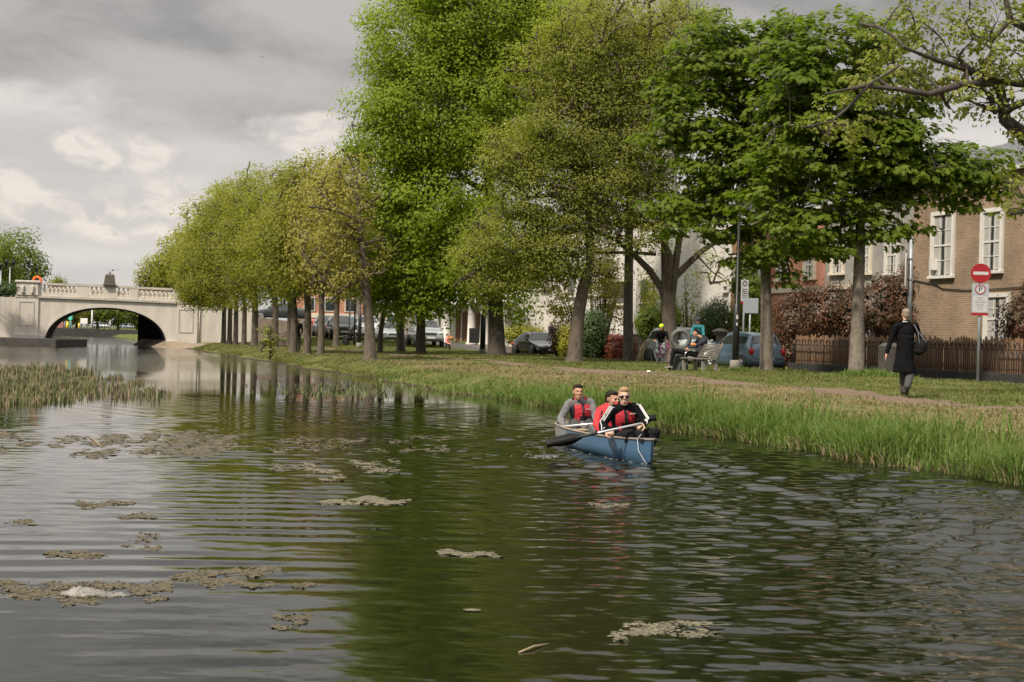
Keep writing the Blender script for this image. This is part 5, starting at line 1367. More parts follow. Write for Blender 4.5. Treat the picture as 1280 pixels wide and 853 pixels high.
# ================================================================== cars
M_TYRE = mat('tyre_rubber', (.015, .015, .015), (.025, .025, .025), 9, .85)
M_RIM = mat('alloy', (.45, .46, .48), rough=.35, metal=.9)
M_CGLASS = mat('car_glass', (.025, .03, .03), rough=.05, spec=.9)
M_CBLK = mat('car_black_trim', (.02, .02, .02), rough=.6)
M_HEAD = mat('headlamp', (.55, .57, .58), rough=.12, spec=.8)
M_TAIL = mat('tail_lamp', (.42, .012, .01), rough=.2)
M_PLATE = mat('number_plate', (.6, .6, .56), rough=.5)
def paint(n, c, rough=.28): return mat('paint_' + n, c, rough=rough, metal=.25, coat=.6)
KIND = {
 'saloon': dict(L=4.45, Wd=1.74, top=[(0,.52),(.02,.66),(.10,.76),(.27,.90),(.30,.94),(.415,1.36),(.52,1.42),(.68,1.38),(.82,1.06),(.86,1.03),(.97,.98),(1,.62)], belt=[(0,.6),(.28,.88),(.85,.96),(1,.8)], ws=(.29,.43), rw=(.69,.83), side=(.35,.77), bot=.19, wh=(.185,.80), wr=.31, shoulder=.84),
 'hatch': dict(L=3.75, Wd=1.69, top=[(0,.5),(.02,.68),(.10,.80),(.22,.96),(.25,1.0),(.41,1.46),(.52,1.53),(.80,1.50),(.90,1.42),(.965,1.04),(.985,.78),(1,.55)], belt=[(0,.6),(.24,.92),(.9,1.04),(1,.8)], ws=(.25,.42), rw=(.905,.962), side=(.32,.88), bot=.2, wh=(.17,.84), wr=.30, shoulder=.86),
 'pickup': dict(L=5.1, Wd=1.85, top=[(0,.7),(.02,.98),(.06,1.08),(.24,1.18),(.27,1.24),(.37,1.70),(.46,1.78),(.62,1.76),(.66,1.70),(.69,1.26),(.72,1.2),(.99,1.2),(1,.8)], belt=[(0,.8),(.26,1.15),(.7,1.2),(1,1.1)], ws=(.27,.385), rw=(.655,.688), side=(.33,.64), bot=.38, wh=(.18,.80), wr=.38, shoulder=.86),
 'suv': dict(L=4.5, Wd=1.82, top=[(0,.6),(.02,.9),(.08,1.0),(.25,1.1),(.27,1.15),(.39,1.62),(.5,1.7),(.85,1.66),(.93,1.5),(.975,1.1),(1,.7)], belt=[(0,.7),(.26,1.05),(.9,1.12),(1,1.0)], ws=(.265,.40), rw=(.93,.972), side=(.33,.90), bot=.28, wh=(.18,.81), wr=.35, shoulder=.86),
}
def interp(t, tab):
    for (a, x), (b, y) in zip(tab[:-1], tab[1:]):
        if t <= b: 
            f = (t - a) / (b - a) if b > a else 0
            return x + (y - x) * f
    return tab[-1][1]
def car(name, label, loc, rz, kind, pm, group=None, dark_glass=None, twin_grille=False, plate=True):
    K = KIND[kind]; L, Wd = K['L'], K['Wd']
    t = thing(name, label, 'car' if kind != 'pickup' else 'pickup', loc, rz, group)
    def sec(f, off=0.0):
        zt = interp(f, K['top']); zb = interp(f, K['belt']); bot = K['bot'] + .10 * max(0, (f - .93) / .07) + .06 * max(0, (.05 - f) / .05)
        e = abs(2 * f - 1); w = Wd / 2 * (1 - .16 * e ** 7 - .03 * e ** 2)
        g = min(1, max(0, (zt - zb - .04) / .38)); zbelt = min(zb, zt - .03)
        wt = w * (1 - .05 - (.22 if kind != 'pickup' else .16) * g) - (.03 if g < .1 else 0)
        y = (f - .5) * L
        P = [(0, bot), (w * .86, bot), (w * .97, bot + .06), (w, bot + .22), (w * .995, (bot + zbelt) / 2 + .06), (w * .975, zbelt - .03), (w * .95, zbelt), (wt + (w * .95 - wt) * .10, zt - .07 * g - .025), (wt * .93, zt - .012), (wt * .55, zt + .012 * 1), (0, zt + .02)]
        return y, P
    fs = sorted(set([0, .01, .025, .05, .08, .12, .16, .2, .24, .26, .28, .3, .33, .36, .39, .42, .46, .5, .55, .6, .64, .67, .7, .74, .78, .82, .86, .9, .93, .95, .965, .98, .99, 1.0]))
    rings = []
    for f in fs:
        y, P = sec(f); r = [(x, y, z) for x, z in P] + [(-x, y, z) for x, z in P[-2:0:-1]]
        rings.append(r)
    b = MB(); b.loft(rings, True, True, True); body = b.build('body', pm, t)
    gm = dark_glass or M_CGLASS
    def patch(name, f0, f1, k0, k1, off, m, sides=(1, -1), nf=8, e0=0, e1=0, par=t):
        for sg in sides:
            b = MB(); R_ = []
            for i in range(nf + 1):
                f = f0 + (f1 - f0) * i / nf; y, P = sec(f); row = []
                for j in range(5):
                    q = k0 + (k1 - k0) * j / 4; a = int(min(q, len(P) - 2)); fr = q - a
                    x = P[a][0] * (1 - fr) + P[a + 1][0] * fr; z = P[a][1] * (1 - fr) + P[a + 1][1] * fr
                    row.append((sg * (x + off), y, z + off * .4))
                R_.append(row)
            b.loft(R_, False, False, True); b.build(name, m, par)
    s0, s1 = K['side']; mid = (s0 + s1) / 2 + .02
    patch('side_window', s0, mid - .008, 6.15, 6.88, .008, gm); patch('side_window', mid + .008, s1, 6.15, 6.88, .008, gm)
    def top_glass(name, f0, f1, frac, tail=False):
        b = MB(); R_ = []
        for i in range(7):
            f = f0 + (f1 - f0) * i / 6; y, P = sec(f); g = [P[7], P[8], P[9], P[10]]
            row = [(-x * frac, y + (.01 if tail else -.01), z + .012) for x, z in g] + [(x * frac, y + (.01 if tail else -.01), z + .012) for x, z in g[-2::-1]]
            R_.append(row)
        b.loft(R_, False, False, True); return b.build(name, gm, t)
    top_glass('windscreen', K['ws'][0] + .012, K['ws'][1] - .012, .95); top_glass('rear_window', K['rw'][0] + .004, K['rw'][1] - .004, .9, True)
    # wheels with arches
    for f in K['wh']:
        for sg in (1, -1):
            y = (f - .5) * L; x = sg * (Wd / 2 - .09); r = K['wr']
            b = MB(); b.T = Matrix.Translation((sg * (Wd / 2 * .985 + .0), y, r)) @ Matrix.Rotation(PI / 2, 4, 'Y'); b.lathe([(r * 1.17, -.10), (r * 1.17, .012)], (0, 0, 0), 24); b.T = None; b.build('wheel_arch', M_CBLK, t)
            b = MB(); b.T = Matrix.Translation((sg * (Wd / 2 - .08), y, r)) @ Matrix.Rotation(PI / 2, 4, 'Y'); b.lathe([(r * .66, -.10), (r * .93, -.10), (r, -.07), (r, .07), (r * .93, .10), (r * .66, .10)], (0, 0, 0), 22); w = b.build('wheel', M_TYRE, t)
            b = MB(); b.T = Matrix.Translation((sg * (Wd / 2 - .08 + .0), y, r)) @ Matrix.Rotation(PI / 2 * sg, 4, 'Y'); b.lathe([(r * .655, .06), (r * .655, .106), (r * .58, .106), (r * .56, .07)], (0, 0, 0), 20)
            for k in range(6):
                a = 2 * PI * k / 6; d = Vector((math.cos(a), math.sin(a), 0)); b.tube([d * .03 + Vector((0, 0, .09)), d * r * .6 + Vector((0, 0, .095))], [.035, .022], 5)
            b.build('rim', M_RIM, w)
    zf = interp(.03, K['top']); y0 = -L / 2
    hw = Wd / 2
    hl = .17
    for sg in (1, -1):
        b = MB(); b.ell((sg * (hw - .27), y0 + .075, zf - .07), (.20, .09, .075), None, 12, 7); b.build('headlight', M_HEAD, t)
        b = MB(); b.ell((sg * (hw - .15), L / 2 - .055, interp(.97, K['belt']) - (.13 if kind != 'hatch' else .10)), (.115, .08, .145 if kind in ('hatch', 'suv') else .08), None, 12, 7); b.build('tail_light', M_TAIL, t)
        b = MB(); ym = (K['ws'][0] + .05 - .5) * L; zm = interp(K['ws'][0] + .02, K['belt']) + .09; b.ell((sg * (hw + .07), ym, zm), (.10, .06, .075), None, 10, 6); b.build('wing_mirror', pm, t)
        for fy in (mid, ):
            b = MB(); y, P = sec(fy - .02); b.box(sg * (P[5][0] + .0) - .015, y - .09, P[5][1] - .07, sg * (P[5][0] + .0) + .015, y + .07, P[5][1] - .04, .004); b.build('door_handle', pm, t)
    b = MB()
    if twin_grille:
        for sg in (1, -1): b.ell((sg * .13, y0 + .045, zf - .08), (.12, .07, .075), None, 12, 7)
        g = b.build('grille', M_RIM, t); b = MB()
        for sg in (1, -1): b.ell((sg * .13, y0 + .028, zf - .08), (.10, .065, .06), None, 12, 7)
        b.build('grille_mesh', M_CBLK, g)
    else:
        b.box(-.36, y0 - .012, zf - .2, .36, y0 + .1, zf - .06, .02); g = b.build('grille', M_CBLK, t); b = MB(); b.box(-.36, y0 - .02, zf - .135, .36, y0 - .0125, zf - .115); b.build('grille_bar', M_RIM, g)
    b = MB(); b.box(-hw * .72, y0 - .005, K['bot'] + .05, hw * .72, y0 + .1, K['bot'] + .17, .02); b.build('lower_grille', M_CBLK, t)
    b = MB(); b.box(-.26, y0 - .03, K['bot'] + .19, .26, y0 - .013, K['bot'] + .30); b.build('front_plate', M_PLATE, t)
    b = MB(); zr = K['bot'] + (.26 if kind == 'hatch' else .34); b.box(-.26, L / 2 + .004, zr, .26, L / 2 + .02, zr + .11); b.build('rear_plate', M_PLATE, t)
    if kind == 'pickup':
        b = MB(); b.box(-hw * .85, -L / 2 + .0, K['bot'] + .1, hw * .85, y0 + .0 + .12, K['bot'] + .28, .03); b.build('front_bumper', M_RIM, t)
        b = MB(); b.tube([(-.5, 0 - .15 * L, 1.70), (-.5, .12 * L, 1.84), ], .02, 6); b.tube([(.5, -.15 * L + .1, 1.80), (.5, .12 * L, 1.84)], .02, 6); b.build('roof_rail', M_RIM, t)
    if kind == 'hatch':
        b = MB(); b.tube([(.06, L / 2 - .12, 1.1), (-.35, L / 2 - .16, 1.2)], .012, 5); b.build('rear_wiper', M_CBLK, t)
    return t
def carpos(px, D, v=None):
    p = W(px, 440, D); p.z = gh(p) + .006; return p
pY = carpos(930, 60); pY.z = float(ground_h(*touv(pY))) + .006
car('parked_hatchback', 'blue grey hatchback parked rear on behind the lamp post and maple', pY, AX + PI + R(3), 'hatch', paint('blue', (.075, .125, .175)))
car('parked_silver_car', 'silver car mostly hidden behind the bench and forked tree', carpos(853, 66.5), AX + R(4), 'suv', paint('silver', (.42, .45, .45)))
car('parked_saloon', 'black saloon with twin grille parked in front of yellow hedge', carpos(672, 86), R(20), 'saloon', paint('black', (.012, .013, .014), .15), twin_grille=True)
car('parked_pickup', 'silver grey pickup parked by the white pub', carpos(531, 101), R(12), 'pickup', paint('silvergrey', (.27, .29, .29)))
car('parked_silver_saloon', 'silver car with black grille between slim twisted tree and grey trunk', carpos(486, 106), R(13), 'saloon', paint('silver', None), group='cars lined up by the far shops')
car('parked_white_car', 'white car half hidden behind the bankside tree trunk', carpos(457, 110), R(13), 'suv', paint('white', (.6, .6, .58)), group='cars lined up by the far shops')
car('parked_dark_car', 'black car directly behind the motorbike', carpos(425, 112), R(14), 'suv', paint('black', None), group='cars lined up by the far shops')
car('parked_dark_car', 'dark car behind the first black one, beside the red car', carpos(407, 123), R(14), 'suv', paint('darkgrey', (.05, .055, .06)), group='cars lined up by the far shops')
car('parked_red_car', 'small red and white looking car at the road end under red building', carpos(396, 134), AX + R(18), 'hatch', paint('red', (.5, .07, .04)), group='cars lined up by the far shops')
pr = B0 + BX * bs(350) + BY * 1.9; pr.z = 2.44
car('ramp_car', 'dark car side on, crossing the ramp behind the row trunks', pr, BANG + PI / 2 + PI + R(3.5) * 0, 'saloon', paint('darkgrey', None))
for i, (px, c) in enumerate([(123, 'silverblue'), (129.5, 'white'), (156, 'silverblue'), (163, 'white'), (170, 'silverblue')]):
    p = W(px, 412, 420 + 6 * i); p.z = 1.1
    car('distant_car', ['bluish car seen through the arch just right of the tall pale pole', 'white car seen through the middle of the arch', 'pale blue car right of the slim grey pole through the arch', 'white car near the dark wall seen through the arch', 'pale blue car touching the dark wall edge seen through the arch'][i], p, R(30 + 8 * i), 'hatch', paint(c, (.3, .36, .45)) if c == 'silverblue' else paint('white', None), group='cars on the far quay')
def motorbike():
    p = carpos(438, 99); t = thing('motorbike', 'motorbike parked in front of the black car at the far road end', 'motorbike', p, AX + R(20))
    for y, nm in ((-.68, 'wheel'), (.68, 'wheel')):
        b = MB(); b.T = Matrix.Translation((0, y, .32)) @ Matrix.Rotation(PI/2, 4, 'Y'); b.lathe([(.2, -.05), (.32, -.05), (.33, 0), (.32, .05), (.2, .05)], (0, 0, 0), 18); b.build(nm, M_TYRE, t)
    b = MB(); b.ell((0, -.15, .78), (.17, .32, .16)); b.ell((0, .1, .5), (.2, .3, .2)); b.ell((0, .75, .85), (.12, .25, .07)); b.build('body', paint('black', None), t)
    b = MB(); b.ell((0, .35, .82), (.16, .42, .07)); b.build('seat', M_CBLK, t)
    b = MB(); b.tube([(0, -.68, .32), (0, -.5, .9), (0, -.45, 1.05)], .04, 6); b.tube([(-.36, -.38, 1.1), (0, -.46, 1.05), (.36, -.38, 1.1)], .02, 6); b.build('handlebar', M_RIM, t)
    b = MB(); b.ell((0, -.62, .92), (.13, .09, .12)); b.build('headlight', M_HEAD, t)
    b = MB(); b.ell((0, -.5, 1.2), (.2, .05, .18)); b.build('windshield', M_CGLASS, t)
motorbike()

# ================================================================== street furniture
def bench():
    p = on_ground(874, 466); t = thing('park_bench', 'weathered slatted park bench with curved arm beside black lamp post', 'bench', (p.x, p.y, p.z), AX)
    m = mat('weathered_wood', (.19, .165, .14), (.11, .095, .08), 6, .9, stretch=(4, .6, 4)); mc = mat('bench_concrete', (.22, .2, .18), (.14, .13, .12), 6, .9)
    L = 1.75     # local: +x away from canal (back), seat faces -x, length along y
    b = MB()
    for k in range(4): b.box(-.30 + k * .13, -L / 2, .43, -.30 + k * .13 + .11, L / 2, .47, .006)
    b.build('seat', m, t)
    b = MB()
    for k in range(7):
        x = .22 + .045 * k * .55 + .008 * max(0, k - 3) ** 1.3; z = .50 + k * .062
        b.box(x, -L / 2, z, x + .025, L / 2, z + .048, .005)
    b.build('backrest', m, t)
    for y in (-L / 2 + .12, L / 2 - .12):
        b = MB(); b.box(-.26, y - .05, -.12, -.15, y + .05, .425, .01); b.build('leg', mc, t)
        b = MB(); b.box(.16, y - .05, -.12, .27, y + .05, .425, .01); b.build('leg', mc, t)
        b = MB(); b.tube([(.27, y, .42), (.36, y, .75), (.44, y, .97)], .022, 6); b.build('back_support', mc, t)
        b = MB(); b.tube([(-.2, y, .47), (-.16, y, .62), (-.02, y, .70), (.16, y, .72), (.36, y, .76)], .018, 6); b.build('armrest', M_RIM, t)
bench()
def ring_bin():
    p = on_ground(854, 465); t = thing('ring_bin', 'grey litter bin with a large ring shaped opening on its round top', 'litter bin', (p.x, p.y + .9, p.z), R(-8))
    m = mat('bin_grey', (.11, .115, .112), (.07, .075, .072), 6, .55)
    b = MB(); b.loft([[(x * w, y, z) for x, y in ((-1, -.2), (1, -.2), (1, .2), (-1, .2))] for w, z in ((.26, -.2), (.26, .02), (.235, .62), (.24, .64), (.2, .8))], True, True, False); b.build('body', m, t)
    b = MB(); R_ = []
    for k in range(29):
        a = 2 * PI * k / 28; R_.append([((.285 + .0 + rr) * math.cos(a), yy, 1.06 + (.285 + rr) * math.sin(a)) for rr, yy in ((.07, 0), (.05, .11), (-.05, .13), (-.08, 0), (-.05, -.13), (.05, -.11))])
    b.loft(R_, False, True, True); b.build('ring', m, t)
ring_bin()
def pebble():
    p = on_ground(811, 466); b = MB(); b.ell((0, 0, .03), (.07, .05, .04), None, 8, 6); o = b.build('litter', mat('white_litter', (.7, .7, .66))); o.location = p; tag(o, 'small white scrap of litter on the dirt path left of the bench', 'litter')
pebble()
def bicycle(name, label, loc, rz, m, lean=0):
    t = thing(name, label, 'bicycle', loc, rz)
    for y in (-.52, .52):
        b = MB(); n = 26; R_ = []
        for k in range(n + 1):
            a = 2 * PI * k / n; R_.append([(.018 * math.cos(c), y + (.33 + .018 * math.sin(c)) * math.cos(a), .345 + (.33 + .018 * math.sin(c)) * math.sin(a)) for c in [2 * PI * j / 6 for j in range(6)]])
        b.loft(R_, False); w = b.build('wheel', M_TYRE, t)
        b = MB()
        for k in range(12):
            a = 2 * PI * k / 12; b.tube([(0, y, .345), (0, y + .32 * math.cos(a), .345 + .32 * math.sin(a))], .003, 3)
        b.build('spokes', M_RIM, w)
    bb = (0, .05, .3); st = (0, .2, .78); hd = (0, -.38, .80)
    b = MB()
    for a, c in ((bb, st), (bb, hd), (st, hd), (bb, (0, .52, .345)), (st, (0, .52, .345)), (hd, (0, -.52, .345)), (hd, (0, -.36, .92))): b.tube([a, c], .018, 6)
    b.build('frame', m, t)
    b = MB(); b.tube([(-.28, -.30, .98), (-.1, -.38, .95), (.1, -.38, .95), (.28, -.30, .98)], .014, 6); b.build('handlebar', M_IRON, t)
    b = MB(); b.ell((0, .24, .84), (.07, .13, .03), None, 8, 6); b.tube([st, (0, .22, .84)], .014, 6); b.build('saddle', M_CBLK, t)
    b = MB(); b.tube([(-.1, .05, .3), (.1, .05, .3)], .015, 6); b.box(-.14, .1, .18, -.08, .2, .2); b.box(.08, -.1, .4, .14, 0, .42); b.build('pedals', M_IRON, t)
    return t

# ================================================================== people
def frame_from(fwd, up=(0, 0, 1)):
    f = Vector(fwd).normalized(); u = Vector(up); l = u.cross(f) * -1   # f = facing; l = person's left
    l = f.cross(u) * -1; l.normalize(); u = f.cross(l) ; 
    if u.z < 0: u = -u
    return Matrix((l, -f, u)).transposed()   # columns: x = left, y = back, z = up
def remesh(pieces, voxel, smooth=4, folds=0.0):
    """pieces: MB with closed shells -> one continuous welded surface"""
    me = bpy.data.meshes.new('tmp'); me.from_pydata(pieces.v, [], pieces.f); me.update()
    bm = bmesh.new(); bm.from_mesh(me); bmesh.ops.recalc_face_normals(bm, faces=bm.faces); bm.to_mesh(me); bm.free()
    ts = bpy.data.scenes.get('workbench') or bpy.data.scenes.new('workbench')
    o = bpy.data.objects.new('tmp', me); ts.collection.objects.link(o)
    md = o.modifiers.new('r', 'REMESH'); md.mode = 'VOXEL'; md.voxel_size = voxel; md.use_smooth_shade = True
    sm = o.modifiers.new('s', 'SMOOTH'); sm.iterations = smooth; sm.factor = .5
    with bpy.context.temp_override(scene=ts, view_layer=ts.view_layers[0]):
        dg = bpy.context.evaluated_depsgraph_get(); out = bpy.data.meshes.new_from_object(o.evaluated_get(dg))
    bpy.data.objects.remove(o); bpy.data.meshes.remove(me)
    if folds > 0:
        from mathutils import noise
        nv = len(out.vertices); co_ = np.empty(nv * 3, np.float32); no_ = np.empty(nv * 3, np.float32)
        out.vertices.foreach_get('co', co_); out.vertices.foreach_get('normal', no_); co_ = co_.reshape(-1, 3); no_ = no_.reshape(-1, 3); am = np.zeros(nv, np.float32)
        for iv in range(nv):
            c = co_[iv]; q = Vector((c[0] * 16, c[1] * 16, c[2] * 9))
            a = noise.noise(q) + .6 * (1 - abs(noise.noise(q * 1.9 + Vector((7, 3, 1)))) * 3)
            am[iv] = a * folds
        out.vertices.foreach_set('co', (co_ + no_ * am[:, None]).ravel())
        out.update()
    return out
def limb(b, pts, rs, n=10):
    for a, c, ra, rc in zip(pts[:-1], pts[1:], rs[:-1], rs[1:]):
        b.tube([a, c], [ra, rc], n)
        b.ell(a, (ra,) * 3, None, n, 6); b.ell(c, (rc,) * 3, None, n, 6)
def add_hand(b, wrist, fdir, palm_n, curl=.4, thumb_side=1, grip=None, s=1.0):
    """fdir: direction wrist->knuckles, palm_n: way the palm faces, thumb_side: +-1 along fdir x palm_n"""
    f = Vector(fdir).normalized(); nrm = Vector(palm_n); nrm = (nrm - f * nrm.dot(f)).normalized(); sd = f.cross(nrm).normalized() * thumb_side
    w = Vector(wrist); M = Matrix((f, sd, nrm)).transposed()
    b.ell(w + f * .048 * s, (.052 * s, .042 * s, .017 * s), M, 10, 7)
    limb(b, [w - f * .01, w + f * .02 * s], [.024 * s, .025 * s], 8)
    for i, (off, ln) in enumerate(((.030, .92), (.010, 1.0), (-.010, .94), (-.029, .76))):
        k = w + f * .088 * s + sd * off * s; d = f.copy(); pts = [k - f * .02]; 
        pts.append(k); p = k
        for seg, a in ((.036, curl), (.025, curl * 1.1), (.02, curl * .7)):
            d = (Matrix.Rotation(a * 1.0, 3, nrm.cross(d).normalized()) if False else Matrix.Rotation(a, 3, f.cross(nrm).normalized())) @ d
            p = p + d * seg * ln * s; pts.append(p)
        limb(b, pts, [.010 * s, .0098 * s, .009 * s, .0085 * s, .0075 * s], 7)
    t0 = w + f * .02 * s + sd * .03 * s; t1 = t0 + (f * .5 + sd * .75 + nrm * .35).normalized() * .042 * s; t2 = t1 + (f * .85 + sd * .1 + nrm * .5 * (curl + .2)).normalized() * .032 * s; t3 = t2 + (f * .8 - sd * .25 + nrm * curl).normalized() * .024 * s
    limb(b, [t0, t1, t2, t3], [.014 * s, .0125 * s, .011 * s, .009 * s], 7)
M_SKIN = mat('skin', (.48, .27, .18), (.42, .22, .15), 8, .55); 
def person(label, origin, rz, J, cl, vox=.011, name='person', group=None):
    """J: joints in world metres relative to nothing (world coords). cl: clothing description"""
    t = thing(name, label, 'person', origin, rz, group)
    I = root_inv(t)
    j = {k: I @ Vector(v) for k, v in J.items() if isinstance(v, (Vector, tuple, list)) and not k.endswith('dir')}
    dirs = {k: I.to_3x3() @ Vector(v) for k, v in J.items() if k.endswith('dir')}
    sk = cl.get('skin', M_SKIN); hc = cl.get('hair'); S = cl.get('scale', 1.0)
    HF = frame_from(dirs['face_dir'], dirs.get('head_up_dir', (0, 0, 1))); hd = j['head']
    lat = (j['shL'] - j['shR']).normalized(); sp = (j['neck'] - j['pelvis']).normalized(); bk = lat.cross(sp).normalized()   # lateral, spine, front/back
    TM = Matrix((lat, bk, sp)).transposed(); plat = (j['hipL'] - j['hipR']).normalized()
    def torso(b, g, lower=True, upper=True):
        P, N = j['pelvis'], j['neck']; L = (N - P).length
        bend = j.get('chest'); C = bend if bend is not None else P.lerp(N, .62)
        if upper:
            b.ell(C.lerp(N, .18), (.150 * S + g, .105 * S + g, .20 * S + g * .6), TM, 14, 10)
            limb(b, [j['shL'] - lat * .03, j['shR'] + lat * .03], [.058 * S + g, .058 * S + g], 12)
            limb(b, [C.lerp(N, .6), N + sp * .01], [.08 * S + g * .7, .056 * S + g * .4], 12)
        b.ell(P.lerp(C, .5), (.128 * S + g, .095 * S + g, .17 * S), TM, 14, 9)
        if lower: b.ell(P, (.150 * S + g, .112 * S + g, .115 * S + g * .5), Matrix((plat, plat.cross(sp).normalized(), sp)).transposed(), 14, 9)
    def arms(b, g, to=1.0):
        for s in 'LR':
            w = j['wr' + s]; e = j['el' + s]; w2 = e.lerp(w, to)
            limb(b, [j['sh' + s], j['sh' + s].lerp(e, .5), e, e.lerp(w2, .35), w2], [.050 * S + g, .045 * S + g, .038 * S + g, .037 * S + g, .026 * S + g * .9], 10)
    def legs(b, g, to=1.0):
        for s in 'LR':
            h = j['hip' + s]; k = j['kn' + s]; a = j['an' + s]; a2 = k.lerp(a, to)
            limb(b, [h, h.lerp(k, .5), k, k.lerp(a2, .35), a2], [.085 * S + g, .070 * S + g, .052 * S + g, .052 * S + g, .038 * S + g * 1.2], 12)
    # the body: one continuous surface
    b = MB(); torso(b, -.012); arms(b, -.010); legs(b, -.010)
    limb(b, [j['neck'] - sp * .04, hd + HF @ Vector((0, .012, -.06))], [.056 * S, .050 * S], 10)
    def h(x, y, z): return hd + HF @ (Vector((x, y, z)) * S)
    r3 = lambda *q: tuple(a * S for a in q)
    b.ell(h(0, .015, .035), r3(.074, .092, .082), HF, 14, 10); b.ell(h(0, -.025, -.02), r3(.061, .065, .088), HF, 14, 10); b.ell(h(0, -.052, -.092), r3(.034, .030, .026), HF, 10, 7)
    b.ell(h(0, -.04, -.075), r3(.05, .045, .035), HF, 10, 7)
    b.ell(h(0, -.088, .028), r3(.045, .014, .012), HF, 8, 6)
    b.tube([h(0, -.086, .02), h(0, -.112, -.022)], [.008 * S, .014 * S], 7); b.ell(h(0, -.103, -.026), r3(.017, .012, .010), HF, 8, 6)
    for sg in (1, -1): b.ell(h(sg * .074, .012, -.005), r3(.010, .018, .032), HF, 8, 6); b.ell(h(sg * .034, -.070, -.02), r3(.022, .02, .02), HF, 8, 6)
    b.ell(h(0, -.088, -.058), r3(.024, .010, .006), HF, 8, 5); b.ell(h(0, -.086, -.068), r3(.020, .010, .006), HF, 8, 5)
    for s, ts in (('L', 1), ('R', -1)):
        q = cl.get('hand' + s, {}); fd = dirs.get('hand' + s + '_dir', (j['wr' + s] - j['el' + s])); pn = dirs.get('palm' + s + '_dir', Vector((0, 0, -1)))
        add_hand(b, j['wr' + s], fd, pn, q.get('curl', .45), q.get('side', ts), None, S)
    for s in 'LR':
        a = j['an' + s]; td = dirs.get('toe' + s + '_dir', dirs.get('toe_dir', Vector((0, -1, 0)))).normalized()
        limb(b, [a - td * .03, a + td * .15 - Vector((0, 0, .05))], [.035 * S, .028 * S], 8)
    me = remesh(b, vox, 2); me.materials.append(sk); link('body', me, t)
    # eyes and mouth
    if not cl.get('glasses') and not cl.get('back'):
        for sg in (1, -1):
            b = MB(); b.ell(h(sg * .031, -.083, .006), r3(.014, .006, .007), HF, 8, 6); b.build('eye', mat('eye_dark', (.03, .02, .018)), t)
            b = MB(); b.tube([h(sg * .016, -.093, .022), h(sg * .046, -.083, .024)], .0045, 5); b.build('eyebrow', hc or mat('hair_dark', (.02, .014, .01)), t)
    if not cl.get('back'):
        b = MB(); b.ell(h(0, -.0955, -.0625), r3(.023, .005, .004 if not cl.get('smile') else .006), HF, 8, 5); b.build('mouth', mat('lips', (.32, .10, .08)) if not cl.get('smile') else mat('teeth', (.38, .24, .20)), t)
    if hc:
        b = MB(); k = cl.get('hairfull', 1.0)
        b.ell(h(0, .028, .048), r3(.081 * k, .092 * k, .080 * k), HF, 14, 10)
        b.ell(h(0, -.045, .088), r3(.058, .035, .030), HF, 10, 7)
        b.ell(h(0, .065, -.005), r3(.066, .048, .075), HF, 12, 8)
        if cl.get('long'):
            for sg in (1, -1): b.ell(h(sg * .06, .03, -.06), r3(.035, .05, .11), HF, 10, 7)
        if cl.get('bun'): b.ell(h(0, .108, -.03), r3(.03, .025, .035), HF, 10, 7)
        me = remesh(b, max(vox, .011), 2); me.materials.append(hc); link('hair', me, t)
    if cl.get('helmet'):
        b = MB(); b.ell(h(0, .015, .07), r3(.098, .125, .085), HF, 14, 9); b.ell(h(0, -.06, .06), r3(.075, .05, .04), HF, 10, 7)
        me = remesh(b, .014, 2); me.materials.append(cl['helmet']); link('helmet', me, t)
    if cl.get('glasses'):
        b = MB()
        for sg in (1, -1): b.ell(h(sg * .033, -.094, .004), r3(.029, .008, .020), HF, 10, 7); b.tube([h(sg * .06, -.088, .010), h(sg * .08, .01, .008)], .003, 4)
        b.tube([h(-.01, -.102, .008), h(.01, -.102, .008)], .004, 5); b.build('sunglasses', mat('shades', (.01, .01, .012), rough=.1), t)
    if cl.get('top'):
        b = MB(); torso(b, .016, lower=True); arms(b, .015, cl.get('sleeve', .96))
        if cl.get('coat'):
            P = j['pelvis']; C_ = P.lerp(j['neck'], .55); b.tube([C_, P + sp * .05, P - Vector((0, 0, .18)), P - Vector((0, 0, cl['coat']))], [.168 * S, .172 * S, .195 * S, .235 * S], 16)
        if cl.get('hood'): b.ell(j['neck'] - sp * .015 + bk * -.0, (.095 * S, .088 * S, .042 * S), TM, 12, 7)
        me = remesh(b, vox, 2, .0075); me.materials.append(cl['top']); link('jacket', me, t)
    if cl.get('stripes'):
        for s, sg in (('L', 1), ('R', -1)):
            b = MB()
            for o_ in (-.022, 0, .022):
                pts = []
                A, E, Wr = j['sh' + s], j['el' + s], j['wr' + s]; out = (lat * sg + sp * .55).normalized(); front = Vector(I.to_3x3() @ Vector(cl['front']))
                seg = [(A - lat * sg * .03 + sp * .0, .074), (A, .067), (A.lerp(E, .5), .060), (E, .052), (E.lerp(Wr, .5), .048), (E.lerp(Wr, .93), .042)]
                for p, r in seg:
                    dirn = (E - A).normalized() if p is not seg[-1][0] else (Wr - E).normalized()
                    n_ = (out * 0.75 + front * .75); n_ = (n_ - dirn * n_.dot(dirn)).normalized(); sd_ = dirn.cross(n_)
                    pts.append(p + n_ * r * S * .98 + sd_ * o_)
                b.tube(pts, .0052, 5)
            b.build('sleeve_stripes', mat('white_cloth', (.75, .74, .74)), t)
    if cl.get('trousers'):
        b = MB(); P = j['pelvis']; b.ell(P, (.158 * S, .12 * S, .11 * S), Matrix((plat, plat.cross(sp).normalized(), sp)).transposed(), 14, 9); legs(b, .014 if not cl.get('loose') else .026, .97)
        me = remesh(b, vox, 2, .008); me.materials.append(cl['trousers']); link('trousers', me, t)
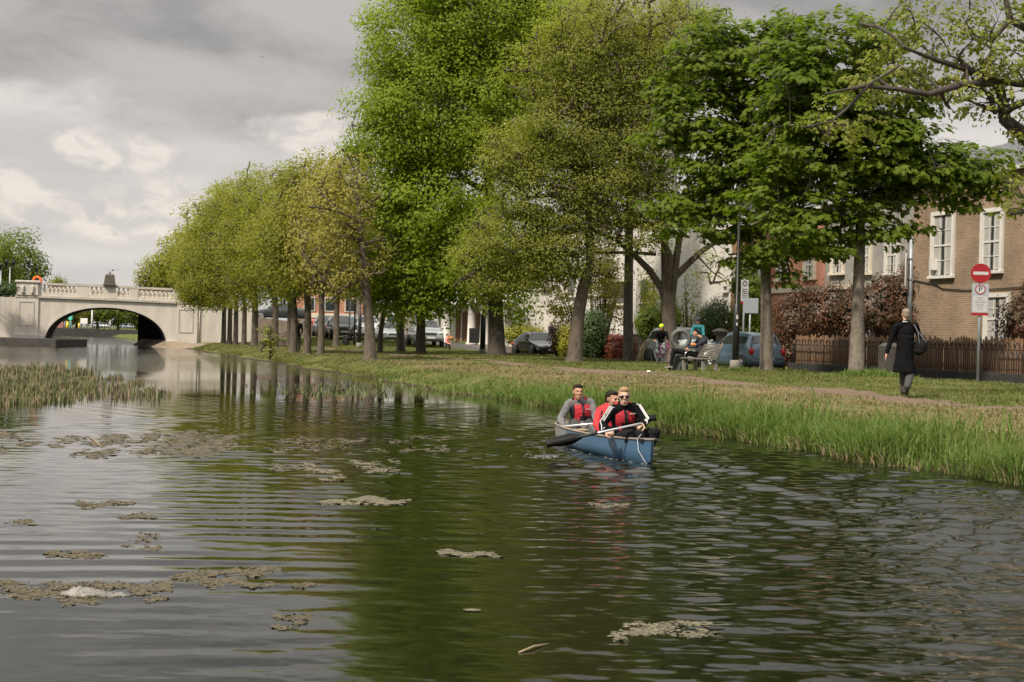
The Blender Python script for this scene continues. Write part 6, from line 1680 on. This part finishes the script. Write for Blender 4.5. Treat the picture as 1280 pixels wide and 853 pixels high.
    for s in 'LR':
        a = j['an' + s]; td = dirs.get('toe' + s + '_dir', dirs.get('toe_dir', Vector((0, -1, 0)))).normalized(); dn = Vector((0, 0, -1)); dn = (dn - td * dn.dot(td)).normalized()
        b = MB(); limb(b, [a + dn * .035 - td * .035, a + dn * .045 + td * .06, a + dn * .052 + td * .16], [.046, .044, .034], 9); b.ell(a + dn * .0, (.047, .047, .05), None, 10, 7)
        me = remesh(b, max(.012, vox), 2); me.materials.append(cl.get('shoes', M_CBLK)); sh = link('shoe', me, t)
        if cl.get('soles'):
            b = MB(); M_ = Matrix((td, td.cross(dn), dn)).transposed(); b.ell(a + dn * .078 + td * .06, (.155, .048, .014), M_, 12, 6); b.build('sole', mat('white_sole', (.7, .68, .65)), sh)
    if cl.get('vest'):
        vm, vk = cl['vest']; b = MB(); C = j.get('chest') or j['pelvis'].lerp(j['neck'], .62); N = j['neck']
        b.ell(C.lerp(N, .16), (.180 * S, .140 * S, .185 * S), TM, 16, 10); b.ell(j['pelvis'].lerp(C, .62), (.165 * S, .130 * S, .135 * S), TM, 16, 9)
        for sg in (1, -1): limb(b, [C.lerp(N, .55) + lat * sg * .085 - bk * 0, N + lat * sg * .085 + sp * .015], [.05, .035], 8)
        me = remesh(b, .010, 3, .004)
        me.materials.append(vk); me.materials.append(vm)
        fr = Vector(I.to_3x3() @ Vector(cl['front']))
        for pl in me.polygons:
            c = pl.center; z = (c - C).dot(sp); x = abs((c - C).dot(lat)); y = (c - C).dot(fr)
            pl.material_index = 1 if (z > -.035 + .02 * math.sin(x * 40) and .016 < x < .125 and y > -.02) or (z > .05 and y < -.02) or (-.12 < z <= -.03 and .055 < x < .085 and y > 0 and (c - C).dot(lat) < 0) else 0
            pl.use_smooth = True
        v = link('life_vest', me, t)
        b = MB(); q = C + fr * .13 + lat * .075 + sp * .07; b.T = Matrix.Translation(q) @ TM.to_4x4()
        q0 = -1 if bk.dot(fr) < 0 else 1
        for k in range(5): b.box(-.035 + k * .015, q0 * .008 - .004, -.004, -.025 + k * .015, q0 * .018 + .004, .006)
        b.build('chest_logo', M_SWHITE, v)
        b = MB(); b.tube([C + fr * .142 + sp * .12, C + fr * .152 + sp * .0, C + fr * .145 - sp * .13], .006, 5); b.tube([C + fr * .148 + sp * .02, C + fr * .165 + sp * .015], .014, 6); b.build('zip', M_IRON, v)
    return t, j, TM
def mk(F_, lat_, **k): return k
# ------------------------------------------------ canoe
CB = Vector((1.76, 18.75, 0)); CA = Vector((-.22, .975, 0)).normalized(); CR = math.atan2(.22, .975)   # bow, direction bow->stern
CL = 4.6
def canoe():
    t = thing('canoe', 'blue open canoe, stern glare painted grey, carrying three paddlers', 'canoe', CB, CR)   # local +y runs to the stern, bow at 0
    n = 36; m = 9
    def hb(s): return .395 * max(0, math.sin(PI * min(max(s, 0), 1))) ** .72
    def gz(s): return .26 - .02 * abs(2 * s - 1) ** 3.2 if s > .5 else .26 + .04 * abs(2 * s - 1) ** 3
    def kz(s): return -.10 + .12 * abs(2 * s - 1) ** 6
    def ring(s, off):
        y = s * CL; w = max(hb(s) - off, .004); g = gz(s); k = kz(s) + off; L = []
        ex = .0
        for i in range(2 * m + 1):
            a = -1 + i / m; q = abs(a) ** .75
            x = w * math.copysign(min(1, (abs(a) * 1.55)) ** .8 if abs(a) < .64 else 1, a); z = k + (g - k) * (max(0, (abs(a) - .28) / .72)) ** 1.15
            L.append((x, y + (.05 * (1 - (z - k) / (g - k)) if s < .02 else (-.12 * (1 - (z - k) / (g - k)) if s > .98 else 0)), z))
        return L
    rs = [.5 - .5 * math.cos(PI * i / n) for i in range(n + 1)]
    mb = mat('canoe_blue', (.045, .105, .185), (.06, .125, .205), 3, .35, bump=.05); mg = mat('canoe_lining_glare', (.21, .215, .22), (.17, .17, .175), 3, .5)
    mb_ = MB(); R_ = [ring(s, 0) for s in rs]; nv = len(R_[0])
    mb_.loft(R_, False, False, True); o = mb_.build('hull', [mb, mg], t)
    for pl in o.data.polygons:
        if pl.center.y > CL * .58: pl.material_index = 1  # aft hull grey: glare on the blue hull put into the colour
    b = MB(); b.loft([ring(.03 + .94 * s, .018) for s in rs], False, False, True); b.build('hull_lining', mg, t)
    mr_ = mat('gunwale', (.22, .19, .16), rough=.6)
    for sg in (1, -1):
        b = MB(); b.tube([(sg * hb(s), s * CL, gz(s) + .005) for s in rs], .016, 6); b.build('gunwale', mr_, t)
    for s in (.2, .42, .82):
        b = MB(); w = hb(s) - .01; b.box(-w, s * CL - .12, .17, w, s * CL + .12, .195, .01); b.build('seat', mat('ash_wood', (.35, .25, .14)), t)
    b = MB(); b.box(-.12, .10, gz(0) - .02, .12, .32, gz(0) + .008, .005); b.prism([(-.16, .42, gz(0.08) + .0), (.16, .42, gz(.08)), (.02, .02, gz(0) + .01), (-.02, .02, gz(0) + .01)], (0, 0, .015)); b.build('bow_deck', M_CBLK, t)
    b = MB(); b.tube([(-.06, .26, .35), (-.12, .22, .30), (-.13, .14, .16), (-.07, .06, .03), (-.02, .03, -.03)], .0042, 6); b.build('bow_rope', mat('rope', (.5, .52, .55)), t)
canoe()
def foam():
    rng = np.random.default_rng(9); V = []; fl = []; sz = []
    pts = []
    for _ in range(70):
        s = rng.random() ** 1.4; y = s * CL; w = .37 * math.sin(PI * min(max(s, .02), .98)) ** .72 + abs(rng.normal(0, .06)) + .02; sg = -1 if rng.random() < .75 else 1
        pts.append(CB + CA * (y - .05) + Vector((CA.y, -CA.x, 0)) * sg * w)
    for _ in range(60):
        c = W(690, 560, 19.0); pts.append(Vector((c.x - rng.exponential(.22) + .12, 19.0 + rng.normal(0, .22) + .5, 0)))
    for p in pts:
        b0 = len(V); m = 5; a0 = rng.random() * 6.3; r = rng.uniform(.004, .012)
        for k in range(m): V.append((p.x + r * 1.8 * math.cos(a0 + k * 2 * PI / m) * 1.6, p.y + r * math.sin(a0 + k * 2 * PI / m), .006))
        V.append((p.x, p.y, .008))
        for k in range(m): fl += [b0 + k, b0 + (k + 1) % m, b0 + m]; sz.append(3)
    me = np_mesh('foam', V, fl, sz, [mat('foam_white', (.6, .62, .6), rough=.3, trans=.3)])
    tag(link('foam', me), 'small flecks of white foam along the canoe waterline and paddle blade', 'foam', kind='stuff')
foam()
def cpos(along, side=0, z=0):  # along from bow, side = person's left
    return CB + CA * along + Vector((CA.y, -CA.x, 0)) * side * 1.0 + Vector((0, 0, z))
FW = -CA
M_VRED = mat('vest_red', (.50, .022, .035), (.40, .018, .03), 6, .75); M_VBLK = mat('vest_black', (.020, .020, .022), (.013, .013, .015), 6, .85, spec=.2)
M_GREY = mat('hoodie_grey', (.17, .165, .17), (.12, .118, .122), 14, .95, bump=.3, bscale=40); M_BJ = mat('jacket_black', (.006, .006, .007), (.010, .010, .011), 8, .95, spec=.05)
M_RJ = mat('jacket_red', (.52, .022, .028), (.42, .018, .025), 6, .75); M_BT = mat('trousers_black', (.010, .010, .011), (.016, .016, .018), 7, .9, spec=.12); M_GT = mat('trousers_grey', (.06, .058, .058), (.04, .04, .04), 7, .9)
H_BLOND = mat('hair_blond', (.33, .22, .125), (.24, .155, .085), 40, .8, spec=.2); H_DARK = mat('hair_darkbrown', (.016, .010, .007), (.024, .016, .011), 40, .8, spec=.15); H_GREY = mat('hair_silver', (.26, .20, .16), (.18, .14, .11), 40, .8)
# front paddler
D1 = 19.6
pel = W(782, 545, D1 + .05); pel.z = .24
J = dict(pelvis=pel, chest=W(780, 523.5, D1), neck=W(779, 507, D1 - .05), head=W(780.3, 496, D1 - .12),
    shL=W(795.5, 510.5, D1 - .05), shR=W(765.5, 512.5, D1 - .08), elL=W(807, 526.5, D1 - .2), elR=W(753.5, 530, D1 - .15), wrL=W(803.5, 530.5, D1 - .43), wrR=W(756.5, 540.5, D1 - .42),
    hipL=pel + Vector((.10, -.02, 0)), hipR=pel + Vector((-.10, 0, 0)), knL=cpos(.40, .17, .37), knR=cpos(.47, -.13, .33), anL=cpos(.62, .1, .02), anR=cpos(.66, -.1, .02),
    face_dir=(-.02, -1, -.03), head_up_dir=(-.03, 0, 1), handR_dir=(.75, -.5, .1), handL_dir=(-.55, -.75, -.12), palmR_dir=(.3, .6, -.6), palmL_dir=(.0, .6, -.6), toe_dir=FW)
person('blond paddler in sunglasses and black striped jacket at the bow', J['pelvis'] * 1, CR, J,
    dict(hair=H_BLOND, glasses=True, top=M_BJ, stripes=True, hood=True, trousers=M_BT, vest=(M_VRED, M_VBLK), front=FW, skin=mat('skin_fair', (.58, .36, .27), (.52, .30, .22), 8, .55), handL=dict(curl=.95), handR=dict(curl=.95)), vox=.0095)
# rear paddler
D3 = 22.9
pel = W(727, 545, D3); pel.z = .25
J = dict(pelvis=pel, chest=W(727, 517, D3), neck=W(724.5, 499.5, D3 - .06), head=W(722.8, 490.5, D3 - .12),
    shL=W(738.5, 503.5, D3), shR=W(711.5, 504.5, D3 - .05), elL=W(744, 520, D3 - .1), elR=W(700.5, 524, D3 - .15), wrL=W(747, 530, D3 - .4), wrR=W(704.5, 534, D3 - .38),
    hipL=pel + Vector((.10, -.02, 0)), hipR=pel + Vector((-.10, 0, 0)), knL=W(738, 540, D3 - .5), knR=W(718, 541, D3 - .5), anL=pel + Vector((.2, -.75, -.2)), anR=pel + Vector((.0, -.75, -.2)),
    face_dir=(.18, -1, .02), handR_dir=(.45, -.8, .0), handL_dir=(-.1, -.9, 0), palmR_dir=(.4, .5, -.6), palmL_dir=(-.4, .5, -.6), toe_dir=FW)
person('smiling dark haired paddler in grey hoodie and red vest at the stern', J['pelvis'] * 1, CR, J,
    dict(hair=H_DARK, smile=True, top=M_GREY, hood=True, trousers=M_GT, vest=(M_VRED, M_VBLK), front=FW, skin=mat('skin_tan', (.45, .25, .165), (.40, .21, .14), 8, .55), handL=dict(curl=.95), handR=dict(curl=.95)), vox=.0095)
# middle paddler
D2 = 21.0
pel = W(761, 548, D2); pel.z = .22
J = dict(pelvis=pel, chest=W(759, 527, D2), neck=W(760, 509.5, D2 - .02), head=W(765.5, 499.5, D2 - .06),
    shL=W(770, 512.5, D2 - .1), shR=W(750.5, 514, D2 + .05), elL=W(776, 530, D2 - .3), elR=W(745.5, 530, D2 - .12), wrL=W(768, 540, D2 - .5), wrR=W(753, 541, D2 - .45),
    hipL=pel + Vector((.09, -.03, 0)), hipR=pel + Vector((-.09, .03, 0)), knL=pel + Vector((.15, -.42, .12)), knR=pel + Vector((-.10, -.42, .12)), anL=pel + Vector((.1, -.7, -.18)), anR=pel + Vector((-.05, -.7, -.18)),
    face_dir=(.75, -.85, -.05), handR_dir=(.5, -.7, -.2), handL_dir=(-.3, -.9, 0), palmR_dir=(.4, .5, -.6), palmL_dir=(-.4, .5, -.6), toe_dir=FW)
person('dark haired paddler in red jacket sitting mostly hidden in the middle of the canoe', J['pelvis'] * 1, CR, J,
    dict(hair=H_DARK, top=M_RJ, hood=True, trousers=M_BT, vest=(M_VRED, M_VBLK), front=FW + Vector((.2, 0, 0)), skin=mat('skin_tan', None), handL=dict(curl=.8), handR=dict(curl=.8)), vox=.0095)
def paddle(label, A, B, name='paddle', blades=(1, 1), bl=.46):
    A, B = Vector(A), Vector(B); t = thing(name, label, 'paddle', A); d = (B - A); L = d.length; d.normalize()
    nr = Vector((0, -1, .2)); nr = (nr - d * nr.dot(d)).normalized(); sd = nr.cross(d)
    M = Matrix((d, sd, nr)).transposed().to_4x4()
    b = MB(); b.T = M; b.tube([(bl * .8 if blades[0] else 0, 0, 0), (L - bl * .8 if blades[1] else L, 0, 0)], .0155, 9); b.build('shaft', mat('alu_shaft', (.62, .62, .64), rough=.3, metal=.7), t)
    for e, on in ((0, blades[0]), (1, blades[1])):
        if not on: continue
        b = MB(); b.T = M; R_ = []
        for k in range(13):
            f = k / 12; x = f * bl if e == 0 else L - f * bl
            w = .018 + .055 * math.sin(PI * min(1, (1 - f) * .62 + .32)) ** .8 * (1 if f < .7 else 1 - (f - .7) / .3 * .82) if f > .0 else .055
            th = .006 + .012 * f; cv = .018 * (1 - f)
            R_.append([(x, -w, cv), (x, 0, th), (x, w, cv), (x, 0, -th)])
        b.loft(R_, True, True, True); b.build('blade', mat('blade_black', (.010, .010, .011), rough=.5, spec=.25), t)
        b = MB(); b.T = M; x0, x1 = (bl * .95, bl * 1.45) if e == 0 else (L - bl * 1.45, L - bl * .95); b.tube([(x0, 0, 0), (x1, 0, 0)], .0185, 9); b.build('grip_sleeve', M_CBLK, t)
paddle('paddle of the blond bow paddler, its black blade held out low to the left', W(683, 555.5, D1 - .70), W(802, 529.5, D1 - .50), blades=(1, 0))
paddle('paddle of the stern paddler, its black blade sticking out behind the bow paddler', W(703, 533.5, D3 - .5), W(820, 522.5, D3 - .3), blades=(0, 1))
# ------------------------------------------------ people on the bank
def stand(px, py, D, hgt=1.72, z=None):
    p = W(px, py, D); p.z = gh(p) if z is None else z; return p
# walking woman
def walker():
    D = 29.6; p = on_ground(1130, 495); D = p.y; g = p.z
    def q(px, py, dD=0): return W(px, py, D + dD)
    hipc = q(1131, 442); 
    J = dict(pelvis=q(1131, 441), chest=q(1132.5, 420), neck=q(1133, 403, -.0), head=q(1132, 393.5, .03),
        shL=q(1120.5, 408), shR=q(1144.5, 407), elL=q(1113.5, 425, .05), elR=q(1150, 424, .1), wrL=q(1108.5, 442, .02), wrR=q(1148, 436, .3),
        hipL=q(1126.5, 444), hipR=q(1136, 444), knL=q(1129, 466, .12), knR=q(1138, 466, -.06), anL=q(1130, 488, .1), anR=q(1134, 484, -.32),
        face_dir=(-.1, 1, 0), toe_dir=(0, 1, -.05), toeR_dir=(.05, .75, -.75), handL_dir=(-.25, .1, -1), palmL_dir=(1, 0, -.2))
    t, j, TM = person('person in long black coat and grey trousers walking away on the path', (p.x, p.y, g), 0, J,
        dict(hair=H_GREY, back=True, top=M_BJ, coat=.40, trousers=M_GT, loose=True, front=(0, 1, 0), skin=mat('skin_fair', None), bun=False, handL=dict(curl=.3, side=-1), handR=dict(side=1)), vox=.012)
    b = MB(); c = q(1131.5, 402.5, -.09); b.tube([c + Vector((-.05, .02, 0)), c, c + Vector((.05, .02, 0))], .016, 6); b.build('hair_clip', M_SWHITE, t, world=True)
    # shoulder bag
    c = q(1150.5, 431, -.08)
    bt = thing('shoulder_bag', 'black slouchy shoulder bag hanging on the walking person in the coat', 'bag', (c.x, c.y, c.z - .15), 0)
    b = MB(); b.ell((0, 0, .12), (.115, .17, .16), None, 12, 8); b.ell((-.02, .0, .02), (.11, .15, .09), None, 12, 8); b.ell((.06, 0, .1), (.08, .12, .12), None, 12, 8)
    me = remesh(b, .015, 3); me.materials.append(mat('bag_leather', (.010, .010, .012), rough=.85, spec=.15)); link('bag_body', me, bt)
    a, e = q(1141.5, 403.5, -.02), Vector((c.x - .05, c.y - .12, c.z + .03))
    b = MB(); b.tube([a, a.lerp(e, .5) + Vector((.0, -.10, .02)), e, Vector((c.x + .02, c.y - .14, c.z - .1)), Vector((c.x + .09, c.y - .05, c.z + .06)), a + Vector((.05, .08, -.08))], .014, 6); b.build('strap', mat('strap_grey', (.07, .07, .08)), bt, world=True)
walker()
def bench_man():
    p = on_ground(872, 466); D = p.y - .15
    def q(px, py, dD=0): return W(px, py, D + dD)
    pel = q(873, 444)
    J = dict(pelvis=pel, chest=q(879, 431.5), neck=q(878.5, 421), head=q(869.6, 416.5), shL=q(873, 426, .18), shR=q(881, 426.5, -.17), elL=q(862, 434, .25), elR=q(869, 433, -.32), wrL=q(857, 437, .05), wrR=q(860.5, 434.5, -.25),
        hipL=pel + Vector((0, .10, 0)), hipR=pel + Vector((0, -.10, 0)), knL=q(843, 439, .15), knR=q(842, 437.5, -.12), anL=q(836.5, 462, .22), anR=q(838.5, 456, -.14),
        face_dir=(-1, -.35, -.12), toe_dir=(-1, -.12, -.05), handR_dir=(-.25, 0, -1), palmR_dir=(0, .8, 0))
    t, j, TM = person('person in dark clothes lounging on the bench with legs stretched left', (pel.x, pel.y, p.z), R(-80), J,
        dict(hair=H_DARK, top=mat('navy_cloth', (.014, .018, .03), (.02, .025, .04), 6, .85), trousers=M_BT, front=(-1, 0, 0), shoes=M_CBLK, soles=True, handL=dict(curl=.6), handR=dict(curl=.5)), vox=.013)
    c = q(867, 431, -.3); b = MB(); b.ell((0, 0, 0), (.09, .05, .055), None, 10, 7); b.ell((.07, 0, -.02), (.06, .05, .04), None, 10, 7); o = b.build('orange_pouch', mat('orange_cloth', (.65, .20, .02))); o.location = c; tag(o, 'small orange pouch tucked under the arm of the bench sitter', 'pouch')
bench_man()
M_TEAL = mat('teal_jacket', (.02, .22, .26), (.015, .17, .2), 6, .7)
def leaning(label, px, head_y, foot_z, D, face, cl, lean=(0, -.25), hand_px=None, vox=.014, sc=1.0, wid=.19, seated=False, arm=None, hgt=None, name='person', dirx=None):
    """generic standing / astride figure: face = horizontal facing direction"""
    f = Vector((face[0], face[1], 0)).normalized(); l = Vector((-f.y, f.x, 0))   # l = person's left
    c = W(px, 440, D); hz = W(px, head_y, D).z - .12; 
    L = Vector((f.x * lean[1] * -1, f.y * lean[1] * -1, 0)) if True else 0
    g = foot_z; tot = hz + .12 - g
    pz = g + (.52 * tot if not seated else .55 * tot)
    head = Vector((c.x, c.y, hz)); neck = head - f * .02 + Vector((0, 0, -.15)); pel = Vector((c.x, c.y, pz)) + L * 1.0
    chest = pel.lerp(neck, .6) 
    J = dict(pelvis=pel, chest=chest, neck=neck, head=head, shL=neck + l * wid + Vector((0, 0, -.05)), shR=neck - l * wid + Vector((0, 0, -.05)))
    a = arm or 'down'
    for s, sg in (('L', 1), ('R', -1)):
        sh = J['sh' + s]
        aa = a if isinstance(a, str) else a[0 if s == 'L' else 1]
        if aa == 'down': J['el' + s] = sh + l * sg * .06 - Vector((0, 0, .27)) - f * .03; J['wr' + s] = sh + l * sg * .05 - Vector((0, 0, .50)) + f * .08
        if aa == 'fwd': J['el' + s] = sh + l * sg * .07 - Vector((0, 0, .22)) + f * .12; J['wr' + s] = sh + l * sg * .04 - Vector((0, 0, .30)) + f * .36
        if aa == 'lean': J['el' + s] = sh + l * sg * .05 - Vector((0, 0, .24)) + f * .06; J['wr' + s] = sh + l * sg * .10 - Vector((0, 0, .44)) + f * .16
        if aa == 'phone': J['el' + s] = sh + l * sg * .10 - Vector((0, 0, .24)) + f * .08; J['wr' + s] = head + l * sg * .11 + Vector((0, 0, -.08)) + f * .10
        J['hand%s_dir' % s] = {'down': Vector((0, 0, -1)), 'lean': f - Vector((0, 0, .8)), 'fwd': f, 'phone': Vector((0, 0, 1))}[aa]; J['palm%s_dir' % s] = -l * sg if aa != 'fwd' else Vector((0, 0, -1))
        st = cl.get('stride', .1) * sg; J['hip' + s] = pel + l * sg * .09
        J['kn' + s] = pel + l * sg * .10 + f * (st * .6 + .04 + (.12 if seated else 0)); J['kn' + s].z = g + .5 * (pz - g) + .03
        J['an' + s] = pel + l * sg * .10 + f * (st + (0 if not seated else .0)); J['an' + s].z = g + .09
    J['face_dir'] = f + Vector((0, 0, cl.get('nod', 0))); J['toe_dir'] = f
    d = dict(cl); d['front'] = f
    return person(label, (c.x, c.y, g), math.atan2(f.x, -f.y) , J, d, vox=vox, name=name)
gz = lambda px, D: gh(W(px, 440, D))
# yellow helmet cyclist with purple bicycle
g = gz(825, 60)
leaning('person in yellow cycle helmet and black top bending over a purple bicycle', 826, 406, g, 60, (-.1, -1), dict(helmet=mat('helmet_yellow', (.55, .85, .02), rough=.4), hair=mat('hair_brown', (.09, .045, .025), rough=.7), long=True, top=M_BJ, trousers=mat('leggings', (.20, .25, .24)), nod=-.25, stride=.12), lean=(0, .25), arm='fwd', seated=True)
bicycle('purple_bicycle', 'purple framed bicycle under the person in yellow helmet', W(829, 440, 59.7) * Vector((1, 1, 0)).length * 0 + Vector((W(829, 440, 59.7).x, 59.7, g)) if False else Vector((W(829, 440, 59.7).x, 59.7, gz(829, 59.7))), R(28), mat('purple_paint', (.16, .02, .12), rough=.35))
# teal jacket cyclist behind the bench
leaning('person in teal jacket and dark helmet leaning behind the bench sitter', 872, 397.5, gz(874, 55), 55, (-.45, -1), dict(helmet=mat('helmet_dark', (.05, .055, .07), rough=.4), hair=H_DARK, top=M_TEAL, trousers=M_BT, nod=-.3), lean=(0, .35), arm='lean', seated=True, wid=.17)
# phone person by the black saloon
leaning('person in dark jacket on the phone behind the black saloon', 688.5, 402.5, gz(687, 93), 93, (.8, -.6), dict(hair=mat('hair_auburn', (.2, .1, .06), rough=.7), top=mat('navy_cloth', None), trousers=M_BT), arm=('down', 'phone'), vox=.018, lean=(0, 0))
# man in black half hidden by trunk
leaning('person in black standing half behind a row trunk', 371.5, 398.5, gz(371, 84), 84, (-.3, 1), dict(hair=mat('hair_auburn', None), top=M_BJ, trousers=M_BT, back=True), vox=.018, lean=(0, 0), arm='down')
leaning('person in pale blue shirt and dark cap among the far parked cars', 436.5, 391, gz(436, 116), 116, (.3, -1), dict(hair=H_DARK, top=mat('shirt_blue', (.25, .42, .55)), trousers=M_BT), vox=.022, lean=(0, 0))
leaning('person in pink top carrying a bag by the pub porch', 559, 417.5, gz(559, 95), 95, (.8, -.5), dict(hair=H_DARK, top=mat('top_pink', (.75, .30, .26)), trousers=M_GT), vox=.02, lean=(0, 0), arm=('down', 'fwd'))
pb = W(564, 423, 94.8); bo = MB(); bo.ell((0, 0, 0), (.2, .12, .13), None, 10, 7); bo.tube([(-.15, 0, .08), (0, 0, .25), (.15, 0, .08)], .012, 5); bo = bo.build('tan_bag', mat('bag_tan', (.35, .14, .05))); bo.location = pb; tag(bo, 'tan brown bag carried by the person in pink', 'bag')
# rider on the bridge
sB = bs(214); pB = Bw(sB, 1.2, 3.35)
leaning('person in pale blue helmet and yellow vest behind the bridge balustrade', 214, 366.5, 3.2, pB.y, (1, .2), dict(helmet=mat('helmet_pale', (.5, .7, .85), rough=.4), hair=H_DARK, top=mat('hi_vis', (.4, .65, .12)), trousers=mat('jeans_blue', (.06, .14, .25))), vox=.022, lean=(0, 0), arm='fwd')
# two bystanders far behind row: bike wheel leaning on the ramp wall
bicycle('parked_bicycle', 'dark bicycle standing by the stone ramp behind the row trunks', Vector((W(350, 430, 106).x, 106, gz(350, 106))), R(85), M_IRON)

for o in list(bpy.data.objects):
    if o.type == 'MESH' and len(o.data.polygons) == 0: print('EMPTY', o.name)

if bpy.data.scenes.get('workbench'): bpy.data.scenes.remove(bpy.data.scenes['workbench'])
